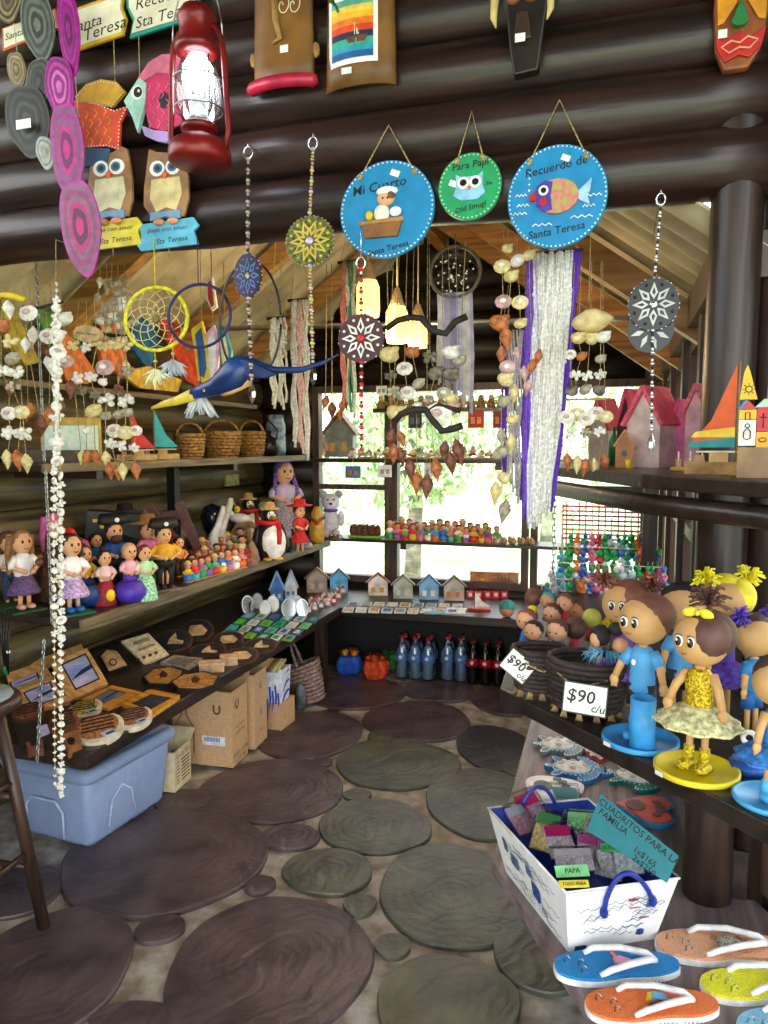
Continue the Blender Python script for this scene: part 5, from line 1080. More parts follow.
def woven(cx,cy,rx,ry,lb,c1,c2,tilt=.25,pic=True,rot=-.3,z=None):
    P_=ep(cx,cy,rx,ry,24,rot)
    half=[q for q in P_ if (q[0]-cx)*-.5+(q[1]-cy)*-.9<ry*.25]; strips=[]
    pics=[(ep(cx-rx*.1,cy-ry*.12,rx*.88,ry*.8,24,rot),.003,M(c1,.7,noise=.35,scale=90),'woven_slats')]
    for q in range(5):
        f=-.6+q*.25; a=(cx-rx*.75,cy+ry*(f-.1)); b_=(cx+rx*.55,cy+ry*(f-.62)); pics.append(([a,b_,(b_[0],b_[1]+ry*.09),(a[0],a[1]+ry*.09)],.0045,DARK,'slat_gap'))
    if pic: pics+=[([(cx+rx*.0,cy+ry*.35),(cx+rx*.5,cy-.0*ry),(cx+rx*.72,cy+ry*.22),(cx+rx*.2,cy+ry*.62)],.006,M('a8b4c8',.4,noise=.2),'small_picture'),([(cx+rx*.2,cy+ry*.35),(cx+rx*.5,cy+ry*.15),(cx+rx*.6,cy+ry*.22),(cx+rx*.3,cy+ry*.45)],.0075,NAVY,'headland')]
    return tiltboard(P_,lb,'woven_souvenir_plate','souvenir plate','round woven plates with little pictures',M(c2,.6),.02,tilt,pics,base='plate')
woven(100,728,25,14,'large round woven plate with pale rim, nearest to storage bin','a0683c','d8ccb4')
woven(135,717,18,10,'round woven plate with wide pale rim, rightmost of the plates','8a5c3c','d8ccb4')
woven(85,708,18,8,'round plate with olive yellow slats below the big frame','a8983c','d0c4a8')
woven(64,724,16,13,'dark brown round woven plate behind white strand, beside the largest plate','6a4028','8a5a38',pic=False)
woven(28,712,17,9,'brown woven plate left of the steel chain','7a4a30','5a3624',pic=False)
tiltboard([(14,726),(44,720),(52,738),(22,746)],'black edged souvenir box with small blue picture at the left','souvenir_box','souvenir','small souvenir boxes',M('241c18',.5),.04,.3,[([(36,727),(47,724),(50,733),(40,737)],.003,SEA,'picture')])
tiltboard([(62,734),(78,730),(82,742),(68,749)],'little brown wooden souvenir box with round knob beside white strand','souvenir_box','souvenir','small souvenir boxes',M('8a5c34',.5,noise=.2),.04,.3,[(ep(71,740,4,3,12),.008,BLK,'knob')])
tiltboard([(26,742),(42,738),(44,748),(28,750)],'reddish brown wooden block souvenir at the front left edge','souvenir_box','souvenir','small souvenir boxes',M('7a4a34',.5,noise=.2),.03,.3,[([(30,741),(39,739),(40,744),(31,746)],.003,DARK,'burnt_mark')])
tiltboard([(97,656),(105,648),(118,649),(131,666),(108,674)],'house shaped wooden plaque with burnt drawing and black edge','wooden_plaque','wooden plaque',None,DARK,.016,.5,[([(101,656),(107,650),(117,651),(127,665),(109,671)],.003,M('c8a068',.6,noise=.2),'face'),(ep(113,662,4,3.5,14),.005,M('5a3a20'),'burnt_ring'),(ep(113,662,2.8,2.3,14),.006,M('c8a068',.6,noise=.2),'ring_centre')],base='black_edge')
t=tiltboard([(121,641),(148,633),(169,654),(145,664)],'cream square wooden plaque with hooks along its lower edge','wooden_plaque','wooden plaque',None,M('dcc8a0',.6,noise=.15,scale=60),.014,.55,[(ep(138+i*6,659-i*2.2,1.8,1.3,10),.006,M('5a3a20'),'hook') for i in range(4)]+[([(132,642),(148,637),(150,640),(134,645)],.003,M('a08458'),'burnt_writing'),([(138,649),(154,643),(155,645),(139,651)],.003,M('a08458'),'burnt_writing')])
for i,(x,y,rx,ry,lb,bt) in enumerate([(174,640,19,11,'dark round slate plaque with wooden sailboat beside cream plaque',1),(197,630,17,11,'dark round plaque with wooden village scene at the back of shelf',0),(228,639,16,8,'dark oval plaque with pale whale shape behind wooden boxes',0),(208,650,19,7,'dark oval plaque with pale sailboat just behind wooden boxes',1),(260,645,18,7,'dark oval plaque with small pale boat near the magnets',1),(241,655,18,8,'dark oval plaque with tan wooden strip, right of wooden boxes',0)]):
    pc=[(x-rx*.35,y+ry*.3),(x-rx*.25,y-ry*.1),(x+rx*.1,y-ry*.7),(x+rx*.15,y-ry*.05),(x+rx*.5,y+ry*.05),(x+rx*.45,y+ry*.3)] if bt else [(x-rx*.5,y+ry*.1),(x-rx*.4,y-ry*.4),(x+rx*.3,y-ry*.5),(x+rx*.6,y),(x+rx*.4,y+ry*.4),(x-rx*.3,y+ry*.5)]
    tiltboard(ep(x,y,rx,ry,26,-.1),lb,'round_slate_plaque','round plaque','dark round plaques on the low shelf',M('5a3c2c',.5),.014,.35,[(ep(x,y,rx*.88,ry*.86,26,-.1),.003,M('2c2a2e',.5,noise=.2),'slate'),(pc,.006,M('c8a878',.6,noise=.2),'cut_out')],base='bark_rim')
tiltboard([(160,662),(174,655),(203,658),(188,669)],'grey carved square plaque lying behind the oval brown plaques','wooden_plaque','wooden plaque',None,M('a09a90',.6,noise=.25,scale=60),.012,.15,[(inset([(160,662),(174,655),(203,658),(188,669)],.7),.003,M('7a7468',.6,noise=.3,scale=90),'carving')])
for x,y,rx,ry,lb in ((163,675,21,9,'brown fish shaped wooden plaque at edge above the cardboard boxes'),(195,680,25,9,'brown boat shaped wooden plaque nearest the shelf edge')):
    P_=[(x-rx,y+ry*.2),(x-rx*.5,y-ry*.7),(x+rx*.4,y-ry),(x+rx,y-ry*.5),(x+rx*.8,y+ry*.5),(x+rx*.2,y+ry),(x-rx*.7,y+ry*.9)]
    tiltboard(P_,lb,'wooden_plaque','wooden plaque',None,DARK,.018,.12,[(inset(P_,.9),.003,M('b07c40',.55,noise=.25,scale=50),'face'),([(x-4,y-1),(x,y-5),(x+5,y-1),(x+3,y+2),(x-3,y+2)],.005,M('4a2c18'),'burnt_boat')],base='black_edge')
for x,y,w,h,lb in ((212,671,24,9,'small light wooden box at the shelf edge above cardboard boxes'),(229,664,17,8,'smaller light wooden box behind the first one')):
    p,s=on(x,y,ZL); t=thing('wooden_box',lb,'wooden box','small wooden boxes on the low shelf',p,(0,0,.5)); b=MB(s); b.box(0,0,h*.45,w,13,h*.9,M('c8a078',.6,noise=.15)); b.out('body',t,bev=.001); b=MB(s); b.box(0,0,h*.98,w+1,14,2,M('d8b48c',.6,noise=.15)); b.out('lid',t,bev=.001)
PK=[('3ac060','green'),('2a6ab8','blue'),('e8e8ec','white'),('58b8d8','light blue'),('8ac83a','lime'),('c8d0e8','pale violet')]
for j in range(4):
    for i in range(6):
        x=224+13*i+8*j; y=634+.8*i-6.2*j; c=PK[(i*2+j*3)%6]; P_=[(x-7,y+1.5),(x-1,y-3.6),(x+7,y-2.4),(x+2,y+3)]
        tiltboard(P_,'flat %s souvenir magnet pack, %s from left in %s row on the low shelf'%(c[1],ORD[i],('front','second','third','back')[j]),'magnet_pack','magnet pack','magnet packs on the low shelf',M(c[0],.35,noise=.1),.006,.1,[(inset(P_,.55),.002,M(PK[(i+j+2)%6][0],.4,noise=.3,scale=120),'print')],base='wrapper')
MIR=M('c8ccd0',.08,.95,noise=.02)
for i,(x,y,rx,ry) in enumerate([(249,605,7,9.5),(257,601,5.5,8),(265,608,6,8),(274,604,6.5,8.5),(289,608,8,10),(296,603,6,8),(303,608,7,9.5)]):
    p,s=on(x,y+ry,ZL); t=thing('pocket_mirror','round pocket mirror standing behind the magnet packs, %s from left'%ORD[i],'pocket mirror','round pocket mirrors on the low shelf',p,(PI/2-.25,0,face_cam(p)+(.5 if i%3==0 else -.2)))
    b=MB(s); b.disc(0,ry,rx,ry,-1,1,STEEL,24); b.out('rim',t); b=MB(s); b.disc(0,ry,rx*.88,ry*.88,1,1.4,MIR if i in(0,4,6) else M('e8ecec',.3,noise=.1),24); b.out('glass' if i in (0,4,6) else 'cover',t)
house(277,600,15,28,ZL,'4a90d0','a8c8e8','narrow blue toy house standing behind the pocket mirrors',roofk=.6,windows='e8e8f0'); house(291,597,14,26,ZL,'e8eaf0','b0b8c8','narrow white toy house right of the blue one behind mirrors',roofk=.6,windows='4a90d0')
rr=random.Random(31); k=0
for j in range(3):
    for i in range(6):
        x=308+i*6.4+j*1.5-(2-j)*3; y=614-i*2.2-j*5; c=[('d84a4a','red'),('e8e8f0','white'),('c8b090','tan'),('8a9ac8','blue grey'),('e0a8b0','pink')][(i+j*2)%5]
        p,s=on(x,y,ZL); b=MB(s); b.box(0,0,2.6,5,4,5.2,M(c[0],.5,noise=.2,scale=200)); b.box(0,-2.1,2.8,3.4,.4,3,M('f0f0f0',.5)); b.ball(0,0,6,1.8,M(('e8e0d0','a86a4a')[i%2],.5),7,5)
        b.out('boxed_souvenir',None,'tiny %s boxed souvenir near shelf corner, %s from left in %s row'%(c[1],ORD[i],('front','middle','back')[j]),'souvenir','boxed souvenirs at the shelf corner',p,(0,0,.3))
# ================================================================ BACK COUNTER
for (x,y,w,h,wl,rf,lb,wd) in [(317,592,24,24,'a8968a','8a6a3a','grey brown key house, leftmost of the row under the windows','c8b8a8'),(339,592,21,23,'58a8d8','6a7078','sky blue key house, second of the row, left of mullion','88c8e8'),(378,595,23,22,'e4dcd0','9a3a34','white key house with fish pictures and red brown roof','d89a3a'),(403,598,23,23,'a8b0a0','7a8a80','grey green key house between the white and blue ones','c8ccc0'),(429,599,23,24,'7ab0d8','3a78b8','light blue key house with blue roof right of grey green one','e8e8d8'),(454,600,24,24,'b8b0a4','5a6258','grey key house with orange flowers next to wooden case','d88048')]:
    house(x,y,w,h,ZL,wl,rf,lb,'key_house',windows=wd,gr='small key houses on the back counter',roofk=.4,depth=.25,cat='key house')
p,s=on(494,594,ZL); t=thing('wooden_case','flat brown wooden case with slats standing upright behind red boxes','wooden case',None,p,(0,0,face_cam(p))); b=MB(s); b.box(0,0,11,48,6,23,M('b87838',.5,noise=.2)); b.out('body',t,bev=.001); b=MB(s)
for i in range(4): b.box(4+i*3.4,-3.3,11,.9,.6,18,M('6a4020'))
b.box(-12,-3.3,15,3,.7,2,GOLD); b.out('slats',t)
rr=random.Random(8)
for j in range(2):
    for i in range(9):
        x=348+i*13+j*5; y=609-j*5.5+i*.25; c=[('d8c8a8','cream'),('3a70b0','blue'),('e8e8ec','white'),('8aa0b8','grey blue'),('c89858','tan')][(i*2+j)%5]; P_=[(x-6,y+1.6),(x-4,y-2.2),(x+6,y-1.8),(x+5,y+2)]
        tiltboard(P_,'small %s picture tile lying on back counter, %s from left in %s row'%(c[1],ORD[i],('front','rear')[j]),'picture_tile','picture tile','picture tiles on the back counter',M('e0dcd4',.5),.012,.25,[(inset(P_,.75),.003,M(c[0],.45,noise=.3,scale=90),'print')],base='tile')
for i in range(9):
    x=470+(i%5)*8.5; y=598-(i//5)*6; p,s=on(x,y,ZL); b=MB(s); b.box(0,0,3.5,7,4,7,M('d82830',.45,noise=.15)); b.box(0,-2.1,4,3.5,.4,3.5,M('f4e8e8',.5)); b.out('red_souvenir_box',None,'small red boxed souvenir in front of wooden case, %s from left in %s row'%(ORD[i%5],('front','rear')[i//5]),'souvenir','red boxed souvenirs',p,(0,0,.25+.1*(i%3)))
t=sailboat(478,611,20,ZL,'e8e0dc','small red hulled toy boat at the front edge of back counter',hull='d02028',w=1.5,gr=None)
for x,y,h,n,lb in ((436,609,'7ab8d8','blue_book','flat pale blue booklet at the front edge of back counter'),(456,609,'e8e8e4','white_book','flat white booklet at the front edge of back counter')):
    tiltboard([(x-12,y+3),(x-9,y-2),(x+11,y-1),(x+9,y+4)],lb,'booklet','booklet',None,M(h,.5),.012,.05)
# window shelf figurines
ZF=ZM+.01; rr=random.Random(77)
t=None; p,s=on_v(366,ZF,4.6); t=thing('cactus_tray','tray of brown bristly cactus ornaments at left end of window shelf','ornament tray',None,p)
b=MB(s); b.box(0,0,1,34,12,2,M('7ab83a',.6)); b.out('tray',t)
for i in range(9):
    b=MB(s); x=-13+ (i%5)*6.5; y=-3+(i//5)*5; b.ball(x,y,7,(3.6,3.2,6),M('6a4030',.9,noise=.3,scale=200),9,8)
    for k in range(14): a=rr.uniform(0,6.3); z=rr.uniform(3,13); b.tube([(x+2.5*math.cos(a),y+2.5*math.sin(a),z),(x+4.6*math.cos(a),y+4.6*math.sin(a),z+2)],[.5,.1],M('8a6a50'),3)
    b.out('cactus',t)
k=0
for row in range(2):
    for i in range(15 if row==0 else 13):
        x=390+i*7.7+row*4; c=CN[(k*4+row*2+1)%9]; mini(x,0,rr.uniform(14,18)+row*3,ZF,'tiny clay figurine in %s on window shelf, %s from left in the %s row'%(c[1],ORD[i],('front','back')[row]),'tiny figurines on the window shelf',c[0],('1a1210','2a1a14','6a3a20')[k%3],CN[(k*5+3)%9][0],k,v=4.545+row*.08); k+=1
for i in range(9):
    x=497+i*4.6+ (i%2); p,s=on_v(x,ZF,4.54+.05*(i%2)); b=MB(s); b.ball(0,0,3,(2.6,6,3),M('d0a878',.7,noise=.2),9,6); b.ball(0,-5,6,(2,2.4,2),M('c89868',.7),7,5); b.out('straw_animal',None,'little straw coloured animal at right end of window shelf, %s from the left'%ORD[i],'straw animal','straw animals on the window shelf',p)
# ================================================================ UNDER THE BACK COUNTER
for (x,y,w,h,c,c2,lb) in ((349,672,26,24,'1c58c8','e89028','crumpled blue bag with orange top under the back counter'),(375,677,26,24,'d84a20','c04420','crumpled orange bag right of the blue one on floor'),(390,668,20,20,'2a8a3c','2a7a38','green bag behind the orange one on floor')):
    p,s=on(x,y,0.018); t=thing('fabric_bag',lb,'bag','crumpled bags on the floor',p,(0,0,.3)); rr=random.Random(x); ph=rr.uniform(0,6)
    W_=lambda a:1+.13*math.sin(3*a+ph)+.08*math.sin(7*a)
    b=MB(s); b.lathe([(0,0),(w*.36,0),(w*.47,h*.25),(w*.5,h*.5),(w*.4,h*.72),(w*.2,h*.76),(0,h*.7)],M(c,.6,noise=.2,scale=30),n=24,wob=W_,smooth=False); b.out('body',t)
    b=MB(s)
    for q in range(4): a=ph+q*1.6; b.lathe([(0,0),(w*.1,h*.1),(w*.17,h*.3),(0,h*.22)],M(c2,.6),x=w*.2*math.cos(a),y=w*.2*math.sin(a),z=h*.66,n=9,wob=lambda a:1+.25*math.sin(3*a),rot=(.4*math.sin(a),.4*math.cos(a),0))
    b.out('bunched_top',t)
WAT=glassmat((.72,.84,.95),.16,'water_bottle'); COLA=M('120a08',.12)
def bottlepack(px,py,nx,ny,h,lb,kind,rz=.0):
    p,s=on(px,py,0.018); t=thing('bottle_pack',lb,'bottle pack','drink packs under the back counter',p,(0,0,rz)); w=13.5 if kind=='w' else 12.5; pr=None
    for i in range(nx):
        for j in range(ny):
            if pr is None:
                b=MB(s); r=w*.48; m=WAT if kind=='w' else COLA
                b.lathe([(0,0),(r*.9,0),(r,3),(r*.94,8),(r,12),(r,h*.68),(r*.7,h*.82),(r*.32,h*.92),(r*.32,h*.96),(0,h*.96)],m,n=14)
                if kind=='w': b.lathe([(0,1),(r*.8,1),(r*.86,h*.66),(r*.5,h*.8),(0,h*.8)],M('b8ccdc',.2,noise=.05,alpha=.55),n=12)
                pr=b.out('bottle',t); lm=M('5a8ac8' if kind=='w' else 'b81420',.35)
                b=MB(s); b.lathe([(r*1.02,h*.42),(r*1.02,h*.62)],lm,n=14); b.ball(0,-r*1.0,h*.52,(2,.4,2),WHT,8,5); l0=b.out('label',pr)
                b=MB(s); b.lathe([(0,h*.93),(r*.38,h*.93),(r*.38,h),(0,h)],M('c81c28' if kind=='w' else '8a1018',.4),n=12); c0=b.out('cap',pr); o=pr
            else:
                o=pr.copy(); COL.objects.link(o); o.parent=t
                for g in (l0,c0): d=g.copy(); COL.objects.link(d); d.parent=o
            o.location=((i-(nx-1)/2)*w*s,j*w*s,0)
    return t
bottlepack(415,678,3,2,42,'shrink wrapped pack of water bottles, left under back counter','w')
bottlepack(437,673,2,1,44,'pair of water bottles standing behind the left pack','w') if 0 else None
bottlepack(454,680,2,2,44,'smaller pack of water bottles beside the cola pack','w')
bottlepack(485,684,3,2,42,'pack of dark cola bottles with red labels under counter','c')
p,s=on(519,692,0.0); t=thing('blue_cloth_bag','blue bag with bright green trim beside the cola pack','bag',None,p); b=MB(s); b.lathe([(0,0),(12,0),(14,16),(9,34),(0,36)],M('1c6a9a',.6,noise=.2),n=16,wob=lambda a:1+.1*math.sin(4*a)); b.out('body',t); b=MB(s); b.ring(2,-6,36,6,1.8,M('3ae070',.4),16,6); b.out('green_trim',t)
# ================================================================ FLOOR : BOXES, BIN, STOOL
def cbox(p1,w,d,h,rz,lb,mat=KRAFT,flaps=True,marks=None,name='cardboard_box'):
    """p1 = nearest bottom corner on the floor, box runs w to the left and d to the back"""
    t=thing(name,lb,'cardboard box','cardboard boxes on the floor',p1,(0,0,rz)); th=.006
    b=MB(); b.box(-w/2,d/2,th/2,w,d,th,mat)
    for (x,y,a,c) in ((-w/2,th/2,w,th),(-w/2,d-th/2,w,th),(-th/2,d/2,th,d-2*th),(-w+th/2,d/2,th,d-2*th)): b.box(x,y,h/2+th/2,a,c,h-th,mat)
    b.box(-w/2,d/2,h*.6,w-2*th,d-2*th,.01,M('6a5236',.9)) if flaps else b.box(-w/2,d/2,h-.003,w-th,d-th,.006,mat)
    if marks: marks(b,w,d,h)
    b.out('body',t)
    if flaps:
        for (x,y,a,c,r) in ((-w/2,d+.03,w*.96,.07,(.6,0,0)),(-w-.02,d/2,.06,d*.9,(0,-.9,0))):
            b=MB(); b.box(x,y,h+.012,a,c,.004,mat,rot=r); b.out('flap',t)
    return t
TF=Matrix.Rotation(PI/2,4,'X'); TS=Matrix.Rotation(PI/2,4,'Z')@Matrix.Rotation(PI/2,4,'X')
INK=M('5a4a3a',.8)
def m1(b,w,d,h):
    T=Matrix.Translation((0,-.001,0))@TF; b.prism([(-w*.5,h*.28),(-w*.12,h*.28),(-w*.12,h*.4),(-w*.5,h*.4)],0,.001,M('dce4ec',.5),T)
    for i in range(11): b.prism([(-w*.47+i*w*.025,h*.33),(-w*.47+i*w*.025+w*.012,h*.33),(-w*.47+i*w*.025+w*.012,h*.385),(-w*.47+i*w*.025,h*.385)],.001,.002,M('3a5a9a',.5),T)
    b.text('U',.06,-w*.25,h*.75,.001,INK,T=T,thick=.002)
    b.tube([(-w*.95,-.002,h*.15),(-w*.95,-.002,h*.5),(-w*.84,-.002,h*.66),(-w*.84,-.002,h*.86),(-w*.76,-.002,h*.86),(-w*.76,-.002,h*.66),(-w*.64,-.002,h*.5),(-w*.64,-.002,h*.15)],.0022,M('1c1814',.7),4)
    T=Matrix.Translation((.001,0,0))@TS; b.text('U',.06,d*.3,h*.8,.001,INK,T=T,thick=.002); b.text('INDUSTRIA',.02,d*.5,h*.5,.001,INK,T=T); b.text('ARGENTINA',.02,d*.5,h*.42,.001,INK,T=T); b.text('FRAGIL 12x900',.026,d*.5,h*.14,.001,INK,T=T); b.text('LOTE 1420',.026,d*.5,h*.06,.001,INK,T=T)
RZ=.08
p1=at(233,768,z=.018); p1.z=.018; cbox(p1,.30,.17,.355,RZ,'tall open cardboard box with printed U mark and white barcode label',marks=m1)
p2=p1+Vector((.0,.215,0)); 
def m2(b,w,d,h):
    T=Matrix.Translation((.001,0,0))@TS; b.text('U',.04,d*.5,h*.8,.001,M('3a78c0'),T=T,thick=.002); b.text('B',.05,d*.5,h*.45,.001,M('3a78c0'),T=T); b.text('VOL 3',.02,d*.5,h*.2,.001,INK,T=T)
cbox(p2,.30,.16,.37,RZ,'second tall cardboard box right behind the barcoded box',marks=m2)
p3=at(281,731,z=.018); cbox(p3,.10,.16,.14,RZ-.12,'small closed cardboard box on floor beside the tall boxes',flaps=False,marks=lambda b,w,d,h:b.box(-w/2,d*.5,h+.001,.03,d*.8,.002,M('3a3430',.6)))
p4=at(171,796,z=.018)
def m4(b,w,d,h):
    T=Matrix.Translation((.001,0,0))@TS; R1=M('b0623a',.7); b.text('Santa Rita',.034,d*.5,h*.85,.001,R1,T=T,shear=.3)
    for i in range(7): b.prism([(d*.4,h*(.68-.085*i)),(d*.9,h*(.68-.085*i)),(d*.9,h*(.71-.085*i)),(d*.4,h*(.71-.085*i))],0,.001,INK,T); b.prism([(d*.1,h*(.68-.085*i)),(d*.3,h*(.68-.085*i)),(d*.3,h*(.695-.085*i)),(d*.1,h*(.695-.085*i))],0,.001,INK,T)
cbox(p4+Vector((0,.03,0)),.2,.15,.175,.1,'low open cream wine carton with printed list, beside storage bin',M('d8c8a0',.75,noise=.08),marks=m4)
p,s=on(183,772,.12); b=MB(); b.ball(-.08,.04,.11,(.06,.04,.05),M('b8b0a4',.6),12,8); b.out('grey_pouch',None,'grey pouch lying inside the open wine carton','pouch',None,(p4.x-.02,p4.y+.03,.018))
# striped craft roll and printed shopping bag
q=p2+Vector((.0,.27,0)); t=thing('printed_bag','white shopping bag with blue brush print between boxes and wicker basket','shopping bag',None,(q.x-.06,q.y+.04,.018),(0,0,.05)); t.scale=(.6,.8,.9)
b=MB(); b.add([(-.12,-.05,0),(.10,-.05,0),(.10,.09,0),(-.12,.09,0),(-.15,-.07,.34),(.14,-.06,.36),(.13,.10,.35),(-.14,.10,.33)],[(0,3,2,1),(0,1,5,4),(1,2,6,5),(2,3,7,6),(3,0,4,7)],M('e4e8f4',.5)); b.out('body',t,solid=.003)
b=MB(); rr=random.Random(6)
for i in range(9): x=-.11+i*.026; z=rr.uniform(.05,.16); b.tube([(x,-.062,z),(x+.01,-.068,z+.06),(x+.005,-.072,z+.13)],.007,M('1c3cb0',.5),5)
for i in range(5): z=.04+i*.06; b.tube([(.118,-.03,z),(.126,.02,z+.04),(.13,.06,z+.05)],.008,M('1c3cb0',.5),5)
b.out('blue_print',t)
t=thing('striped_placemat','rolled placemat with coloured stripes leaning on the printed bag','placemat',None,(q.x-.07,q.y-.0,.345),(0,0,.1)); t.scale=(.7,.7,.7); b=MB()
for i in range(9): b.cyl((-.1+i*.024,-.04,-.02),(-.06+i*.024,.06,.05),.012,M(('c8b060','b83a30','4a8a4a','d8c890')[i%4],.8),n=7)
b.out('striped_cloth',t); 
# tilted wicker basket with tall handle
p,s=on(313,701,.018); t=thing('wicker_carry_basket','tilted pale wicker basket with a tall handle under the back corner','basket',None,p,(0,-.35,.2)); WP=M('a88c84',.7,noise=.3,scale=60,c2='6c5450')
b=MB(s); rows=10
for j in range(rows):
    f=j/(rows-1); w=12+7*f; d=8+3*f; n=24
    b.tube([(w*(1+(.04 if (i+j)%2 else -.04))*math.copysign(abs(math.cos(2*PI*i/n))**.6,math.cos(2*PI*i/n)),d*(1+(.04 if (i+j)%2 else -.04))*math.copysign(abs(math.sin(2*PI*i/n))**.6,math.sin(2*PI*i/n)),2+f*36) for i in range(n)],2.1,WP,5,True,True)
b.lathe([(0,0),(12,0),(12,1),(0,1)],WP,n=16,sy=.7); b.out('body',t)
b=MB(s); b.tube([(0,10.5*math.cos(a),38+26*math.sin(a)) for a in [PI*i/12 for i in range(13)]],1.4,WP,7); b.out('handle',t)
for (x,y,w,h,c,lb) in ((295,688,24,40,'1c1c22','black plastic bag standing behind wicker carry basket'),(300,708,12,26,'5a626c','dark grey cloth bundle in front of the black bag')):
    p,s=on(x,y,.018); b=MB(s); b.lathe([(0,0),(w*.5,0),(w*.52,h*.4),(w*.36,h*.85),(0,h)],M(c,.35,noise=.3,scale=20),n=20,sy=.7,wob=lambda a:1+.1*math.sin(3*a)+.05*math.sin(8*a)); b.out('bundle',None,lb,'bag','dark bundles by the wicker basket',p)
# translucent storage bin
BINM=M('b4ccf4',.25,noise=.03,alpha=.5,name='translucent_blue_plastic'); c0=at(90,849,z=.02); c1=at(166,798,z=.02)
e1=(c1-c0).normalized(); e2=Vector((-e1.y,e1.x,0)); Lb=(c1-c0).length; Wb=.40
t=thing('storage_bin','translucent blue plastic storage bin with lid under low left shelf','storage bin',None,(c0.x,c0.y,.018),(0,0,math.atan2(e1.y,e1.x)))
def rr4(x0,x1,y0,y1,r,z,n=5):
    o=[]
    for (cx,cy,a0) in ((x1-r,y1-r,0),(x0+r,y1-r,90),(x0+r,y0+r,180),(x1-r,y0+r,270)):
        for i in range(n+1): a=rad(a0+90*i/n); o.append((cx+r*math.cos(a),cy+r*math.sin(a),z))
    return o
def loft(b,rings,mat,cap0=True,cap1=True,smooth=True):
    n=len(rings[0]); vs=[q for r in rings for q in r]; fs=[]
    for j in range(len(rings)-1):
        for i in range(n): fs.append((j*n+i,j*n+(i+1)%n,(j+1)*n+(i+1)%n,(j+1)*n+i))
    if cap0: fs.append(tuple(range(n-1,-1,-1)))
    if cap1: fs.append(tuple((len(rings)-1)*n+i for i in range(n)))
    b.add(vs,fs,mat,smooth)
b=MB(); loft(b,[rr4(.01,Lb-.01,.01,Wb-.01,.03,0),rr4(0,Lb,0,Wb,.035,.02),rr4(-.012,Lb+.012,-.012,Wb,.035,.16),rr4(-.022,Lb+.022,-.022,Wb,.035,.27)],BINM,True,False); 
b.out('bin_body',t,solid=.003)
b=MB(); loft(b,[rr4(-.04,Lb+.04,-.04,Wb+.01,.04,.262),rr4(-.045,Lb+.045,-.045,Wb+.015,.04,.285),rr4(-.04,Lb+.04,-.04,Wb+.01,.04,.305),rr4(-.02,Lb+.02,-.02,Wb-.01,.03,.312),rr4(-.01,Lb+.01,-.01,Wb-.02,.03,.302)],BINM); b.out('lid',t)
b=MB(); b.tube([(-.022,.10,.03),(-.026,.10,.13),(-.028,.13,.17),(-.028,.25,.17),(-.026,.28,.13),(-.022,.28,.03)],.004,M('c8daf4',.3),6); b.out('moulded_rib',t); b=MB(); b.tube([(.08,-.016,.05),(.1,-.02,.15),(.15,-.022,.19),(.2,-.022,.15),(.22,-.018,.06)],.004,M('c8daf4',.3),6); b.out('moulded_rib',t)
rr=random.Random(4)
for i,(x,y,r,c,lb) in enumerate(((.12,.09,.055,'d8dce0','white shell bag seen through storage bin wall, nearest corner'),(.30,.08,.05,'c8b8a0','tan wrapped souvenir inside storage bin, right side'),(.2,.25,.06,'8a8a98','grey bundle inside the storage bin behind others'),(.08,.27,.06,'b8a0a0','pinkish bundle inside storage bin at its left'))):
    q=c0+e1*x+e2*y; b=MB(); b.ball(0,0,.075,(r,r*.8,.07),M(c,.6,noise=.3,scale=20),12,8); b.out('wrapped_bundle',None,lb,'bundle','bundles inside the storage bin',(q.x,q.y,.023))
q=c0+e1*.2+e2*.035; b=MB(); b.box(0,0,.11,.05,.01,.16,M('e8ecf4',.5)); b.out('white_carton',None,'white upright carton pressed against inside of storage bin','carton',None,(q.x,q.y,.023),(0,0,math.atan2(e1.y,e1.x)))
# stool
f1=at(45,932,z=.0); C=at(-32,700,z=.77); C.z=0; t=thing('wooden_stool','dark wooden bar stool with pale seat pad at left edge','stool',None,(C.x,C.y,0)); SW_=wood('4a3226','2a1c16',.4,2,7,'stool_wood')
v=Vector((f1.x-C.x,f1.y-C.y)); top=v*.42; legs=[]
for k in range(4):
    a=k*PI/2; r=Matrix.Rotation(a,2); lo=r@v; hi=r@top; legs.append((lo,hi)); b=MB(); b.tube([(lo.x,lo.y,.0),(hi.x,hi.y,.74)],[.019,.017],SW_,10); b.out('leg',t)
for z,w_ in ((.22,0),(.45,0)):
    for k in range(4):
        z2=z+(.05 if k%2 else 0); f=z2/.74; a=legs[k][0].lerp(legs[k][1],f); c=legs[(k+1)%4][0].lerp(legs[(k+1)%4][1],f); b=MB(); b.tube([(a.x,a.y,z2),(c.x,c.y,z2)],.010,SW_,8); b.out('rung',t)
b=MB(); b.lathe([(0,.735),(.125,.735),(.14,.745),(.14,.765),(.13,.775),(0,.775)],SW_,n=30); b.out('seat',t)
b=MB(); b.lathe([(0,.775),(.118,.775),(.115,.783),(0,.785)],M('9ab0b0',.4),n=30); b.out('seat_pad',t)
# black cord necklaces hanging under the doll shelf at far left
p=at(5,612,u=-1.84); t=thing('cord_necklaces','black cord necklaces with green stone hanging below doll shelf at left edge','necklaces',None,p,FACE); s=mp(p); b=MB(s)
for i in range(4): b.tube([(-6+i*4,0,0),(-5+i*3,-30,i),(-3+i*2,-54-i*3,i)],.8,BLK,5)
b.out('cords',t); b=MB(s); b.ball(-1,-60,1,(3,5,2),M('2a8a4a',.3),8,6); b.out('green_pendant',t); b=MB(s); b.ball(3,-40,2,(2,2,2),WHT,7,5); b.out('white_bead',t)
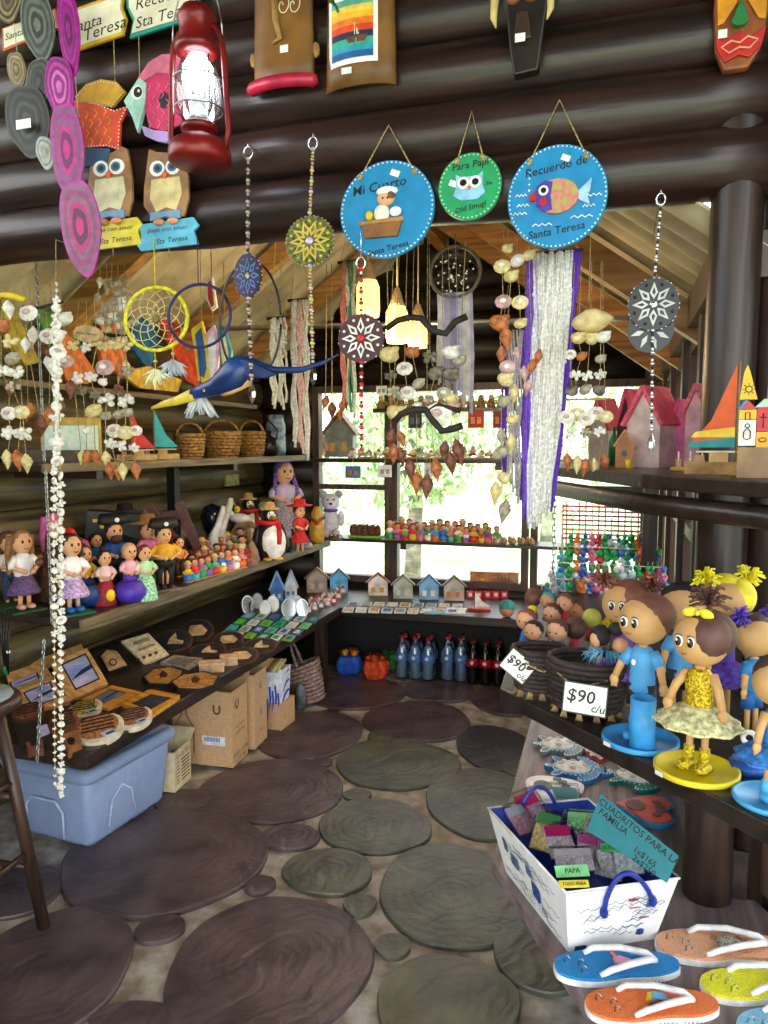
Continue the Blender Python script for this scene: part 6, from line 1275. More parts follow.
# ================================================================ RIGHT HAND COUNTER
p,s=on(586,712,ZC); t=thing('dark_wicker_basket','dark wicker basket on straw feet with big price tag, full of dolls','basket','dark wicker doll baskets',p,(0,0,-.2))
def dbasket(t,s,w,h):
    b=MB(s); b.lathe([(0,8),(w*.40,8),(w*.46,h*.5),(w*.48,h*.9),(0,h*.86)],M('14100e',.8),n=24,sy=.8); b.out('lining',t); b=MB(s); weave(b,w*.42,w*.5,h,WKD,9,30,.82,th=9); b.out('body',t)
    b=MB(s); b.tube([(w*.51*math.cos(a),w*.42*math.sin(a),h) for a in [2*PI*i/24 for i in range(24)]],2.2,WKD,6,True,True); b.out('rim',t)
    for k in range(7):
        a=-PI+PI*k/6; b=MB(s); x,y=w*.4*math.cos(a),w*.33*math.sin(a)
        for q in range(6): b.tube([(x,y,12),(x*1.1+(q-2.5)*1.3,y*1.1-1,0)],[1.2,.5],M('a8865a',.9,noise=.2),4)
        b.out('straw_foot',t)
    b=MB(s); b.tube([(-w*.3,-w*.36,h*.82),(-w*.1,-w*.45,h*.7),(0,-w*.46,h*.66),(w*.2,-w*.42,h*.74),(w*.34,-w*.33,h*.8)],1.0,JUTE,5); b.out('twine',t)
dbasket(t,s,74,54)
p,s=on(540,694,ZC); t=thing('dark_wicker_basket','dark wicker doll basket behind the first, with tilted price tag','basket','dark wicker doll baskets',p,(0,0,.2)); dbasket(t,s,54,46)
def pricetag(cx,cy,w,h,rot,d,lb,tilt=-.1,rz=None):
    p=at(cx,cy,d=d); s=mp(p); t=thing('price_tag',lb,'price tag','handwritten price tags on the baskets',p,(PI/2+tilt,0,YAW-.35 if rz is None else rz))
    cs,sn=math.cos(rot),math.sin(rot); P_=[(x*cs-y*sn,x*sn+y*cs) for x,y in ((-w/2,-h/2),(w/2,-h/2),(w/2,h/2),(-w/2,h/2))]
    b=MB(s); b.prism(P_,0,1,M('3a3a38',.5)); b.prism([(x*.95,y*.93) for x,y in P_],1,1.3,M('dcdcd8',.35,noise=.03)); T=Matrix.Rotation(rot,4,'Z')
    b.text('$90',w*.42,-w*.1,h*.06,1.5,DARK,T=T,shear=.1,thick=.2); b.text('c/u',w*.26,w*.3,-h*.26,1.5,DARK,T=T,shear=.2,thick=.1); b.out('card',t)
pb=at(586,712,z=ZC); s=mp(pb)
pricetag(585,699,43,31,-.06,1.42,'white handwritten $90 price tag on front of the near doll basket')
pricetag(518,666,30,24,-.62,1.60,'small tilted $90 price tag on the far doll basket')
# dolls on sticks in the baskets
HD=[(533,598,8.5,'6a4234','6a4234','brown haired stick doll turned away, back left of baskets'),(526,620,10,'8a4e38','d8a078','auburn haired stick doll above the tilted price tag'),(533,631,9.5,'16161a','c89068','black haired stick doll at the front of far basket'),(552,614,9.5,'5c382c','d8a078','brown haired stick doll in the middle of baskets'),(548,601,8,'2a9a94','c89068','teal haired stick doll at the back of baskets'),(565,603,8.5,'7a4636','d89a70','reddish haired stick doll next to orange keychain'),(575,610,9.5,'7a4430','d89a70','chestnut haired stick doll right of the reddish one'),(557,631,10.5,'5a3a30','e0a880','stick doll with brown fringe facing the camera in near basket'),(575,629,10.5,'5a3a34','5a3a34','round brown stick doll head facing away in near basket'),(591,619,9,'c8c050','c8c050','yellow green stick doll head at right of near basket'),(532,611,5,'e8d020','e8d020','small yellow flower head between the stick dolls')]
for i,(x,y,r,h,f,lb) in enumerate(HD):
    zz=1.11 if y<606 else (1.085 if y<622 else 1.075); p=at(x,y,z=zz); s=mp(p); q=p.copy(); q.z=ZC+.03
    t=thing('stick_doll',lb,'doll','stick dolls in the dark baskets',q,(0,0,face_cam(p)-.4)); H=(p.z-q.z)/s
    b=MB(s); b.ball(0,0,H,(r,r*.95,r),M(f,.5),14,10); b.out('head',t)
    b=MB(s); b.ball(0,r*.2,H+r*.15,(r*1.05,r*.98,r*1.0),M(h,.75,noise=.2),14,9); b.out('hair',t)
    b=MB(s); b.cyl((0,0,0),(0,0,H-r*.8),1.5,M('d8c8a0')); b.lathe([(0,H-r*2.6),(r*.7,H-r*2.4),(r*.4,H-r*.9),(0,H-r*.9)],M(('b01c34','2a6ab0','c83a4a')[i%3],.6),n=10); b.out('dress',t)
    if f!=h:
        b=MB(s)
        for k in (-1,1): b.ball(k*r*.3,-r*.9,H,r*.1,BLK,6,4)
        b.out('eyes',t)
p=at(603,655,z=1.075); s=mp(p); t=thing('feather_collar_doll','black haired ponytail doll with fluffy blue collar lying in near basket','doll',None,p,(0,0,face_cam(p)))
b=MB(s); b.ball(-3,0,20,(10,10,11),M('1c1a20',.7),14,10); b.ball(12,0,27,(8,7,7),M('1c1a20',.7),12,8); b.out('hair',t); b=MB(s); b.ball(-7,-4,17,(6,6,8),SKIN,12,8); b.ball(16,-3,12,(8,6,8),M('d89a70'),10,8); b.out('face',t)
b=MB(s); rr=random.Random(9)
for i in range(160): a=rr.uniform(0,6.3); L=rr.uniform(14,24); b.tube([(2,0,2),(2+L*.7*math.cos(a),-2+L*.4*math.sin(a),3+rr.uniform(-2,4)),(2+L*math.cos(a),-3+L*.6*math.sin(a),rr.uniform(-9,4))],[.9,.8,.2],M(('6aa8c8','9ac8dc','4a88b0')[i%3],.9),3)
b.out('feather_collar',t)
p=at(612,628,z=1.06); s=mp(p); b=MB(s)
for k,(x,z) in enumerate(((-8,0),(8,3),(0,8))):
    for i in range(8): a=2*PI*i/8; b.ball(x+5*math.cos(a),0,z+5*math.sin(a),(3,1.5,3),M('f0d81c',.6),7,5)
    b.ball(x,-1,z,3,M('e0b010'),7,5)
b.tube([(0,2,0),(0,3,-(p.z-ZC)/s)],1,GRN,5); b.out('yellow_flowers',None,'bunch of yellow foam flowers left of the brown haired boy doll','flowers',None,p,(0,0,face_cam(p)))
# ---- large foam dolls
def foam(px,py,h,lb,hair,style,top,low,kind='boy',face=True,base=None,turn=-.38,glit=False,tube=None,pom=None,bow=None,z=None):
    p,s=on(px,py,ZC if z is None else z); u=h*s; t=thing('foam_doll',lb,'doll','large foam dolls on the right counter',p,(0,0,face_cam(p)+turn)); sk=M('c49760',.6,noise=.04)
    b=MB(u); hz=.77; b.ball(0,0,hz,(.15,.145,.145),sk,20,14)
    for k in (-1,1):
        b.tube([(k*.04,0,.36),(k*.045,0,.05)],[.022,.019],sk,9)
        b.tube([(k*.07,0,.58),(k*.12,-.03,.5),(k*.15,-.05,.41)],[.032,.026,.022],sk,8); b.ball(k*.155,-.055,.385,(.03,.016,.036),sk,9,7)
        for q in range(3): b.ball(k*.155+(q-1)*.014,-.055,.352,(.008,.01,.016),sk,6,4)
    b.cyl((0,0,.55),(0,0,.64),.03,sk); b.out('body',t)
    tm=M(top,.35 if glit else .6,.5 if glit else 0,noise=.35 if glit else .08,scale=220 if glit else 30,bump=.5 if glit else 0)
    b=MB(u); b.lathe([(.05,.30),(.085,.34),(.075,.46),(.085,.56),(.05,.61)],tm,n=16,sy=.75)
    if kind=='boy':
        for k in (-1,1): b.tube([(k*.06,0,.58),(k*.115,-.02,.5)],[.04,.038],tm,8)
    b.out('top',t)
    if kind=='boy':
        b=MB(u)
        for k in (-1,1): b.tube([(k*.04,0,.38),(k*.045,0,.24)],[.05,.05],M(low,.6),10)
        b.out('shorts',t)
        if pom is None: b=MB(u); b.ball(-.03,-.068,.52,(.016,.006,.02),WHT,8,6); b.out('badge',t)
    else:
        b=MB(u); n=48; vs=[];m=M(low,.8,noise=.3,scale=100,alpha=.75 if glit else 1)
        b.lathe([(.07,.40),(.15,.36),(.23,.30),(.232,.29),(.14,.34),(.06,.38)],m,n=n,sy=.9,wob=lambda a:1+.06*math.sin(9*a)); b.out('skirt',t)
        b=MB(u); b.tube([(.232*(1+.06*math.sin(9*a))*math.cos(a),.232*.9*(1+.06*math.sin(9*a))*math.sin(a),.293) for a in [2*PI*i/n for i in range(n)]],.009,M('e8dc9a' if glit else low,.5,noise=.3,scale=200),5,True,True); b.out('skirt_trim',t)
    hm=M(hair,.65,noise=.12,scale=40); b=MB(u)
    b.ball(.025,.035,hz+.035,(.155,.14,.14),hm,18,12)
    if kind=='girl': b.ball(.06,-.03,hz+.03,(.11,.115,.125),hm,14,10,rot=(0,.4,0))
    b.out('hair',t)
    if style in('buns','top'):
        cs=((-.15,.0,hz+.13),(.17,.02,hz+.12)) if style=='buns' else ((.02,.03,hz+.2),)
        rr=random.Random(px)
        for c in cs:
            b=MB(u)
            for i in range(46):
                a=rr.uniform(0,6.3); e=rr.uniform(-.3,1.3); L=rr.uniform(.07,.12)*(1.25 if style=='top' else 1); dx,dy,dz=math.cos(a)*math.cos(e)*L,math.sin(a)*math.cos(e)*L*.8,math.sin(e)*L
                b.tube([c,(c[0]+dx*.6,c[1]+dy*.6,c[2]+dz*.8+.02),(c[0]+dx,c[1]+dy,c[2]+dz)],.008,M(pom or hair,.6,noise=.15),4)
            b.out('hair_pompom',t)
    if bow:
        b=MB(u)
        for k in (-1,1): b.ball(k*.045,-.06,hz+.165,(.045,.02,.028),M(bow,.5),10,6,rot=(0,k*.3,0))
        b.ball(0,-.07,hz+.165,.016,M(bow,.5),8,6); b.out('bow',t)
    if face:
        b=MB(u)
        for k in (-1,1): x=-.035+k*.034; b.ball(x,-.135,hz+.01,(.024,.014,.034),WHT,12,9); b.ball(x,-.146,hz+.008,(.018,.009,.027),BLK,10,8); b.ball(x-.006,-.154,hz+.018,(.006,.004,.008),WHT,6,4); b.tube([(x-.02,-.142,hz+.04),(x,-.148,hz+.05),(x+.02,-.142,hz+.04)],.003,BLK,4)
        b.out('eyes',t)
        b=MB(u); b.tube([(-.05,-.143,hz-.055),(-.035,-.144,hz-.062),(-.02,-.143,hz-.055)],.003,M('8a4a30'),4); b.out('mouth',t)
    if base:
        b=MB(u); bm=M(base,.4,0,noise=.06,scale=20); b.lathe([(0,0),(.225,0),(.232,.01),(.232,.035),(.215,.035),(.21,.015),(0,.015)],bm,n=36); b.out('base',t); bm=M('e0c424',.3,.5,noise=.35,scale=220,bump=.5) if glit else bm
        b=MB(u)
        for k in (-1,1): b.ball(k*.05,-.03,.045,(.045,.07,.035),bm,12,8)
        b.out('shoes',t); b=MB(u); b.tube([(.045*k,0,z_) for k in (-1,)for z_ in (.05,.15)],.03,bm,9); b.tube([(.045,0,.05),(.045,0,.15)],.03,bm,9); b.out('boots',t)
        b=MB(u); T=Matrix.Translation((-.12,-.215,.02))@Matrix.Rotation(-.4,4,'Z'); b.add([(-.03,0,-.012),(.03,0,-.012),(.03,0,.014),(-.03,0,.014)],[(0,1,2,3)],TAG,T=T); b.out('price_sticker',t)
    if tube:
        b=MB(u); b.lathe([(0,.015),(.075,.015),(.075,.33),(.068,.33),(.066,.03),(0,.03)],M(tube,.45),x=.06,y=-.12,n=20); b.out('pen_tube',t)
    return t
foam(621,712,142,'brown haired foam girl with two puffy pigtails behind the baskets','7a4634','buns','8a5ac0','8a5ac0','girl',turn=-.1)
foam(678,724,152,'black haired foam boy in light blue shirt behind the brown haired boy','16161a','none','4a9ad0','1a1a20','boy',turn=.5,face=False)
foam(640,742,160,'brown haired foam boy in light blue shirt and black shorts with pen tube','6a4030','none','4a9ad0','141418','boy',base='3a98d8',tube='3a98d8')
foam(720,722,158,'yellow haired foam girl with yellow and purple pompoms behind golden girl','e8d430','buns','5a3aa8','5a3aa8','girl',turn=.7,pom='f0e020',face=False)
foam(750,738,134,'foam doll in blue shirt with purple pompoms at right of golden girl','4a3028','buns','1c7ab8','1a5aa0','boy',turn=.9,pom='5a3ab8',face=False)
foam(698,742,132,'dark brown haired foam doll with purple pompoms just behind golden girl','3c2824','buns','6a3ab0','5a3ab0','girl',turn=.3,pom='5a3ab0',face=False) if 0 else None
foam(696,772,175,'foam girl in golden glitter dress and tutu on yellow base','5a3c34','top','d8b81c','d8d4a0','girl',base='e0cc1c',glit=True,bow='f0e030')
foam(772,802,158,'foam doll on light blue ring base at the right edge of counter','4a3028','none','2a70b8','2a70b8','girl',base='4aa8dc',turn=.6)
p,s=on(748,770,ZC); t=thing('foam_ornament','white ring shaped foam ornament on blue base right of golden girl','ornament',None,p,(0,0,face_cam(p))); b=MB(s); b.lathe([(0,0),(17,0),(18,8),(0,8)],M('1c58b0',.5,noise=.2),n=20); b.out('base',t); b=MB(s); b.cyl((0,0,8),(0,0,20),2,WHT); b.ball(0,0,20,(5,3,5),WHT); b.ring(0,0,33,6,2.6,WHT,20,8,'y'); b.out('ring_figure',t)
# ================================================================ KEYCHAIN RACK
p=at(606,600,v=3.0); s=mp(p); RX=p.x; t=thing('keychain_rack','wire rack of coloured rods holding beaded keychains by the window','display rack',None,(RX,3.0,ZC),(0,0,.0)); b=MB(s)
zt0=(at(606,505,v=3.0).z-ZC)/s
for k in (-1,1): b.cyl((k*44,0,0),(k*44,0,zt0),1.2,CREAM,n=6); b.cyl((k*44,20,0),(k*44,0,zt0*.7),1.2,CREAM,n=6)
b.out('frame',t)
for i in range(8):
    b=MB(s); z=zt0-2-i*4.6; cc=('d83a4a','e87a98','2a6ab0','c83040','3a9a6a','e8a040','d8d8e0','c82a3a')[i]; b.tube([(-44,-1-(i%2),z),(44,-1-(i%2),z)],1.0,M(cc,.5),6); b.out('rod',t)
for i in range(14):
    b=MB(s); x=-40+i*6.2; b.tube([(x,-2,zt0+3),(x,-2,zt0-42)],.7,M(('c02a3a','e0e0e8','d83a4a')[i%3],.5),5); b.out('rod',t)
rr=random.Random(55); KC=[('2ab060','green'),('e8e8f0','white'),('2ab060','green'),('e87aa0','pink'),('ee8020','orange'),('58c0d8','turquoise'),('2ab060','green'),('d83a4a','red'),('3a5ac8','blue')]
def keychain(x,y,v,L,c,lb):
    p=at(x,y,v=v); s=mp(p); b=MB(s); m=M(c,.35); b.tube([(0,0,0),(0,0,-4)],.4,STEEL,4)
    z=-4
    while z>-L:
        q=rr.uniform(2.1,3.8); b.ball(rr.uniform(-1.2,1.2),rr.uniform(-1,1),z-q,(q,q,q*1.1),m if rr.random()<.6 else M(('f0f0f4','2ab060','3a78d0')[rr.randrange(3)],.3),7,5); z-=q*1.9
    for k in (-1,1): b.ball(k*2.6,0,-L*.55,(2,1.4,2.6),m,6,5); b.ball(k*2,0,-L*.9,(1.6,1.2,3),m,6,5)
    b.out('beaded_keychain',None,lb,'keychain','beaded keychains on the wire rack',p)
RK=t
for row in range(4):
    n=(13,14,15,15)[row]
    x0,x1=((572,652),(562,658),(552,662),(546,666))[row]; v=2.97-.05*row; a,e=at(x0-4,(530,546,562,578)[row],v=v),at(x1+4,(530,546,562,578)[row],v=v); e.z=a.z
    b=MB(); b.tube([tuple(a-RK.location),tuple(e-RK.location)],.002,CREAM,5); o=b.out('hanging_rod',RK)
    for k in (a,e): b=MB(); k=k-RK.location; b.tube([tuple(k),(k.x,k.y,0)],.002,CREAM,5); b.out('rod_support',RK)
    for i in range(n):
        x0,x1=((572,652),(562,658),(552,662),(546,666))[row]; x=x0+(x1-x0)*i/(n-1); y=(530,546,562,578)[row]; c=KC[(i*4+row*5)%9]
        keychain(x+rr.uniform(-2,2),y,2.97-.05*row,rr.uniform(20,30),c[0],'beaded %s keychain on the rack, %s from left in the %s row'%(c[1],ORD[i],('top','second','third','bottom')[row]))
for x,y,c,L,lb in ((583,578,'ee8020',34,'bright orange ribbon charm hanging at the middle of rack'),(563,578,'ee90a8',30,'pale pink ribbon charm hanging at the left of rack'),(574,578,'4a4a52',32,'grey chain charm hanging between the pink and orange ones')):
    p=at(x,y,v=2.815); s=mp(p); b=MB(s); b.prism([(-1,0),(1,0),(4,-L*.6),(3,-L),(-3,-L),(-2,-L*.5)],-1,1,M(c,.5),Matrix.Rotation(PI/2,4,'X')); b.out('ribbon_charm',None,lb,'charm','ribbon charms on the rack',p)
# ================================================================ UPPER RIGHT SHELF
def ond(px,d,z=None): p=at(px,460,d=d); p.z=ZR if z is None else z; return p,mp(p)
_on=on
def on(px,py,z):
    if isinstance(z,tuple): p=at(px,py,d=z[1]); p.z=z[0]; return p,mp(p)
    return _on(px,py,z)
house(652,463,42,76,(ZR,2.0),'e0c8c0','f0647c','tall birdhouse with shingled pink roof, white front and brick walls',roofk=.44,windows=None,gr='pink roofed birdhouses',depth=.9,rz=-.55)
house(630,463,22,72,(ZR,2.2),'3a2a28','e05068','dark faced birdhouse with pink roof behind the brown one',roofk=.5,windows=None,gr='pink roofed birdhouses',depth=.9,rz=-.55)
house(624,463,20,36,(ZR,1.95),'b87c48','d08a5c','small brown birdhouse with round hole in front of pink roofs',roofk=.4,windows='hole')
house(683,463,24,64,(ZR,2.0),'e878a8','e85a90','bright pink birdhouse between shingled house and sailboat',roofk=.5,windows=None,gr='pink roofed birdhouses',depth=.9,rz=-.55)
house(699,463,24,80,(ZR,1.93),'e8b0b8','e86a80','tall pale pink birdhouse behind sailboat mast',roofk=.3,windows=None,gr='pink roofed birdhouses',depth=.9,rz=-.55)
house(604,463,26,62,(ZR,2.35),'d8c8b8','d84858','red roofed birdhouse behind the shell wind chime',roofk=.45,windows=None,gr='pink roofed birdhouses',depth=.9,rz=-.55)
p,s=on(613,463,(ZR,2.15)); b=MB(s); b.lathe([(0,0),(5,0),(5,24),(2,32),(2,38),(0,38)],M('1c6a3a',.3),n=12); b.out('green_bottle',None,'dark green bottle between wind chime and brown birdhouse','bottle',None,p)
p,s=on(628,462,(ZR,1.88)); b=MB(s); b.lathe([(0,0),(2.6,0),(2.6,9),(0,9)],M('e8c81c',.4),n=10); b.out('yellow_spool',None,'tiny yellow spool in front of the brown birdhouse','spool',None,p)
sb=sailboat(724,463,112,(ZR,1.5),'d85a24','large toy sailboat with orange, yellow and teal sail on right shelf',w=.78,flip=-1,hull='b08a54',stripe=[(.24,'1c8a8a'),(.33,'e8c83a')],gr=None)
for (x,w,c,lb) in ((690,36,'c8a050','bamboo raft toy left part of upper right shelf'),(752,40,'b89a4c','bamboo raft toy below the painted house blocks')):
    p,s=on(x,464,(ZR,1.40 if x>720 else 1.66)); t=thing('toy_raft',lb,'toy raft','bamboo toy rafts',p,(0,0,face_cam(p))); b=MB(s)
    for k in range(4): b.cyl((-w/2,-6+k*4,2.2),(w/2,-6+k*4,2.2),2.2,M(c,.6,noise=.2),n=8)
    b.out('hull',t); b=MB(s)
    for k in range(3): b.box(-w*.3+k*w*.3,0,8,5,5,8,M('c89a5c',.6)); b.cyl((-w*.3+k*w*.3,-4,4),(-w*.3+k*w*.3,-4,20),.7,CREAM,n=5)
    b.out('deck_cabins',t)
p,s=on(757,462,(ZR,1.33)); t=thing('painted_house_tower','stack of painted wooden house blocks with sun and bird drawings','painted house',None,p,(0,0,face_cam(p))); T=Matrix.Rotation(PI/2,4,'X')
b=MB(s)
for (x0,x1,z0,z1,c) in ((-18,28,0,31,'8a6a44'),(-18,-2,32,58,'d8dccc'),(-18,-2,58,68,'e0a81c'),(-2,14,46,70,'b82a34'),(-2,14,30,46,'e0a018'),(14,28,30,70,'c83a3a')):
    b.box((x0+x1)/2,0,(z0+z1)/2,x1-x0-.6,12,z1-z0-.6,M(c,.5))
BK=b
b=MB(s); b.prism([(-18,68),(-10,77),(-2,68)],-6,6,M('b83a28',.5),T); b.prism([(-19,68),(-13,77),(-10,77),(-17,68)],-6.5,6.5,M('2a7ac0',.5),T); b.prism([(-4,70),(4,78),(16,78),(20,70)],-6.5,6.5,M('a8c8b0',.5),T); b.out('roofs',t)
b=MB(s); b.prism([(-18,78),(-15,104),(-12,112),(-9,104),(-2,78)],-4,4,M('e0b020',.5),T); b.tube([(10,0,70),(10,0,104),(10,0,112)],[4,3,.6],M('d8a838',.5),8); b.out('sun_panel',t)
b=BK
b.ring(-10,-4.6,88,3,.5,BLK,12,4,'y')
for i in range(8): a=2*PI*i/8; b.tube([(-10+4*math.cos(a),-4.6,88+4*math.sin(a)),(-10+6*math.cos(a),-4.6,88+6*math.sin(a))],.4,BLK,4)
b.tube([(-13,-6.6,40),(-13,-6.6,46),(-10,-6.6,50),(-7,-6.6,46),(-7,-6.6,40),(-10,-6.6,38)],.6,BLK,4,closed=True); b.ring(-10,-6.6,52,2,.5,BLK,10,4,'y'); b.tube([(4,-6.6,50),(4,-6.6,64)],.6,BLK,4); b.tube([(1,-6.6,60),(7,-6.6,60)],.6,BLK,4); b.ring(4,-6.6,38,3.4,.5,BLK,10,4,'y',.6); b.tube([(-12,-6.6,58),(-12,-6.6,65),(-8,-6.6,65),(-8,-6.6,58)],.5,BLK,4); b.out('blocks',t)
on=_on
# ================================================================ BENCH
def flat(cx,cy,rot=0): p=at(cx,cy,z=ZB+.0); return p,mp(p)
def turtle(cx,cy,L,rz,lb,c1,c2='f0f0f0'):
    p,s=flat(cx,cy); t=thing('turtle_magnet',lb,'turtle ornament','painted turtle ornaments on the bench',p,(0,0,YAW+rz)); k=L/2
    b=MB(s); P_=[(k*.72*math.cos(q)-2,k*.6*math.sin(q)) for q in [2*PI*i/26 for i in range(26)]]; b.prism(P_,0,4,M(c1,.45)); dots(b,P_,4.2,.8,M(c2,.4),4.5)
    for (x,y,l,w,r) in ((.45,.62,.5,.2,2.3),(.45,-.62,.5,.2,-2.3),(-.6,.55,.3,.14,2.2),(-.6,-.55,.3,.14,-2.2),(.98,0,.32,.24,0),(-.85,0,.2,.08,0)):
        Q=[(k*(x+l*math.cos(q)*math.cos(r)-w*math.sin(q)*math.sin(r)),k*(y+l*math.cos(q)*math.sin(r)+w*math.sin(q)*math.cos(r))) for q in [2*PI*i/16 for i in range(16)]]; b.prism(Q,.3,4.4,M(c1,.45)); dots(b,Q,4.6,.7,M(c2,.4),4.5)
    b.out('body',t)
    b=MB(s); b.ball(-2,0,5,(k*.62,k*.48,4),M('e4e4e0',.5),16,8)
    for i in range(9): a=2*PI*i/8; b.ball(-2+(k*.4*math.cos(a) if i<8 else 0),k*.3*math.sin(a) if i<8 else 0,8,(3.4,2.8,1.6),M('f4f0ec',.4) if i%2 else M('c8b8b0',.4),8,5)
    b.out('shell',t)
    b=MB(s)
    for q in (-1,1): b.ball(k*1.0,q*3,6,1.2,BLK,6,4)
    b.out('eyes',t)
turtle(560,749,52,-.15,'grey turtle ornament with white shell at the far end of bench','6a8088')
turtle(575,772,58,-.25,'blue turtle ornament with white dotted edge behind the tote','2a78b8')
turtle(637,781,58,-.5,'teal turtle ornament near the doll counter','1c8078')
turtle(602,757,30,.4,'small coral turtle ornament between the grey and teal ones','c85a58')
def paw(cx,cy,k,rz,lb,plate,pad,rim):
    p,s=flat(cx,cy); t=thing('paw_magnet',lb,'paw ornament','paw print ornaments on the bench',p,(0,0,YAW+rz))
    P_=[(k*.95*math.cos(a)*(1+.10*math.cos(3*a)),k*.8*math.sin(a)*(1+.10*math.cos(3*a))) for a in [2*PI*i/36 for i in range(36)]]
    if 'heart' in lb: P_=[(k/15*(13*math.cos(a)-5*math.cos(2*a)-2*math.cos(3*a)-math.cos(4*a)),k/16*16*math.sin(a)**3) for a in [2*PI*(i+.5)/40 for i in range(40)]]
    b=MB(s); b.prism(P_,0,4,M(rim,.4)); b.out('rim',t); b=MB(s); b.prism([(x*.9,y*.88) for x,y in P_],4,5,M(plate,.4)); b.out('plate',t)
    b=MB(s); b.disc(-k*.35,0,k*.3,k*.34,5,6,M(pad,.5),18)
    for a in (-.9,-.3,.3,.9): b.disc(k*.32*math.cos(a)+k*.08,k*.52*math.sin(a),k*.15,k*.12,5,6,M(pad,.5),12)
    b.out('paw_print',t)
paw(553,790,30,.1,'white paw print ornament just behind the tote basket','f0f0f0','6a6a70','e8e8e8')
paw(647,812,32,-.35,'coral heart shaped paw print ornament with blue rim','e0543c','7a4a48','2a90d0')
# tote basket
B0,B1,B2=at(568,952,z=ZB),at(655,939,z=ZB),at(506,872,z=ZB); B3=B1+B2-B0; ZT=ZB+.14
R0,R1,R2,R3=at(566,893,z=ZT),at(679,878,z=ZT),at(488,808,z=ZT),at(588,799,z=ZT)
c=(B0+B1+B2+B3)/4; c.z=ZB; t=thing('tote_basket','white printed fabric tote basket with blue lining and blue handles','tote basket',None,c)
CAN=M('e8e8e8',.7,noise=.04); LIN=M('1c44b0',.65)
def quadface(b,q,m,off=Vector()): b.add([tuple(x-c+off) for x in q],[(0,1,2,3)],m)
b=MB(); up=Vector((0,0,.001))
for q in ((B0,B1,R1,R0),(B1,B3,R3,R1),(B3,B2,R2,R3),(B2,B0,R0,R2)): quadface(b,q,CAN)
quadface(b,(B0,B2,B3,B1),CAN); OC=b
b=MB(); cc=(R0+R1+R2+R3)/4; cb=(B0+B1+B2+B3)/4
iR=[x.lerp(cc,.025) for x in (R0,R1,R3,R2)]; iB=[x.lerp(cb,.05)+Vector((0,0,.006)) for x in (B0,B1,B3,B2)]
for i in range(4): j=(i+1)%4; quadface(b,(iR[i],iR[j],iB[j],iB[i]),LIN)
quadface(b,iB,LIN); b.out('blue_lining',t)
b=MB(); b.tube([tuple(x-c) for x in (R0,R1,R3,R2)],.0035,M('f4f4f4',.6),6,True,True); b.out('rim_piping',t)
def onf(q,a,h,off=.002):   # point on a side (a along, h up)
    lo=q[0].lerp(q[1],a); hi=q[3].lerp(q[2],a); r=lo.lerp(hi,h); n=(q[1]-q[0]).cross(q[3]-q[0]).normalized(); return r-c+n*off
fq=(B0,B1,R1,R0); lq=(B2,B0,R0,R2); rr=random.Random(17); INK2=M('7a8494',.8)
b=OC
for q in (fq,lq):
    for i in range(26):
        a=rr.uniform(.05,.75); h=rr.uniform(.08,.8); pts=[]
        for k in range(7): pts.append(tuple(onf(q,min(.97,a+k*.035),h+.03*math.sin(k*2.1+i)+rr.uniform(-.01,.01))))
        b.tube(pts,.0006,INK2,3)
for (q,a,h,w_,h_,m) in ((fq,.78,.18,.1,.1,'1c4a9a'),(fq,.62,.74,.12,.05,'b83a4a'),(fq,.8,.62,.1,.09,'2a60b0'),(fq,.78,.42,.12,.03,'b83a5a'),(fq,.66,.60,.14,.025,'b83a5a'),(fq,.14,.05,.14,.08,'1c2c5a'),(lq,.60,.40,.12,.28,'2a4a8a'),(lq,.52,.62,.1,.16,'4a6a9a'),(lq,.3,.5,.14,.2,'5a6a88'),(lq,.18,.62,.08,.22,'6a7488'),(lq,.7,.2,.08,.1,'8a94a4')):
    z=[onf(q,a+dx*w_*rr.uniform(.7,1.1),h+dy*h_*rr.uniform(.7,1.1),.0015) for dx,dy in ((-.5,-.5),(.1,-.6),(.5,-.4),(.45,.4),(0,.55),(-.5,.5))]
    b.add([tuple(x) for x in z],[tuple(range(6))],M(m,.7,noise=.3,scale=90))
b.out('outer_cloth',t)
def handle(p0,p1,apex):
    P_=[];p0,p1,apex=Vector(p0),Vector(p1),Vector(apex)
    for i in range(15):
        f=i/14; q=p0.lerp(p1,f); k=math.sin(PI*f)**.7; P_.append(tuple(q+(apex-(p0+p1)/2)*k))
    b=MB(); b.tube(P_,.0055,M('2438a0',.45),8); b.out('handle',t)
    for q in (p0,p1): b=MB(); b.ball(q.x,q.y,q.z,(.009,.006,.014),M('2438a0',.45),8,6); b.out('handle_tab',t)
m0,m1=onf(fq,.34,.62,.006),onf(fq,.80,.70,.006); handle(m0,m1,(m0+m1)/2+Vector((-.01,-.02,.085)))
bq=(B3,B2,R2,R3); m0,m1=onf(bq,.3,.8,.006),onf(bq,.72,.8,.006); handle(m0,m1,(m0+m1)/2+Vector((0,.01,.075)))
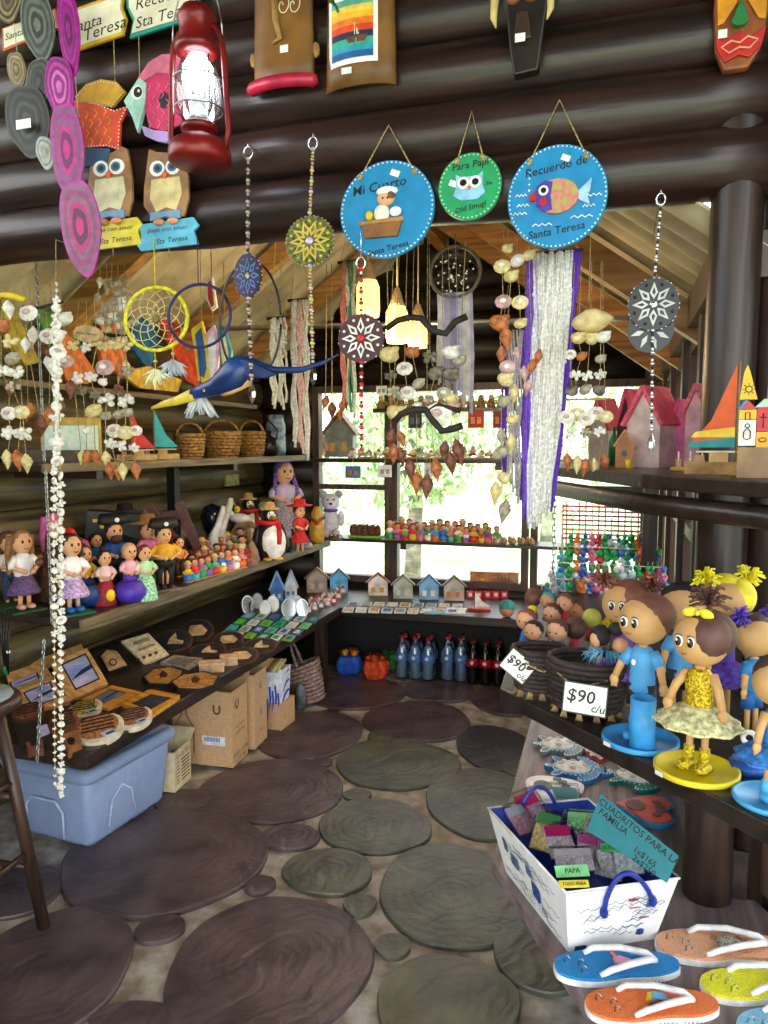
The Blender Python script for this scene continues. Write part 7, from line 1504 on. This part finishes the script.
# packs of little pictures inside the tote
PKC=[(533,812,16,22,.35,'d83a78','d8b8c8','plastic pack with magenta card at the back left inside tote'),(545,832,15,22,-.5,'4a9a5a','e8d08a','plastic pack with green and yellow picture inside tote'),(569,806,18,22,.2,'8ac8d0','e8dcd0','clear plastic pack with pale blue card at the back of tote'),(585,822,24,10,-.45,'9ae0a0','9ae0a0','pale green folded card inside tote'),(560,842,18,18,.1,'c82a7a','ece4f0','plastic pack with magenta header near the PAPA card'),(600,838,22,16,-.6,'e070b0','e8e0f0','plastic pack with pink header in middle of tote'),(618,842,22,16,-.6,'d85aa8','ece6f2','plastic pack with purple header right of middle in tote'),(574,860,26,12,.05,'d8d0d8','e8e0e8','clear pack under the PAPA card at front of tote'),(610,860,18,20,-.3,'b070b8','ece4f0','clear pack with violet card beside the front handle'),(628,858,18,18,-.2,'b8c8e0','e0e8f0','clear pack with white card at the right of tote'),(520,820,14,16,.5,'c8d0e8','e0a8c0','clear pack at left corner of tote basket'),(592,850,20,14,-.2,'d858a0','e4dcec','pink edged pack lying across the tote middle')]
PL=glassmat((.99,.99,1),.06,'clear_plastic',.12)
for i,(x,y,w,h,r,c1,c2,lb) in enumerate(PKC):
    p=at(x,y,z=ZT-.012-.007*(i%3)); s=mp(p)*1.45; q=thing('picture_pack',lb,'picture pack','packs of little pictures in the tote',p,(.55,0.15*(i%3-1),YAW+r)); b=MB(s); b.box(0,0,0,w,h*1.25,1.5,M(c2,.5,noise=.22,scale=160)); b.box(0,h*.42,1.1,w,h*.4,.8,M(c1,.4,noise=.05)); b.out('card',q); b=MB(s); b.box(0,0,1.2,w*1.2,h*1.5,4,PL); b.out('plastic_sleeve',q)
for x,y,w,h,r,tx,c,lb in ((572,871,34,11,.08,'PAPA','8adc90','light green card handwritten PAPA at the front of tote'),(574,884,30,7,.05,'TODO PARA','d8c83a','small yellow card below the PAPA card'),(612,848,22,8,-.06,'ESTUDIO','3a9a4a','dark green card in front of the teal sign')):
    p=at(x,y,z=ZT+.012); s=mp(p); b=MB(s); b.box(0,0,0,w,h,.8,M(c,.5)); b.text(tx,h*.6,0,0,.6,DARK,shear=.1,thick=.1); b.out('name_card',None,lb,'card','name cards in the tote',p,(.75,0,YAW+r))
# teal handwritten sign
sc=at(634,838,d=1.63); n=(Vector((-.25,-1,.55))).normalized(); pr=[]
for x,y in ((601,794),(679,856),(667,883),(587,830)): r=ray(x,y); pr.append(EYE+r*((sc-EYE).dot(n)/r.dot(n)))
X=(pr[1]-pr[0]).normalized(); Y=n.cross(X); mt=Matrix((X,Y,n)).transposed().to_4x4(); ctr=sum(pr,Vector())/4
b=MB(); P2=[((q-ctr).dot(X),(q-ctr).dot(Y)) for q in pr]; L=(pr[1]-pr[0]).length; b.prism(P2,-.0015,.0015,M('127a84',.5,noise=.05)); H=max(q[1] for q in P2)-min(q[1] for q in P2)
y0=max(q[1] for q in P2)
for i,(tx,xo,sz) in enumerate((('CUADRITOS PARA LA',0,.021),('FAMILIA',-.26,.021),('1x$165',.2,.018),('2x$250',.24,.018))):
    b.text(tx,sz*L/.2*1.0,xo*L,y0-H*(.16+.22*min(i,1)+.19*max(0,i-1)) ,.002,DARK,thick=.0002)
o=b.out('handwritten_sign',None,'teal handwritten sign reading CUADRITOS PARA LA FAMILIA standing in the tote','sign',None,tuple(ctr)); o.rotation_euler=mt.to_euler()
# flip flop hangers
def flipflop(cx,cy,L,rz,col,lb,fig):
    p,s=flat(cx,cy); t=thing('flip_flop_hanger',lb,'flip flop','flip flop key hangers on the bench',p,(0,0,YAW+rz)); k=L/2
    P_=[]
    for i in range(44):
        a=2*PI*i/44; x=math.cos(a); w=.36+.05*x*-1-.075*math.exp(-((x-.1)/.35)**2); P_.append((k*x,k*math.sin(a)*w*(1 if math.sin(a)>0 else .94)/(abs(math.sin(a))**.25+1e-6) if abs(math.sin(a))>.02 else 0))
    b=MB(s); b.prism(P_,0,6,M('f0f0f0',.5)); 
    for i,chh in enumerate('SANTA TERESA'):
        x=-k*.0+i*k*.06; b.text(chh,k*.075,x,3,0,DARK,T=Matrix.Translation((0,-k*.305,0))@Matrix.Rotation(PI/2,4,'X')@Matrix.Translation((0,0,.8)))
    b.out('white_sole',t)
    b=MB(s); b.prism([(x*.985,y*.97) for x,y in P_],6,9,M(col,.75,noise=.08,scale=300,bump=.6)); b.out('foam_top',t)
    b=MB(s); W_=M('f4f4f4',.5); b.tube([(-k*.45,k*.26,9),(-k*.3,k*.27,14),(k*.1,k*.2,17),(k*.5,k*.08,15),(k*.62,0,11)],[2.6,3,3.2,3.4,2.6],W_,8); b.tube([(-k*.35,-k*.25,9),(-k*.2,-k*.25,14),(k*.15,-k*.18,17),(k*.5,-k*.06,15),(k*.62,0,11)],[2.6,3,3.2,3.4,2.6],W_,8); b.out('strap',t)
    for (x,y) in ((-k*.82,k*.08),(-k*.62,k*.0),(-k*.62,-k*.16)):
        b=MB(s); b.tube([(x,y,9),(x,y,14),(x+3,y-2,17),(x+5,y-3,13)],.8,STEEL,5); b.out('hook',t)
    b=MB(s); fig(b,k); b.out('ornament',t)
def fig_f(b,k): b.prism([(k*-.05,-k*.06),(k*.1,-k*.14),(k*.28,-k*.08),(k*.2,k*.03),(k*.06,k*.1),(-k*.04,k*.08)],9,13,M('f0a0c8',.5)); b.tube([(k*.0,k*.06,13),(-k*.06,k*.14,15)],1.5,ORG,6)
def fig_b(b,k): b.prism([(-.1*k,-.1*k),(.0*k,-.16*k),(.24*k,-.1*k),(.1*k,0)],9,13,M('a83038',.5)); b.prism([(.0,.0),(.05*k,.14*k),(.2*k,.1*k),(.24*k,-.04*k)],9,14,M('6ab8e0',.5)); b.prism([(-.1*k,.0),(-.02*k,.14*k),(.05*k,.14*k),(0,0)],9,13,M('e8c83a',.5))
def fig_t(b,k): b.ball(.05*k,0,10,(.2*k,.13*k,6),M('c8c0a8',.5,noise=.4,scale=200,c2='4a4438'),14,8); b.ball(.3*k,-.02*k,10,(.08*k,.06*k,4),M('a87a50')); [b.ball((.05+.16*q)*k,r*.13*k,9.5,(.07*k,.04*k,2),M('a87a50'),7,5) for q in (-1,1) for r in (-1,1)]
def fig_s(b,k): b.prism([(.1*k,-.12*k),(.3*k,-.1*k),(.26*k,.08*k),(.12*k,.1*k)],9,13,M('3ab0d0',.5)); b.ball(.2*k,0,13,3,YEL,8,6)
flipflop(725,953,136,-.06,'f0b088','peach flip flop hanger with small turtle, nearest the round post',fig_t)
flipflop(617,972,127,.05,'1c8ad0','blue flip flop hanger with pink figure at the left front of bench',fig_f)
flipflop(764,990,128,.06,'f4ec28','yellow flip flop hanger at the right edge of bench',fig_s)
flipflop(652,1011,134,.03,'f07c3c','orange flip flop hanger with sailboat at bottom of photo',fig_b)
flipflop(800,1030,128,.1,'8ac8e8','pale flip flop hanger cut off at the bottom right corner',fig_s)

p,s=on(507,617,ZL); t=thing('teal_ball_ornament','teal topped ball ornament at right end of the back counter','ornament',None,p); b=MB(s); b.ball(0,0,8,8,M('d08a6a',.5),14,10); b.out('ball',t); b=MB(s); b.ball(0,.5,10,(8.4,8.4,7.5),M('2a8a88',.6),14,9); b.out('teal_cap',t)
# ================================================================ LIGHT
w=bpy.data.worlds.new('sky'); SC.world=w; w.use_nodes=True; nt=w.node_tree; bg=nt.nodes['Background']
bg.inputs[0].default_value=(.93,.97,1,1); bg.inputs[1].default_value=3.6
sl=bpy.data.lights.new('sun','SUN'); sl.energy=4.5; sl.angle=.02; sl.color=(1,.97,.9); so=bpy.data.objects.new('sun',sl); COL.objects.link(so); so.rotation_euler=(rad(42),0,rad(-12))
SC.view_settings.view_transform='Standard'; SC.view_settings.look='None'; SC.view_settings.gamma=1; SC.view_settings.use_curve_mapping=False
SC.view_settings.exposure=.6
